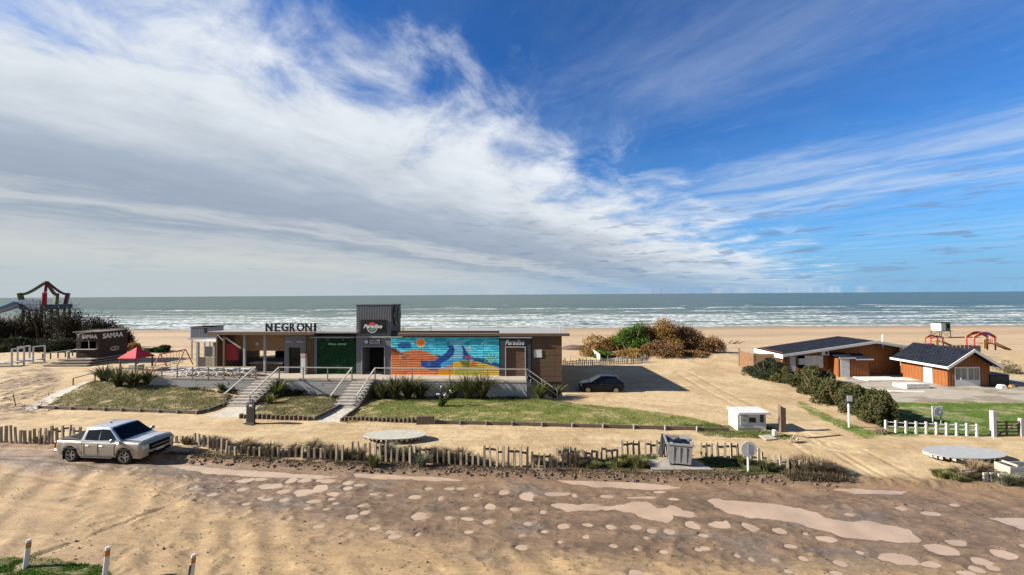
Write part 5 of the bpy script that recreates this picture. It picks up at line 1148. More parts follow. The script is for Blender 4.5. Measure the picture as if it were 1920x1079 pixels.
# ================================================================== VEHICLES
paint_silver = mat('silver_paint', (.85, .87, .90), .25, .6, var=.04, coat=.6, wear=(.36, .30, .23), wearamt=.0)  # roof and bonnet coloured brighter for the sky they reflect
paint_dusty_shaded = mat('dusty_shaded_silver_paint', (.46, .42, .36), .35, .45, var=.05, scale=1.2, coat=.3, wear=(.36, .30, .23), wearamt=.35)  # dusty sides, their reflected ground tone also painted in as a darker silver
paint_navy = mat('navy_paint', (.004, .006, .014), .3, .0, var=.1, coat=.08, spec=.22)
trim = mat('black_trim', (.012, .012, .013), .7, var=.2, spec=.12)
def loft(name, st, m_, parent, cap=True):
    """st: list of half cross-sections [(x, [(y,z)...])], mirrored"""
    V = []; F = []; n = None
    for x, sec in st:
        ring = [(x, y, z) for y, z in sec] + [(x, -y, z) for y, z in sec[::-1] if y > 1e-4]
        n = len(ring); V += ring
    for i in range(len(st) - 1):
        for j in range(n - 1): a = i * n + j; F.append((a, a + 1, a + n + 1, a + n))
    if cap: F.append(tuple(range(n))[::-1]); F.append(tuple(range(len(V) - n, len(V))))
    mb = MB(); mb.add(V, F); o = mb.build(name, m_, parent, smooth=True)
    try: o.data.set_sharp_from_angle(angle=R(48))
    except Exception: pass
    return o
def vehicle(name, label, cat, loc, rz, S):
    o = thing(name, label, cat, loc, rz); L = S['L']; xs = np.linspace(-L / 2, L / 2, 90)
    tx, tzv = zip(*S['top']); wx, wv = zip(*S['width']); ux, uz = zip(*S['under']); st = []
    for x in sorted(set(list(xs) + [w - S['R'] * 1.14 for w in S['wheels']] + [w + S['R'] * 1.14 for w in S['wheels']])):
        zt_ = float(np.interp(x, tx, tzv)); w = float(np.interp(x, wx, wv)); zb = float(np.interp(x, ux, uz)); zs = zb
        for wc in S['wheels']:
            d = abs(x - wc); RR = S['R'] * 1.16
            if d < RR: zs = max(zs, S['R'] + math.sqrt(max(RR * RR - d * d, 0)) * .98)
        zs = min(zs, zt_ - .22); h = zt_ - zs; hb = zt_ - zb
        fl = .035 if zs > zb + .05 else 0
        sec = [(w * .72, zs if zs <= zb + .01 else zs), (w * .965 + fl, zs), (w * .985 + fl, zs + .05), (w * 1.0, zt_ - min(.55, h * .9) * .62), (w * 1.0, zt_ - .26 * min(1, h)), (w * .985, zt_ - .12), (w * .955, zt_ - .035), (w * .90, zt_), (w * .5, zt_ + S['crown']), (0, zt_ + S['crown'] * 1.2)]
        st.append((x, sec))
    loft('body', st, S['paint_side'], o)
    MB().bb(-L / 2 + .35, L / 2 - .35, -wv[len(wv) // 2] * .70, wv[len(wv) // 2] * .70, S['R'] * .55, min(tzv) - .1 if S.get('bed') is None else .8).build('underbody', trim, o)
    # cabin
    (xa, za), (xb, zbv), (xc, zc), (xd, zd) = S['cab']; wb, wr = S['cabw']
    belt = lambda x: float(np.interp(x, tx, tzv)) - .02
    cx = sorted(set(list(np.linspace(xa, xb, 8)) + list(np.linspace(xb, xc, 10)) + list(np.linspace(xc, xd, 8)))); st = []
    yat = lambda z: wb + (wr - wb) * (z - za) / (max(zbv, zc) - za)
    for x in cx:
        zt_ = float(np.interp(x, [xa, xb, (xb + xc) / 2, xc, xd], [za, zbv, max(zbv, zc) + .02, zc, zd])); zb = min(belt(x), zt_ - .01); a = zt_ - zb; yt = yat(zt_)
        st.append((x, [(yat(zb) if True else 0, zb), (yat(zb + a * .5), zb + a * .5), (yt + .005, zt_ - min(.07, a * .4)), (yt - .03, zt_ - min(.02, a * .15)), (yt - .10, zt_), (yt * .4, zt_ + .012), (0, zt_ + .014)]))
    cabo = loft('cabin', st, S['paint_top'], o)
    # glazing: panes a few mm proud of the shell
    def side(pts, nm):
        for s_ in (-1, 1):
            mb = MB(); mb.add([(x, s_ * (yat(z) + .014), z) for x, z in pts], [tuple(range(len(pts)))]); mb.add([(x, s_ * (yat(z) - .012), z) for x, z in pts], [tuple(range(len(pts)))]); n = len(pts)
            mb.f += [(i, (i + 1) % n, n + (i + 1) % n, n + i) for i in range(n)]; mb.build(nm, M['glass'], o)
    for w_ in S['sidewin']: side(w_, 'side_window')
    def screen(p, q, nm, wk):
        (x0, z0_), (x1, z1_) = p, q; d = Vector((x1 - x0, 0, z1_ - z0_)); nn = Vector((-d.z, 0, d.x)).normalized(); 
        if nn.z < 0: nn = -nn
        k0, k1 = .07, .93; V = []
        for k in (k0, .5, k1):
            c = Vector((x0, 0, z0_)) + d * k; y = (yat(c.z)) * wk - .02
            V += [tuple(c + nn * .022 + Vector((0, -y, 0))), tuple(c + nn * .034 + Vector((0, 0, 0))), tuple(c + nn * .022 + Vector((0, y, 0)))]
        MB().add(V, [(0, 1, 4, 3), (1, 2, 5, 4), (3, 4, 7, 6), (4, 5, 8, 7)]).build(nm, M['glass'], o)
    screen((xa, za), (xb, zbv), 'windscreen' if S['fwd'] > 0 else 'rear_window', .93); screen((xd, zd), (xc, zc), 'rear_window' if S['fwd'] > 0 else 'windscreen', .93)
    # wheels
    R_w, tw = S['R'], S['tw']; yw = wv[len(wv) // 2] - tw / 2 - .02
    first = None
    for wc in S['wheels']:
        for s_ in (-1, 1):
            if first is None:
                n = 28; prof = [(-.5, .62), (-.5, .90), (-.40, .985), (-.15, 1), (.15, 1), (.40, .985), (.5, .90), (.5, .62)]; V = []; F = []
                for i in range(n):
                    a = 2 * math.pi * i / n; V += [(math.cos(a) * r * R_w, y * tw, math.sin(a) * r * R_w) for y, r in prof]
                k = len(prof)
                for i in range(n):
                    for j in range(k - 1): F.append((i * k + j, i * k + j + 1, ((i + 1) % n) * k + j + 1, ((i + 1) % n) * k + j))
                first = MB().add(V, F).build('wheel', M['rubber'], o, smooth=True)
                rm = MB()
                for sy in (-1, 1):
                    rm.bar((0, sy * tw * .22, 0), (0, sy * tw * .26, 0), R_w * .62, R_w * .62, 20)
                    for q in range(S.get('spokes', 6)):
                        a = 2 * math.pi * q / S.get('spokes', 6); rm.bar((math.cos(a) * .03, sy * tw * .40, math.sin(a) * .03), (math.cos(a) * R_w * .62, sy * tw * .47, math.sin(a) * R_w * .62), .055, .055)
                    rm.bar((0, sy * tw * .26, 0), (0, sy * tw * .45, 0), R_w * .16, R_w * .14, 10)
                    for q in range(20):
                        a, b = 2 * math.pi * q / 20, 2 * math.pi * (q + 1) / 20; rm.bar((math.cos(a) * R_w * .63, sy * tw * .47, math.sin(a) * R_w * .63), (math.cos(b) * R_w * .63, sy * tw * .47, math.sin(b) * R_w * .63), .035, .035)
                rim = rm.build('rim', S['rimm'], first); first.location = (wc, s_ * yw, R_w)
            else:
                c = inst(first, o, (wc, s_ * yw, R_w)); inst(rim, c)
    return o
def lp(o, nm, m_, x, y, z, d, bev=.02, mirror=True, **k):
    for s_ in ((-1, 1) if mirror else (1,)): MB().box((x, s_ * y, z), d, **k).build(nm, m_, o, bevel=bev)
# pickup
pr, pf_ = at(132.5, 867.5, 0), at(241, 870.5, 0); hd = math.atan2(pf_.y - pr.y, pf_.x - pr.x) - R(1.5); mid = (pr + pf_) / 2 + Vector((-math.sin(hd), math.cos(hd), 0)) * .82
LT = 5.35
ptop = [(-2.675, 1.06), (-2.62, 1.16), (-2.3, 1.17), (-.75, 1.18), (-.4, 1.18), (.9, 1.19), (1.15, 1.21), (1.9, 1.19), (2.42, 1.17), (2.60, 1.10), (2.675, .94)]
tr = vehicle('pickup_truck', 'silver double cab pickup truck with black bed cover parked at the fence', 'pickup truck', mid, hd,
    dict(L=LT, fwd=-1, top=ptop, width=[(-2.675, .86), (-2.5, .92), (0, .935), (2.1, .93), (2.45, .915), (2.62, .85), (2.675, .76)], under=[(-2.675, .62), (-2.45, .42), (-2, .38), (2.1, .36), (2.5, .34), (2.675, .42)],
         wheels=(-1.66, 1.60), R=.43, tw=.28, crown=.04, cab=((-1.10, 1.17), (-.92, 1.86), (.50, 1.88), (1.36, 1.22)), cabw=(.90, .71), paint_side=paint_dusty_shaded, paint_top=paint_silver, rimm=mat('dusty_rim', (.30, .28, .25), .4, .5),
         sidewin=[[(-.84, 1.26), (-.76, 1.75), (-.04, 1.79), (-.02, 1.25)], [(.05, 1.25), (.03, 1.79), (.48, 1.78), (1.08, 1.29)]]))
MB().add([(-2.5, -.82, 1.215), (-2.5, .82, 1.215), (-1.05, .80, 1.225), (-1.05, -.80, 1.225), (-.96, -.70, 1.74), (-.96, .70, 1.74), (-2.0, .7, 1.30), (-2.0, -.7, 1.30)], [(0, 1, 6, 7), (7, 6, 5, 4), (4, 5, 2, 3), (0, 7, 4, 3), (1, 2, 5, 6), (0, 3, 2, 1)]).build('bed_cover', trim, tr)
MB().add([(1.34, -.74, 1.268), (1.34, .74, 1.268), (2.38, .68, 1.215), (2.38, -.68, 1.215), (1.34, 0, 1.292), (2.38, 0, 1.245)], [(0, 4, 5, 3), (4, 1, 2, 5)]).build('bonnet', paint_silver, tr)
lp(tr, 'tail_lamp', M['redlens'], -2.63, .84, .94, (.10, .14, .34)); lp(tr, 'headlamp', M['light'], 2.58, .72, .92, (.20, .26, .18)); lp(tr, 'front_lamp', M['light'], 2.60, .58, .60, (.10, .16, .10))
MB().box((2.665, 0, .86), (.10, 1.12, .34)).build('grille', trim, tr, bevel=.03); MB().box((2.66, 0, .50), (.12, 1.2, .14)).build('lower_grille', trim, tr, bevel=.03); MB().box((2.72, 0, .86), (.03, .9, .045)).build('chrome_strip', M['chrome'], tr)
MB().box((2.715, 0, .62), (.03, .42, .12)).build('number_plate', M['white'], tr)
MB().box((-2.70, 0, .58), (.16, 1.7, .2)).build('rear_bumper', M['chrome'], tr, bevel=.04)
lp(tr, 'mirror', M['chrome'], 1.05, 1.04, 1.32, (.14, .24, .20), .05); lp(tr, 'side_step', trim, 0, .93, .36, (1.9, .16, .05)); lp(tr, 'mud_flap', trim, -2.1, .80, .38, (.04, .28, .4), 0)
lp(tr, 'wheel_arch', trim, 1.60, .945, .80, (.80, .03, .05), .01); lp(tr, 'wheel_arch', trim, -1.66, .945, .80, (.80, .03, .05), .01)
lp(tr, 'door_seam', trim, -.82, .932, .78, (.014, .012, .62), 0); lp(tr, 'door_seam', trim, .02, .94, .78, (.014, .012, .62), 0); lp(tr, 'door_seam', trim, 1.02, .938, .78, (.014, .012, .60), 0)
lp(tr, 'door_handle', M['chrome'], -.62, .95, .98, (.2, .03, .035), .01); lp(tr, 'door_handle', M['chrome'], .22, .95, .98, (.2, .03, .035), .01)
lp(tr, 'cab_gap', trim, -.99, .91, .76, (.03, .03, .62), 0); MB().box((-.35, .0, 1.92), (.12, .03, .07)).build('roof_aerial', trim, tr)
# hatchback in the building's shade, facing left
pl_, pr2 = at(1103, 737.5, 0), at(1158, 738.5, 0); hd2 = math.atan2(pl_.y - pr2.y, pl_.x - pr2.x); hd2 = hd2; midc = (pl_ + pr2) / 2 + Vector((0, .75, 0))
ctop = [(-1.98, .80), (-1.9, .95), (-1.5, .98), (0, .94), (.9, .92), (1.2, .90), (1.7, .80), (1.92, .66), (1.99, .55)]
hb = vehicle('hatchback_car', 'small glossy dark navy hatchback parked in the building shade', 'car', midc, hd2,
    dict(L=3.98, fwd=-1, top=ctop, width=[(-1.99, .70), (-1.8, .80), (-1, .845), (1.0, .845), (1.7, .78), (1.9, .66), (1.99, .52)], under=[(-1.99, .40), (-1.8, .26), (1.7, .22), (1.99, .34)], wheels=(-1.24, 1.26), R=.30, tw=.20, crown=.02,
         cab=((-1.93, .97), (-1.28, 1.44), (.05, 1.46), (1.02, .93)), cabw=(.80, .56), paint_side=paint_navy, paint_top=paint_navy, rimm=M['chrome'], spokes=9,
         sidewin=[[(-1.45, 1.03), (-1.15, 1.32), (-.88, 1.36), (-.86, 1.01)], [(-.80, 1.01), (-.82, 1.37), (-.14, 1.40), (-.12, 1.0)], [(-.06, 1.0), (-.08, 1.40), (.08, 1.38), (.72, 1.0)]]))
lp(hb, 'headlamp', M['light'], 1.82, .58, .66, (.18, .24, .14), .05); lp(hb, 'tail_lamp', M['redlens'], -1.86, .66, .86, (.14, .14, .26), .04); lp(hb, 'mirror', paint_navy, .62, .93, 1.02, (.12, .2, .13), .04)
MB().box((1.96, 0, .50), (.08, .8, .16)).build('grille', trim, hb, bevel=.02); lp(hb, 'door_seam', trim, .72, .838, .6, (.012, .02, .6), 0); lp(hb, 'door_seam', trim, -.14, .842, .6, (.012, .02, .6), 0); lp(hb, 'door_handle', M['chrome'], .05, .85, .82, (.16, .03, .03), .01); MB().box((-1.35, 0, 1.47), (.22, 1.0, .03)).build('roof_spoiler', paint_navy, hb)

# ================================================================== PICKET FENCE BY THE ROAD
RUNS = [(-30,-4,800,834,830,833,4,0),(0,28,799,799,834,834,4,0),(36,90,807,807,835,836,7,0),(95,148,802,800,836,838,6,1),(152,300,810,812,838,840,15,0),(310,358,817,818,830,833,6,0),(364,422,811,824,833,851,8,0),(428,520,836,838,854,858,9,0),
 (529,600,838,838,856,861,7,0),(607,640,832,835,862,865,4,0),(659,692,825,828,861,864,4,0),(702,732,829,830,865,866,4,1),(742,767,840,840,868,869,3,0),(776,808,834,834,867,869,4,1),(819,895,845,851,869,876,8,0),
 (906,942,836,836,877,878,4,1),(951,987,838,838,878,878,4,1),(996,1031,848,850,878,878,4,1),(1042,1078,838,838,877,876,4,1),(1097,1117,842,842,866,864,3,1),(1126,1155,838,837,864,859,4,1),(1165,1197,825,825,855,854,4,1),
 (1208,1243,825,825,856,857,4,1),(1312,1333,828,829,858,859,3,1),(1345,1382,829,832,859,860,4,1),(1394,1420,836,840,861,868,3,1),(1428,1475,846,856,870,884,5,0),(1486,1536,862,868,884,889,5,0)]
fence = thing('roadside_picket_fence', 'long uneven weathered picket fence between the road and the sandy strip', 'fence', at(660, 862, .1))
fo = fence.location.copy(); pm = [MB().box((0, 0, .5), (.112, .09, 1.0), taper=t_).build('picket', M['picket'], fence) for t_ in (1.0, .8, .9)]
cnt = 0
for x0, x1, t0, t1, b0_, b1_, n, rail in RUNS:
    pts = []
    for i in range(n):
        f = i / (n - 1); px = x0 + (x1 - x0) * f; pb = b0_ + (b1_ - b0_) * f; pt = t0 + (t1 - t0) * f
        g = at(px + 2, pb, .1); g.z = min(hz(g.x, g.y), .22) - .08; hgt = (pb - pt) * g.y / FPX * .93 + .1; hgt *= random.uniform(.92, 1.05)
        o = inst(pm[cnt % 3], fence, g - fo, (random.uniform(-.06, .06), random.uniform(-.05, .05), random.uniform(-.4, .2)), (random.uniform(.85, 1.15), 1, hgt)); cnt += 1; pts.append((g - fo, hgt))
    if rail:
        for (a, ha), (b, hb_) in zip(pts[:-1], pts[1:]): 
            k = random.uniform(.70, .85); MB().bar(a + Vector((0, .05, ha * k)), b + Vector((0, .05, hb_ * (k + random.uniform(-.06, .06)))), .05, .10).build('rail', M['oldwood'], fence)
for o in pm: bpy.data.objects.remove(o)
rf = thing('short_picket_fence', 'few short pale stakes in dry brush at the right picture edge', 'fence', at(1845, 905, .1)); fo = rf.location.copy()
for px, t_, b in ((1807, 884, 899), (1816, 888, 903), (1848, 889, 906), (1861, 889, 906), (1876, 892, 908), (1887, 893, 908)):
    g = at(px, b, .1); MB().box((0, 0, .22), (.2, .07, .5)).build('picket', M['rail'], rf).location = g - fo

# white posts with rails and the gate
pf = thing('white_post_fence', 'white square posts with thin white rails in front of the right lawn', 'fence', at(1745, 822, 0)); fo = pf.location.copy(); pts = []
for i in range(10):
    px = 1661 + i * 19.0; g = at(px, 814 + .9 * i, 0); g.z = hz(g.x, g.y) - .05; pts.append(g - fo); MB().box((0, 0, .40), (.095, .095, .84)).build('post', mat('fence_white', (.66, .64, .60), .7, var=.12, wear=(.4, .37, .3), wearamt=.5), pf).location = g - fo
for a, b in zip(pts[:-1], pts[1:]):
    for h_ in (.72, .45): MB().bar(a + Vector((0, 0, h_)), b + Vector((0, 0, h_ - .02)), .035, .05).build('rail', M['white'], pf)
g0_, g1_ = at(1863, 822, 0), at(1921, 824, 0); gt = thing('farm_gate', 'dark timber field gate with tall weathered post at the right edge', 'gate', g0_)
d = g1_ - g0_; L = d.length; MB().box((0, 0, .8), (.2, .2, 1.75)).build('gate_post', M['greyboard'], gt); MB().box((L + .05, 0, .55), (.16, .16, 1.3)).build('gate_post', M['greyboard'], gt)
for k in range(5): MB().bar((.16, 0, .18 + .2 * k), (L - .05, 0, .18 + .2 * k), .05, .07).build('gate_bar', M['oldwood'], gt)
for x in (.18, L * .5, L - .08): MB().bar((x, 0, .12), (x, 0, 1.05), .07).build('gate_upright', M['oldwood'], gt)
MB().bar((.2, -.04, .2), (L - .1, -.04, .95), .05).build('gate_brace', M['oldwood'], gt)

# ================================================================== STREET-SIDE THINGS
# rubbish bin on its slab
sp_ = at(1226, 883, .1); slabo = thing('bin_pad', 'flat concrete pad under the grey wheeled rubbish bin', 'concrete pad', at(1275, 875, .1)); q0_, q1_, q2_, q3_ = at(1222, 881, .18), at(1338, 881, .18), at(1300, 862, .18), at(1212, 862, .18)
MB().prism([tuple((p - slabo.location)[:2]) for p in (q0_, q1_, q2_, q3_)], -.12, .09, 'z').build('pad', M['concrete'], slabo)
bp = at(1281, 877, .19); bn_ = thing('rubbish_bin', 'large grey wheeled rubbish bin with its lid hanging open', 'bin', (bp.x, bp.y + .55, .19), R(-14)); w, dpt, hh = 1.24, .98, 1.12
V = [(-w * .42, -dpt * .42, .12), (w * .42, -dpt * .42, .12), (w * .42, dpt * .42, .12), (-w * .42, dpt * .42, .12), (-w / 2, -dpt / 2, hh), (w / 2, -dpt / 2, hh), (w / 2, dpt / 2, hh + .08), (-w / 2, dpt / 2, hh + .08)]
I = [(x * .93, y * .93, z + (.05 if i < 4 else 0)) for i, (x, y, z) in enumerate(V)]
MB().add(V + I, [(0, 3, 2, 1), (0, 1, 5, 4), (1, 2, 6, 5), (2, 3, 7, 6), (3, 0, 4, 7), (8, 9, 10, 11), (8, 12, 13, 9), (9, 13, 14, 10), (10, 14, 15, 11), (11, 15, 12, 8), (4, 5, 13, 12), (5, 6, 14, 13), (6, 7, 15, 14), (7, 4, 12, 15)]).build('body', M['bin'], bn_)
MB().bar((-w / 2, -dpt / 2, hh), (w / 2, -dpt / 2, hh), .09).bar((w / 2, -dpt / 2, hh), (w / 2, dpt / 2, hh + .08), .09).bar((w / 2, dpt / 2, hh + .08), (-w / 2, dpt / 2, hh + .08), .09).bar((-w / 2, dpt / 2, hh + .08), (-w / 2, -dpt / 2, hh), .09).build('rim', M['bin'], bn_)
for x in (-.3, 0, .3): MB().box((x, -dpt * .47, .6), (.05, .03, .8), rx=R(6)).build('rib', M['bin'], bn_)
# lid halves: one swung down behind, one half up
MB().add([(-w / 2, dpt / 2, hh + .1), (-w / 2 - .1, dpt / 2 + .05, hh + .15), (-w / 2 - .32, .1, .35), (-w / 2 - .18, -.3, .3), (-w / 2 - .02, -dpt / 2 + .1, hh)], [(0, 1, 2, 3, 4)]).add([(-w / 2 - .03, dpt / 2, hh + .1), (-w / 2 - .13, dpt / 2 + .05, hh + .15), (-w / 2 - .36, .1, .35), (-w / 2 - .22, -.3, .3), (-w / 2 - .06, -dpt / 2 + .1, hh)], [(4, 3, 2, 1, 0)]).build('lid', M['black'], bn_)
lv = []; 
for k in range(6):
    a = math.pi * .5 * k / 5; lv.append((dpt / 2 - math.sin(a) * .55, hh + .12 + (1 - math.cos(a)) * .02 + .12 * math.sin(a * 2)))
MB().prism([(y, z) for y, z in lv] + [(y, z + .03) for y, z in lv[::-1]], w * .05, w * .49, 'x').build('lid', M['bin'], bn_)
for x in (-.42, .42):
    for y in (-.32, .32): MB().bar((x - .03, y, .09), (x + .03, y, .09), .09, .09, 12).build('wheel', M['rubber'], bn_)
bgv = MB()
import bmesh
def blob(name, m_, loc, sc, parent=None, seed=1, sub=3, amp=.25, fr=2.0, **k):
    bm = bmesh.new(); bmesh.ops.create_icosphere(bm, subdivisions=sub, radius=1)
    for v in bm.verts:
        n = float(fbm(np.array([v.co.x * fr + seed]), np.array([v.co.y * fr + v.co.z * fr * 1.3]), 3, seed)[()] if False else fbm(np.array([v.co.x * fr + seed]), np.array([v.co.y * fr + v.co.z * fr * 1.3]), 3, seed)[0]) - .5
        v.co = Vector((v.co.x * sc[0], v.co.y * sc[1], v.co.z * sc[2])) * (1 + n * 2 * amp)
    me = bpy.data.meshes.new(name); bm.to_mesh(me); bm.free(); me.materials.append(m_); me.polygons.foreach_set('use_smooth', np.ones(len(me.polygons), bool))
    o = bpy.data.objects.new(name, me); COL.objects.link(o); o.location = loc
    if parent: o.parent = parent
    return tag(o, **k)
for i, (x, y, s_) in enumerate(((-.25, -.1, .34), (.15, .1, .36), (.3, -.15, .25))): tag(blob('rubbish_bag', M['bag'], bn_.location + Vector((x, y, hh - .12)), (s_, s_ * .9, s_ * .7), seed=i + 2), ['dark plastic rubbish bag at left in the open bin', 'dark plastic rubbish bag at back in the open bin', 'small dark rubbish bag at right in the open bin'][i], 'rubbish bag', 'rubbish bags in the bin')
# round sign on white post, seen from its back
def signpost(name, lab, px, pb, pt, r, mk, **k):
    g = at(px, pb, .1); g.z = .05; Y = g.y; H_ = (pb - pt) * Y / FPX; o = thing(name, lab, 'sign', g); MB().bar((0, 0, -.1), (0, 0, H_ - .1), .05, .05, 10).build('post', M['white'], o); mk(o, H_, Y); return o
def rnd(o, H_, Y):
    r = 14.5 * Y / FPX; mb = MB(); mb.prism([(math.cos(2 * math.pi * i / 24) * r, H_ - r + math.sin(2 * math.pi * i / 24) * r) for i in range(24)], -.07, -.055); mb.build('sign_face', M['white'], o); MB().bb(-.03, .03, -.085, -.072, H_ - 1.6 * r, H_ - .3 * r).build('stiffener', M['roofgrey'], o)
signpost('round_sign', 'round white road sign on a white post near the bin', 1403, 885, 826, 14, rnd)
def sqs(o, H_, Y):
    w = 6.0 * Y / FPX; MB().bb(-w, w, -.09, -.052, H_ - 2.6 * w, H_).build('sign_face', M['navy'], o); MB().bb(-w * .8, w * .8, -.105, -.092, H_ - 1.9 * w, H_ - .12 * w).build('notice', M['white'], o)
signpost('framed_sign', 'small dark framed notice on a white post before the hedge', 1592, 803, 740, 6, sqs)
g = at(1757, 800, 0); g.z = hz(g.x, g.y); Y = g.y; o = thing('white_notice_board', 'square white notice board on two posts behind the white post fence', 'sign', g); H_ = (800 - 765) * Y / FPX
for x in (-.27, .27): MB().bar((x, 0, -.1), (x, 0, H_), .05).build('post', M['greyboard'], o)
MB().bb(-.36, .36, -.06, -.027, H_ - .66, H_).build('board', M['white'], o)
ci_ = MB(); disc(ci_, 0, H_ - .33, .24, 0, 350, -.065, 20, 0, .17).build('faded_ring', M['roofgrey'], o)
# black A-board
g = at(472, 795, .1); g.z = .08; ab = thing('sandwich_board', 'tall black standing sign board with chipped top on the sandy strip', 'sign', g, R(-20)); hh = 42 * g.y / FPX
MB().prism([(-.42, 0), (.36, 0), (.36, hh - .02), (.05, hh), (-.3, hh - .22), (-.42, hh - .25)], -.10, .0).build('panel', M['black'], ab); MB().bb(-.5, .45, -.28, .22, -.02, .06).build('foot', M['black'], ab); MB().bb(-.32, .26, -.115, -.103, .2, hh - .4).build('poster', M['signblack'], ab); MB().box((.05, -.12, hh - .25), (.3, .01, .12)).build('marking', M['greyboard'], ab)
# white utility kiosk
ub = at(1383, 807, .1); ux1 = at(1441, 809, .1).x; Yb = ub.y; uh = (807 - 771) * Yb / FPX; w_ = ux1 - ub.x
uk = thing('utility_hut', 'low white masonry utility hut with metal doors on the grass', 'hut', (ub.x + w_ / 2, Yb, .05)); dp = 1.0
MB().bb(-w_ / 2, w_ / 2, 0, dp, -.1, uh - .12).build('wall', M['white'], uk); MB().bb(-w_ / 2 - .08, w_ / 2 + .12, -.28, dp + .06, uh - .118, uh).build('roof', M['white'], uk)
MB().bb(-w_ / 2 + .002, w_ / 2 - .5, -.02, -.003, -.1, .22).build('plinth', M['concrete'], uk); MB().bb(-w_ / 2 + .18, -w_ / 2 + .62, -.03, -.003, .38, uh - .22).build('meter_door', M['greyboard'], uk); MB().bb(-w_ / 2 + .36, -w_ / 2 + .44, -.04, -.031, .68, .76).build('meter_knob', M['black'], uk)
MB().bb(-.18, .26, -.03, -.003, .55, .85).build('vent_opening', M['black'], uk); MB().bb(w_ / 2 - .38, w_ / 2 - .16, -.03, -.003, .55, uh - .2).build('narrow_door', M['navy'], uk)
g = at(1467, 809, .1); ps = thing('timber_post', 'thick old upright timber post right of the white utility hut', 'post', g); MB().prism([(-.16, -.2), (.17, -.2), (.16, 1.5), (0, 1.56), (-.17, 1.68)], -.12, .12).build('post', M['oldwood'], ps)
g = at(1440, 822, .1); o = MB().box((0, 0, .05), (.78, .55, .05), rz=.15, rx=.12).build('pale_board', M['cream'], None, label='pale plywood board lying in the grass before the utility hut', cat='board'); o.location = g
g = at(1452, 818, .1); o = MB().box((0, 0, .2), (.22, .2, .38)).build('white_canister', M['white'], None, bevel=.04, label='white plastic canister standing between utility hut and timber post', cat='canister'); o.location = g
pts = [at(1470, 816, .14), at(1490, 818, .1), at(1515, 821, .1), at(1540, 820, .1), at(1575, 816.5, .12)]; o = MB().path([p - pts[0] for p in pts], .055, 8).build('drift_log', M['oldwood'], None, label='thin dark curved log lying on sand beside the timber post', cat='log'); o.location = pts[0]
g = at(1484, 829, .1); o = thing('stump_debris', 'small heap of splintered wood on sand below the timber post', 'debris', g)
for i in range(9): a = random.uniform(-.5, .6); MB().bar((a * .5, random.uniform(-.2, .2), .02), (a * .5 + random.uniform(-.1, .5), random.uniform(-.3, .2), random.uniform(.1, .4)), .05).build('splinter', M['picket'], o)
# round tables / low discs
def disc_table(lab, px, py, rpx, m_, h_=.38):
    g = at(px, py, .1 + h_); r = rpx * g.y / FPX; o = thing('oval_platform', lab, 'platform', (g.x, g.y, .06)); n = 36
    MB().prism([(math.cos(2 * math.pi * i / n) * r, math.sin(2 * math.pi * i / n) * r * .42) for i in range(n)], h_ - .05, h_, 'z').build('top', m_, o)
    sk = MB()
    for i in range(n):
        a = 2 * math.pi * i / n; sk.bar((math.cos(a) * r * .97, math.sin(a) * r * .41, h_ - .06), (math.cos(a) * r * .95, math.sin(a) * r * .40, h_ - random.uniform(.12, .22)), .16, .02)
    sk.build('skirt', M['greyboard'], o, kind='stuff')
    for i in range(8): a = 2 * math.pi * i / 8; MB().bar((math.cos(a) * r * .8, math.sin(a) * r * .33, -.1), (math.cos(a) * r * .8, math.sin(a) * r * .33, h_ - .05), .07).build('leg', M['oldwood'], o)
    return o
disc_table('large oval low platform with pale cream top on the sandy strip', 741, 813.5, 58, mat('pale_mat', (.52, .50, .42), .8, var=.15, scale=2.5)); disc_table('large oval low platform with grey top at right of the sandy strip', 1807, 846, 71, mat('grey_mat', (.44, .45, .44), .7, var=.2, scale=2.5, stretch=(1, 6, 1)))
# timber box, right edge
g = at(1914, 906, .1); g = at(1897, 909, .05); bx = thing('timber_planter', 'large box of grey planks with left face coloured sunlit cream, cut by the right picture edge', 'box', (g.x, g.y, .05)); 
for k in range(4): MB().bb(0, 2.4, 0, .04, .02 + .2 * k, .2 + .2 * k).build('plank', M['greyboard'], bx); MB().bb(-.045, -.003, 0, .60, .02 + .2 * k, .2 + .2 * k).build('plank', M['cream'], bx); MB().bb(.002, 2.4, .56, .60, .02 + .2 * k, .2 + .2 * k).build('plank', M['greyboard'], bx)  # left face gets cream boards to look sunlit, the front stays grey
MB().bar((.35, .02, .84), (.35, .6, .84), .08).build('cross_bar', M['cream'], bx)
# nearest bollards
for i, (px, pb, pt, lb) in enumerate(((52, 1066, 1019, 'leftmost white bollard with orange band standing in the near grass'), (200, 1088, 1033, 'second white bollard with orange band, just right of the near grass'), (361, 1096, 1047, 'third white bollard with orange band and black streak at bottom edge'))):
    g = at(px - 5, pb, 0); hh = (pb - pt) * g.y / FPX + .12; o = thing('road_bollard', lb, 'bollard', (g.x, g.y, -.02), 0, 'white bollards with orange bands at the near road edge')
    a = .07; MB().bar((0, 0, -.1), (.09, 0, hh * .74), .066, .066, 12).build('post', M['white'], o); MB().bar((.0905, 0, hh * .742), (.105, 0, hh * .92), .067, .065, 12).build('orange_band', mat('orange_band', (.45, .19, .03), .7, var=.3, wear=(.7, .65, .6), wearamt=.5), o); MB().bar((.1055, 0, hh * .922), (.11, 0, hh), .066, .05, 12).build('cap', M['white'], o)
    if i == 2: MB().bar((.03, -.1, hh * .3), (.1, -.1, hh * .72), .05, .02).build('streak', M['black'], o)
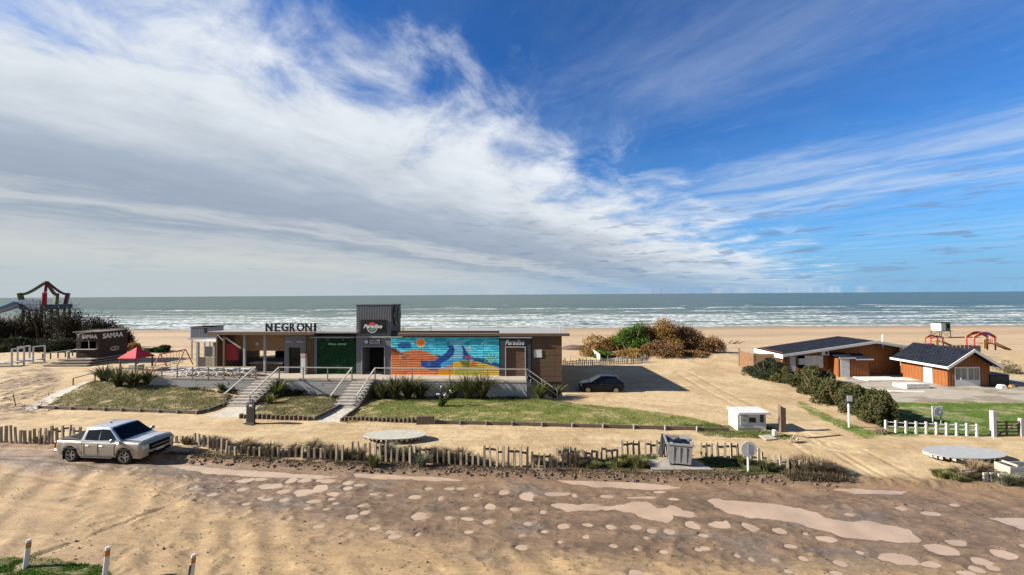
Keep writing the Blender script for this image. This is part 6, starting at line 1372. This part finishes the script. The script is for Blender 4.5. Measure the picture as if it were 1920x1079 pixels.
# tyre half sunk near the fence
g = at(1090, 866, .1); ty = thing('old_tyre', 'old pale dusty tyre leaning among dry weeds at the fence', 'tyre', g + Vector((0, 0, .25)), 0); V = []; F = []; n = 20
for i in range(n):
    a = 2 * math.pi * i / n
    for j in range(8): b = 2 * math.pi * j / 8; r = .30 + .09 * math.cos(b); V.append((math.sin(b) * .1, math.cos(a) * r, math.sin(a) * r))
for i in range(n):
    for j in range(8): F.append((i * 8 + j, i * 8 + (j + 1) % 8, ((i + 1) % n) * 8 + (j + 1) % 8, ((i + 1) % n) * 8 + j))
MB().add(V, F).build('tread', mat('dusty_rubber', (.20, .15, .10), .9, var=.3), ty, smooth=True); ty.rotation_euler = (0, R(15), R(35))
# lawn edging
def edging(label, pts, kind, step, z0=.05, dz=.3):
    P_ = [at(x, y, .12) for x, y in pts]; o = thing('lawn_edging', label, 'edging', P_[0]); q = P_[0]
    for a, b in zip(P_[:-1], P_[1:]):
        L = (b - a).length; n = max(1, round(L / step))
        for i in range(n):
            p = a.lerp(b, i / n) - q; r_ = a.lerp(b, (i + 1) / n) - q; 
            if kind == 'logs':
                h_ = dz * random.uniform(.8, 1.15); MB().bar(p - Vector((0, 0, .2)), p + Vector((random.uniform(-.02, .02), 0, h_)), step * .46, step * .42, 8).build('log', M['oldwood'], o)
            else:
                MB().bar(p + Vector((0, 0, .10 + random.uniform(-.02, .02))), r_ + Vector((0, 0, .10)), .12, .2).build('timber', M['oldwood'], o); MB().bar(p + Vector((0, -.1, -.2)), p + Vector((0, -.1, .26)), .09).build('stake', M['greyboard'], o)
    return o
edging('low row of short round logs along the main lawn front left part', [(648, 789), (782, 792)], 'logs', .30)
edging('dark horizontal timbers with stakes along the main lawn front', [(815, 794), (960, 797), (1130, 802), (1366, 808)], 'beams', 1.9)
edging('dark timber edging along the front of the left lawn', [(74, 766), (230, 771), (370, 776), (392, 771), (433, 755)], 'beams', 1.6)
edging('low row of short round logs along the middle lawn front', [(452, 784), (520, 786), (588, 788)], 'logs', .34)
edging('dark timber edging on the right side of the middle lawn', [(590, 787), (640, 762)], 'beams', 1.6); edging('timber edging beside the right path under the main lawn', [(640, 790), (672, 766)], 'beams', 1.6)
g = at(798, 795, .12); o = thing('log_block', 'group of thick squared dark logs standing at the main lawn edge', 'logs', g)
for i in range(5): MB().box((-.5 + .24 * i, 0, .22), (.225, .24, .62 + .02 * (i % 2))).build('log', M['oldwood'], o)
# white plank fence and stake fence by the dune shrubs
o = thing('white_plank_fence', 'white plank fence running down beside the dune shrubs', 'fence', (0, 0, 0)); n = 12; a, b = (1097, 664), (1123, 674)
pa = Vector((*at(1097, 662, -.3)[:2], 0)); pb = Vector((*at(1126, 681, .1)[:2], 0)); pa.z = hz(pa.x, pa.y); pb.z = hz(pb.x, pb.y); o.location = pa
for i in range(n):
    p = pa.lerp(pb, i / n); p2 = pa.lerp(pb, (i + .85) / n); zz = hz(p.x, p.y); MB().bar(Vector((p.x, p.y, zz + .4)) - pa, Vector((p2.x, p2.y, zz + .4)) - pa, .05, .95).build('plank', M['greyboard'], o)
o = thing('stake_fence', 'ragged fence of weathered grey stakes in front of the dune shrubs', 'fence', (0, 0, 0)); n = 46; p0 = atg(1056, 688); p1 = atg(1215, 680); o.location = p0
for i in range(n):
    f = i / (n - 1); p = p0.lerp(p1, f) + Vector((0, random.uniform(-.1, .1), 0)); p.z = hz(p.x, p.y); h_ = random.uniform(.7, 1.15); MB().box((p.x - p0.x, p.y - p0.y, p.z - p0.z + h_ / 2 - .1), (random.uniform(.07, .15), .05, h_), ry=random.uniform(-.1, .1)).build('stake', M['greyboard'], o)
for k in range(2): MB().bar((0, .1, .3 + .3 * k), p1 - p0 + Vector((0, .1, .3 + .3 * k)), .05).build('rail', M['oldwood'], o)
g = atg(1072, 692); o = thing('dark_boulder_pile', 'low dark mound on the beach behind the brown wall', 'mound', atg(1080, 656)); blob('mound', M['oldwood'], (0, 0, 0), (3.4, 1.6, .9), o, 5)

# ================================================================== VEGETATION
M_dry = attr_mat('dry_foliage', .85, .15, .2, 3.0, 0.0, trans=.25)
def shrub_mesh(name, rx, ry, rz, n, leaf, cols, seed, clumps=16, spiky=0.0, aspect=.45, parent=None, m_=None, ground=.05, up=.2, hue=None):
    rng = np.random.default_rng(seed); cc = rng.normal(size=(clumps, 3)); cc /= np.linalg.norm(cc, axis=1)[:, None]; cc *= rng.uniform(.25, .80, clumps)[:, None]; cc[:, 2] = np.abs(cc[:, 2]) * .95 + .02
    cr = rng.uniform(.22, .42, clumps); k = rng.integers(0, clumps, n); d = rng.normal(size=(n, 3)); d /= np.linalg.norm(d, axis=1)[:, None]; d[:, 2] = np.where(d[:, 2] < -.35, -d[:, 2], d[:, 2])
    rad = cr[k] * (rng.uniform(.35, 1.0, n) ** .5) * (1 + spiky * rng.uniform(0, 1, n) ** 4); p = cc[k] + d * rad[:, None]; S = np.array([rx, ry, rz]); p = p * S; p[:, 2] = np.maximum(p[:, 2], ground * rng.uniform(0, 1, n))
    a = d * .6 + rng.normal(size=(n, 3)) * .6 + np.array([0, 0, up]); a /= np.linalg.norm(a, axis=1)[:, None]; b = rng.normal(size=(n, 3)); b -= (a * b).sum(1)[:, None] * a; b /= np.linalg.norm(b, axis=1)[:, None]
    s = leaf * rng.uniform(.55, 1.35, n)[:, None]; V = np.stack([p - a * s, p - b * s * aspect, p + a * s, p + b * s * aspect], 1).reshape(-1, 3); F = np.arange(4 * n).reshape(n, 4)
    ct = rng.uniform(0, 1, clumps)[k]; t = np.clip(ct * .6 + rng.uniform(0, .5, n), 0, 1)[:, None]; c = np.array(cols[0]) * (1 - t) + np.array(cols[1]) * t; c = c * rng.uniform(.7, 1.3, n)[:, None]
    if len(cols) > 2: sel = (rng.uniform(0, 1, n) < .16)[:, None]; c = np.where(sel, np.array(cols[2]), c)
    return mesh_np(name, V, F, m_ or M_leaf, False, np.repeat(c, 4, 0), parent)
def shrub(name, lab, cat, p, rx, ry, rz, n, leaf, cols, seed, group=None, stems=9, **k):
    o = thing(name, lab, cat, p, 0, group); f = shrub_mesh('foliage', rx, ry, rz, n, leaf, cols, seed, parent=o, **k)
    rr = random.Random(seed); mb = MB()
    for i in range(stems):
        a = rr.uniform(0, 6.28); r = rr.uniform(.3, .8); q = Vector((math.cos(a) * rx * r, math.sin(a) * ry * r, rz * rr.uniform(.5, .9))); b0 = Vector((math.cos(a) * rx * .15, math.sin(a) * ry * .15, -.1)); mm = b0.lerp(q, .5) + Vector((rr.uniform(-.1, .1) * rx, 0, .1 * rz))
        mb.bar(b0, mm, .035 * max(rz, .8), .022 * max(rz, .8), 5).bar(mm, q, .022 * max(rz, .8), .006, 5)
    mb.build('stem', M['oldwood'], o); return o
ORG = (C3(.22, .105, .03), C3(.48, .26, .065), C3(.35, .30, .12)); BRN = (C3(.12, .062, .03), C3(.33, .17, .06), C3(.38, .25, .11)); GRN = (C3(.05, .11, .015), C3(.14, .24, .03)); DKG = (C3(.016, .026, .011), C3(.045, .058, .02))
TAM = (C3(.014, .016, .011), C3(.045, .042, .026), C3(.085, .06, .035)); HED = (C3(.035, .050, .016), C3(.12, .125, .038), C3(.14, .08, .03))
def gx(px, Y, dz=0): p = atY(px, 600, Y); return Vector((p.x, Y, hz(p.x, Y) + dz))
def topz(px, py, Y): return atY(px, py, Y).z
# dune shrubs, centre right
for i, (px, py, Y, w, cols, lab, n, seed) in enumerate((
    (1140, 625, 58, 48, ORG, 'orange brown feathery dune shrub at the left of the dune thicket', 9000, 11), (1112, 645, 55, 22, ORG, 'low orange shrub at the thicket left end beside white planks', 3000, 12),
    (1182, 604, 55.5, 37, GRN, 'bright green tall shrub in the middle of the dune thicket', 9000, 13), (1128, 658, 52.5, 18, GRN, 'small bright green shrub low beside the white plank fence', 2600, 14),
    (1176, 656, 52.5, 30, ORG, 'yellow brown shrub low in front of the tall green shrub', 6000, 15), (1235, 607, 56, 40, ORG, 'rusty orange shrub right of the tall green shrub', 9500, 16),
    (1280, 611, 57, 46, BRN, 'reddish brown shrub at the right of the dune thicket', 9000, 17), (1318, 624, 56, 34, BRN, 'thin dark brown shrub at the right end of the dune thicket', 5000, 18), (1238, 642, 53, 36, BRN, 'dark red brown shrub low in the thicket front', 7000, 19), (1285, 655, 54, 34, BRN, 'dark twiggy shrub low at the thicket right front', 5500, 20))):
    p = gx(px, Y, -.2); h = topz(px, py, Y) - p.z; r = w * Y / FPX * 1.2; shrub('dune_shrub', lab, 'shrub', p, r, min(r, 2.6), h * 1.05, int(n * 2.2), .115, cols, seed, 'shrubs of the dune thicket', spiky=.45, aspect=.4, clumps=20, up=.5)
# dark mass on the left
for i, (px, py, Y, w, lab, n, seed) in enumerate((
    (20, 600, 62, 60, 'dark tamarisk shrub at the far left edge under the blue slide', 9000, 31), (80, 584, 63, 52, 'dark tamarisk shrub below the slide tower', 9000, 32), (134, 586, 61, 48, 'tall dark tamarisk shrub right of the slide tower', 9500, 33), (190, 601, 60, 44, 'dark tamarisk shrub behind the kiosk roof', 9000, 34),
    (228, 622, 57, 30, 'thin twiggy dark shrub rising behind the kiosk right end', 5000, 35), (252, 645, 54, 16, 'small yellow brown shrub at the kiosk right corner', 2200, 36), (40, 640, 54, 56, 'low dark shrub behind the white day beds', 9000, 37), (105, 636, 54, 46, 'low dark olive shrub left of the kiosk', 8500, 38), (-50, 600, 60, 60, 'dark shrub outside the left picture edge', 4000, 39))):
    p = gx(px, Y, -.3); h = topz(px, py, Y) - p.z; r = w * Y / FPX; shrub('tamarisk_shrub', lab, 'shrub', p, r * 1.1, r * .5, h * 1.22, int(n * 1.6), .17, ORG if seed == 36 else (DKG if seed in (37, 38) else TAM), seed, 'dark shrubs behind the kiosk', spiky=.7, aspect=.22, clumps=22, up=.7, stems=14)
for i, (px, py, Y, w) in enumerate(((8, 572, 92, 30), (40, 577, 92, 22), (-30, 570, 92, 30))): p = gx(px, Y, -.5); h = topz(px, py, Y) - p.z; r = w * Y / FPX; shrub('distant_shrub', ['rust brown shrub top at the far left edge behind the slide', 'rust brown shrub just left of the slide tower', 'rust brown shrub beyond the left picture edge'][i], 'shrub', p, r, r * .6, h, 3500, .2, BRN, 41 + i, 'distant rust brown shrubs', spiky=.4, aspect=.3)
for i, (px, py, pb, w, lab) in enumerate(((300, 646, 660, 24, 'low dark green bush on sand left of the open shelter'), (335, 652, 662, 0, ''))):
    if w: p = atg(px, pb); h = (pb - py) * p.y / FPX; shrub('green_bush', lab, 'shrub', p, w * p.y / FPX, 1.5, h, 4000, .12, GRN if False else (C3(.02, .045, .015), C3(.04, .09, .02)), 45, spiky=.2)
# hedge along the right plot
for i, (px, py, pb, w, seed) in enumerate(((1440, 677, 716, 30, 51), (1478, 692, 724, 24, 52), (1508, 694, 735, 28, 53), (1540, 700, 752, 30, 54), (1575, 712, 768, 32, 55), (1607, 726, 785, 32, 56), (1640, 738, 800, 28, 57), (1530, 690, 726, 22, 58))):
    p = at(px, pb - 6, 0); p.z = -.05; h = (pb - py) * p.y / FPX * 1.02; r = w * p.y / FPX
    lab = ['rounded dark green bush at the far left end of the hedge', 'low bush second from the far end of the hedge', 'dense bush third from the hedge far end', 'dense olive bush in the hedge middle, left of the slab stack', 'reddish tinted bush in the hedge just left of the framed sign', 'dense dark bush right behind the framed sign post', 'last dark bush at the near end of the hedge by white posts', 'bush standing behind the hedge in front of the white shutters'][i]
    shrub('hedge_bush', lab, 'shrub', p, r * 1.3, r * 1.3, h * 1.06, 15000, .085, DKG if i == 0 else HED, seed, 'bushes of the dark hedge', clumps=22, aspect=.45, up=.2)
p = at(1652, 816, 0); shrub('dry_bush', 'pale dry twiggy bush at the foot of the hedge near end', 'shrub', p, .55, .4, .45, 1500, .07, (C3(.25, .2, .13), C3(.4, .33, .22)), 60, aspect=.15)
p = atg(1890, 700); shrub('dry_bush', 'thin dry bush on sand at the right edge behind the black crate', 'shrub', p, 1.2, 1.0, 1.3, 1200, .12, (C3(.1, .09, .05), C3(.2, .16, .08)), 61, aspect=.15, spiky=.6)
# strap-leaved plants
def flax(name, lab, p, h, n, seed, cols, group, spread=.95, w=.05):
    rng = np.random.default_rng(seed); V = []; F = []; C = []
    for i in range(n):
        a = rng.uniform(0, 6.283); t = rng.uniform(.1, 1) ** .8 * spread; L = h * rng.uniform(.65, 1.12); b = np.array([math.cos(a), math.sin(a), 0]); s = np.array([-b[1], b[0], 0]); base = b * rng.uniform(0, .22); k = len(V); c = np.array(cols[0]) + (np.array(cols[1]) - np.array(cols[0])) * rng.uniform(); c = c * rng.uniform(.7, 1.25)
        if rng.uniform() < .12: c = np.array(cols[2])
        for j in range(5):
            f = j / 4; out = t * f ** 1.6 * L; z = L * f * (1 - .35 * t * f); ww = w * (1 - f) ** .6 if j else w * .7; q = base + b * out + np.array([0, 0, z]); V += [q - s * ww, q + s * ww]; C += [c * (.8 + .3 * f)] * 2
        for j in range(4): F.append((k + 2 * j, k + 2 * j + 1, k + 2 * j + 3, k + 2 * j + 2))
    o = thing(name, lab, 'plant', p, 0, group); mesh_np('leaves', np.array(V), np.array(F), M_leaf, False, np.array(C), o); return o
FC = (C3(.07, .10, .025), C3(.23, .27, .065), C3(.45, .4, .22)); FD = (C3(.03, .04, .016), C3(.13, .14, .04), C3(.32, .28, .15))
for i, (px, pb, pt, n, lab, cs) in enumerate(((196, 731, 700, 120, 'leftmost strap leaved plant at the foot of the ramp rail', FD), (222, 737, 700, 130, 'large dark strap leaved plant right beside the leftmost one', FD), (250, 738, 706, 120, 'strap leaved plant in the middle of the left clump', FD), (277, 735, 708, 110, 'strap leaved plant at the right end of the left clump', FD),
    (521, 742, 706, 90, 'light green strap leaved plant beside the left steps', FC), (505, 757, 737, 50, 'small yellow green plant at the foot of the left steps', FC), (414, 738, 722, 26, 'tiny green plant before the left retaining wall', FC),
    (716, 748, 711, 110, 'dark strap leaved plant right beside the right steps', FD), (740, 748, 705, 130, 'second tall strap leaved plant right of the right steps', FD), (765, 748, 704, 130, 'third tall strap leaved plant right of the right steps', FD), (788, 748, 715, 90, 'small strap leaved plant at right end of the left wall group', FD),
    (848, 745, 708, 110, 'bright green strap leaved plant below the mural', FC), (877, 748, 702, 130, 'tallest strap leaved plant below the mural', FD), (905, 748, 700, 140, 'broad strap leaved plant below the mural right part', FD), (1013, 746, 712, 150, 'round strap leaved plant at the right end of the deck', FC), (1042, 742, 716, 60, 'dark strap leaved plant under the side stair rail', FD))):
    p = at(px, pb - 1, .3); p.z = hz(p.x, p.y) - .03; h = (pb - pt) * p.y / FPX * 1.12; flax('flax_plant', lab, p, h, int(n * 1.7), 70 + i, cs, 'strap leaved plants along the deck')
p = atg(560, 741); shrub('round_bush', 'rounded grey green bush against the wall between the steps', 'shrub', p, 1.25, .75, 1.2, 8000, .07, (C3(.03, .038, .025), C3(.085, .095, .065)), 90, clumps=14)
p = atg(930, 742); shrub('round_bush', 'very dark rounded bush right of the tall strap leaved plants', 'shrub', p, .7, .5, 1.1, 4500, .07, (C3(.008, .014, .008), C3(.02, .03, .012)), 91, clumps=12)
p = atg(812, 744); shrub('round_bush', 'small dim purple grey bush in the gap below the mural', 'shrub', p, .6, .4, .9, 2500, .06, (C3(.03, .028, .03), C3(.07, .06, .055)), 92)
p = atg(990, 744); shrub('dry_bush', 'pale dry grass bush at the wall near deck right end', 'shrub', p, .55, .4, .85, 1800, .09, (C3(.16, .12, .07), C3(.3, .24, .15)), 93, aspect=.12)
# flowering plant on the lawn
p = atg(831, 762); o = thing('flowering_plant', 'small multi stemmed plant with white blooms and dark plum top on the lawn', 'plant', p)
rr = random.Random(4); mb = MB(); tips = []
for i in range(9): a = rr.uniform(0, 6.28); q = Vector((math.cos(a) * .55 + .1, math.sin(a) * .3, rr.uniform(.8, 1.35))); mb.bar((0, 0, -.05), q * .5 + Vector((0, 0, .1)), .03, .022, 5).bar(q * .5 + Vector((0, 0, .1)), q, .022, .01, 5); tips.append(q)
mb.build('stem', M['oldwood'], o)
for i, t_ in enumerate(tips[:6]): blob('bloom', M['white'], t_, (.085, .07, .06), o, i + 3, 2)
blob('plum_top', mat('plum', (.06, .008, .02), .7), (-.12, 0, 1.25), (.10, .09, .20), o, 8, 2); blob('bloom', M['white'], (-.14, 0, 1.5), (.07, .07, .08), o, 13, 2)
f = shrub_mesh('leaves', .45, .35, .9, 900, .07, GRN, 95, parent=o)
# weeds along the fence
def tuft(p, h, r, n, seed, cols, lab, group, name='grass_tuft', w=.012, parent=None):
    rng = np.random.default_rng(seed); a = rng.uniform(0, 6.283, n); rr = r * rng.uniform(0, 1, n) ** .6; L = h * rng.uniform(.5, 1.15, n); t = rng.uniform(.1, .9, n); bx = np.cos(a) * rr * .6; by = np.sin(a) * rr * .6; s = w * rng.uniform(.6, 1.4, n)
    x1 = bx + np.cos(a) * L * t * .35; y1 = by + np.sin(a) * L * t * .35; z1 = L * .62; x2 = bx + np.cos(a) * L * t; y2 = by + np.sin(a) * L * t; z2 = L * (1 - .3 * t); sx = -np.sin(a) * s; sy = np.cos(a) * s; o_ = np.zeros(n)
    V = np.stack([np.stack([bx - sx, by - sy, o_ - .03], 1), np.stack([bx + sx, by + sy, o_ - .03], 1), np.stack([x1 + sx, y1 + sy, z1], 1), np.stack([x1 - sx, y1 - sy, z1], 1), np.stack([x2 + sx * .2, y2 + sy * .2, z2], 1), np.stack([x2 - sx * .2, y2 - sy * .2, z2], 1)], 1).reshape(-1, 3)
    i = np.arange(n) * 6; F = np.concatenate([np.stack([i, i + 1, i + 2, i + 3], 1), np.stack([i + 3, i + 2, i + 4, i + 5], 1)]); c = np.array(cols[0]) + (np.array(cols[1]) - np.array(cols[0])) * rng.uniform(0, 1, n)[:, None]; c = c * rng.uniform(.7, 1.3, n)[:, None]
    o = mesh_np(name, V, F, M_dry, False, np.repeat(c, 6, 0)); o.location = p; return tag(o, lab, 'grass tuft', group)
DRY = (C3(.17, .125, .075), C3(.44, .34, .21)); OLV = (C3(.08, .085, .025), C3(.27, .26, .10)); GRY = (C3(.13, .14, .08), C3(.34, .34, .22))
ZN = [(150, 'behind the parked pickup truck'), (345, 'just right of the pickup bonnet'), (420, 'at the fence below the left lawn'), (510, 'at the fence below the black sign board'), (600, 'at the fence below the middle lawn'), (680, 'at the fence below the right path'), (850, 'at the fence below the pale oval platform'), (900, 'at the fence past the pale oval platform'),
      (1130, 'around the old tyre at the fence'), (1220, 'on the verge left of the rubbish bin'), (1450, 'beside the round white road sign'), (1600, 'at the fence right end'), (1990, 'by the short stakes at the right edge')]
ORDN = ['first', 'second', 'third', 'fourth', 'fifth', 'sixth', 'seventh', 'eighth']; CNT = {}
def tlabel(px, lab, tall):
    z = next(t for x, t in ZN if px < x); k = (z, lab); CNT[k] = CNT.get(k, 0) + 1
    return ORDN[CNT[k] - 1] + ' ' + ['dry brown', 'green tinged'][lab] + ' grass tuft from the left ' + z
rr = random.Random(9)
for i, (px, pb, h, r, cs, lab) in enumerate(sorted([(378, 838, .5, .3, DRY, 0), (392, 842, .55, .4, DRY, 0), (410, 846, .5, .4, DRY, 0), (452, 853, .75, .55, DRY, 0), (470, 856, .5, .5, DRY, 0), (500, 858, .6, .6, DRY, 0), (545, 858, .65, .4, DRY, 0), (583, 858, .75, .5, DRY, 0), (615, 863, .6, .4, DRY, 0), (645, 866, .5, .3, DRY, 0), (668, 868, .6, .35, DRY, 0),
    (700, 878, .55, .35, OLV, 1), (722, 862, .7, .5, GRY, 0), (745, 866, .6, .4, GRY, 0), (768, 865, .65, .45, GRY, 0), (790, 878, .5, .35, GRY, 1), (815, 868, .6, .5, DRY, 0), (838, 871, .6, .4, DRY, 0), (865, 873, .7, .5, DRY, 0), (890, 876, .4, .3, DRY, 0), (1010, 876, .4, .4, DRY, 0), (1040, 877, .4, .3, DRY, 0),
    (1068, 874, .7, .5, DRY, 0), (1085, 882, .5, .35, DRY, 0), (1110, 880, .35, .5, OLV, 1), (1180, 872, .4, .6, OLV, 1), (1200, 876, .42, .6, OLV, 1), (1160, 876, .35, .4, OLV, 1), (1395, 872, .4, .4, OLV, 1), (1440, 884, .4, .5, OLV, 1), (1505, 890, .55, .5, DRY, 0), (1525, 892, .65, .5, DRY, 0), (1548, 893, .65, .5, DRY, 0), (1572, 896, .6, .5, DRY, 0), (1590, 900, .4, .4, DRY, 0),
    (1828, 908, .55, .4, DRY, 0), (1850, 900, .6, .4, DRY, 0), (1862, 896, .6, .5, DRY, 0), (1885, 912, .45, .4, GRY, 1), (1905, 912, .45, .4, GRY, 1), (1770, 897, .3, .5, OLV, 1), (1800, 906, .3, .4, OLV, 1), (290, 846, .4, .4, DRY, 0), (340, 838, .4, .3, DRY, 0), (60, 838, .4, .4, DRY, 0), (110, 838, .4, .4, DRY, 0)], key=lambda e: e[0])):
    p = at(px, pb, .1); p.y += .42 if lab == 0 else .1; p.z = hz(p.x, p.y); tuft(p, h * rr.uniform(.9, 1.15), r, int(560 * (r / .4)), 200 + i, cs, tlabel(px, lab, 0), ['dry tufts along the roadside fence', 'green tufts on the road verge'][lab])
# short brush in front of pickets all along, uncountable
def scatter(name, polyfn, n, hh, cols, seed, w=.012, lab=None, bl=None):
    rng = np.random.default_rng(seed); X, Y = polyfn(rng, n); m_ = len(X); Z = height(X, Y); a = rng.uniform(0, 6.283, m_); L = hh * rng.uniform(.4, 1.3, m_); t = rng.uniform(0, .9, m_); s = w * rng.uniform(.6, 1.5, m_)
    V = np.stack([np.stack([X - np.sin(a) * s, Y + np.cos(a) * s, Z - .01], 1), np.stack([X + np.sin(a) * s, Y - np.cos(a) * s, Z - .01], 1), np.stack([X + np.cos(a) * L * t, Y + np.sin(a) * L * t, Z + L * (1 - .3 * t)], 1)], 1).reshape(-1, 3)
    c = np.array(cols[0]) + (np.array(cols[1]) - np.array(cols[0])) * np.clip(rng.uniform(-.2, .6, m_) + .9 * (fbm(X * 1.2, Y * 1.6, 3, 7) - .25), 0, 1)[:, None]; o = mesh_np(name, V, np.arange(3 * m_).reshape(m_, 3), M_dry, False, np.repeat(c, 3, 0)); return tag(o, kind='stuff', label=lab)
def in_poly(poly, dens=None):
    P = np.array(poly); 
    def f(rng, n):
        X = rng.uniform(P[:, 0].min(), P[:, 0].max(), n * 2); Y = rng.uniform(P[:, 1].min(), P[:, 1].max(), n * 2); sd = poly_sd(X, Y, poly) + .9 * (fbm(X / .8, Y / .6, 3, 80) - .5); k = (sd < -.02) & (rng.uniform(0, 1, len(X)) < sstep(fbm(X * 1.1, Y * 1.6, 4, 77), .25, .5) + .25); return X[k][:n], Y[k][:n]
    return f
for i, (k, cs, n) in enumerate((('left', OLV, 26000), ('middle', OLV, 12000), ('main', (C3(.12, .18, .035), C3(.38, .40, .11)), 42000))): scatter('lawn_grass', in_poly(LAWNS[k]), n, .085, cs, 300 + i, .014)
GR2 = (C3(.06, .15, .018), C3(.18, .31, .045))
for i, P in enumerate(GREENS): scatter('wild_grass', in_poly(P), [26000, 2500, 6000, 5000, 3000, 2500, 9000, 5000][i], .09 if i else .06, GR2 if i in (0, 1, 6) else ((C3(.06, .10, .02), C3(.17, .2, .06))), 310 + i, .014)
def verge(rng, n):
    X = rng.uniform(-19.5, 15.2, n); Y = road_edge(X) + rng.uniform(.35, 1.5, n) + rng.normal(0, .1, n); k = fbm(X * 1.3, Y * 2, 3, 55) > .38; return X[k], Y[k]
scatter('verge_brush', verge, 16000, .12, (C3(.05, .04, .025), C3(.22, .17, .10)), 330, .016)
def verge2(rng, n):
    X = rng.uniform(13, 16, n); Y = road_edge(X) + rng.uniform(.2, 1.3, n); return X, Y
scatter('verge_brush', verge2, 1600, .28, (C3(.06, .045, .03), C3(.24, .18, .11)), 331, .016)
def bed(rng, n):
    u = rng.uniform(-29, 1.5, n); v = DF + .1 - rng.uniform(.02, .8, n); X = A.o.x + A.u.x * u + A.v.x * v; Y = A.o.y + A.u.y * u + A.v.y * v; k = (fbm(X * 1.5, Y * 2, 3, 56) > .4); 
    for a, b in stairs: k &= ~((u > a - .2) & (u < b + .2))
    return X[k], Y[k]
scatter('wall_foot_weeds', bed, 7000, .22, (C3(.02, .03, .012), C3(.08, .09, .03)), 332, .02)
# clods on the verge: small lumps of mud, joined
rng = np.random.default_rng(5); mb = MB()
for i in range(620):
    x = rng.uniform(-19, 15.5); y = float(road_edge(x)) + rng.uniform(.02, .75); z = hz(x, y); s = rng.uniform(.03, .10); mb.box((x, y, z + s * .05), (s * 1.5, s, s * .9), rz=rng.uniform(0, 3), rx=rng.uniform(-.5, .5), taper=.6)
tag(mb.build('mud_clods', mat('mud_clod', (.17, .12, .08), .95, var=.4, scale=2), None), kind='stuff')
mb = MB()
for i in range(170):
    p = at(rng.uniform(-20, 105), rng.uniform(725, 775), .25); z = hz(p.x, p.y); s = rng.uniform(.05, .22); a = rng.uniform(0, 3); mb.bar((p.x, p.y, z), (p.x + math.cos(a) * s * 4, p.y + math.sin(a) * s * 2, z + s * .6), .025)
tag(mb.build('ground_twigs', M['oldwood'], None), kind='stuff')
# pebbles and crumbs of dried mud strewn over road and sand, joined
rng = np.random.default_rng(15); n = 5200; X = rng.uniform(-24, 24, n); Y = np.where(rng.uniform(0, 1, n) < .55, rng.uniform(12, 20, n), rng.uniform(20, 31, n)); k = fbm(X / 2, Y / 2, 3, 97) > .42; X = X[k]; Y = Y[k]; n = len(X)
xi = np.clip(np.searchsorted(xs_r, X), 0, len(xs_r) - 1); Z = height(X, Y); onr = Y < road_edge(X); s = rng.uniform(.008, .03, n) * (1 + (rng.uniform(0, 1, n) > .97) * 1.2); yi = np.clip(np.searchsorted(ys_r, Y), 0, len(ys_r) - 1); zr = HR[yi, xi]; Z = np.where(onr, zr + .02, Z); k = ~(onr & (zr < WL + .006)); X, Y, Z, s = X[k], Y[k], Z[k], s[k]; n = len(X)
a = rng.uniform(0, 6.28, n); V = []
for j in range(4): V.append(np.stack([X + np.cos(a + j * 1.571) * s * rng.uniform(.7, 1.5, n), Y + np.sin(a + j * 1.571) * s, Z - .02], 1))
V.append(np.stack([X, Y, Z + s * .9], 1)); V = np.stack(V, 1).reshape(-1, 3); i = np.arange(n)[:, None, None] * 5; F = (i + np.array([[0, 1, 4], [1, 2, 4], [2, 3, 4], [3, 0, 4]])[None]).reshape(-1, 3)
tag(mesh_np('pebbles', V, F, mat('mud_clod', (.17, .12, .08))), kind='stuff')
# driftwood on the beach
p = atg(1385, 645); o = thing('driftwood', 'tangle of dark driftwood branches on the beach behind the thicket', 'driftwood', p)
for i in range(9): a = random.uniform(-2.4, 1.2); MB().bar((a, random.uniform(-.4, .4), .1), (a + random.uniform(.4, 1.6), random.uniform(-.4, .4), random.uniform(.2, .9)), .09, .04, 6).build('branch', M['oldwood'], o)
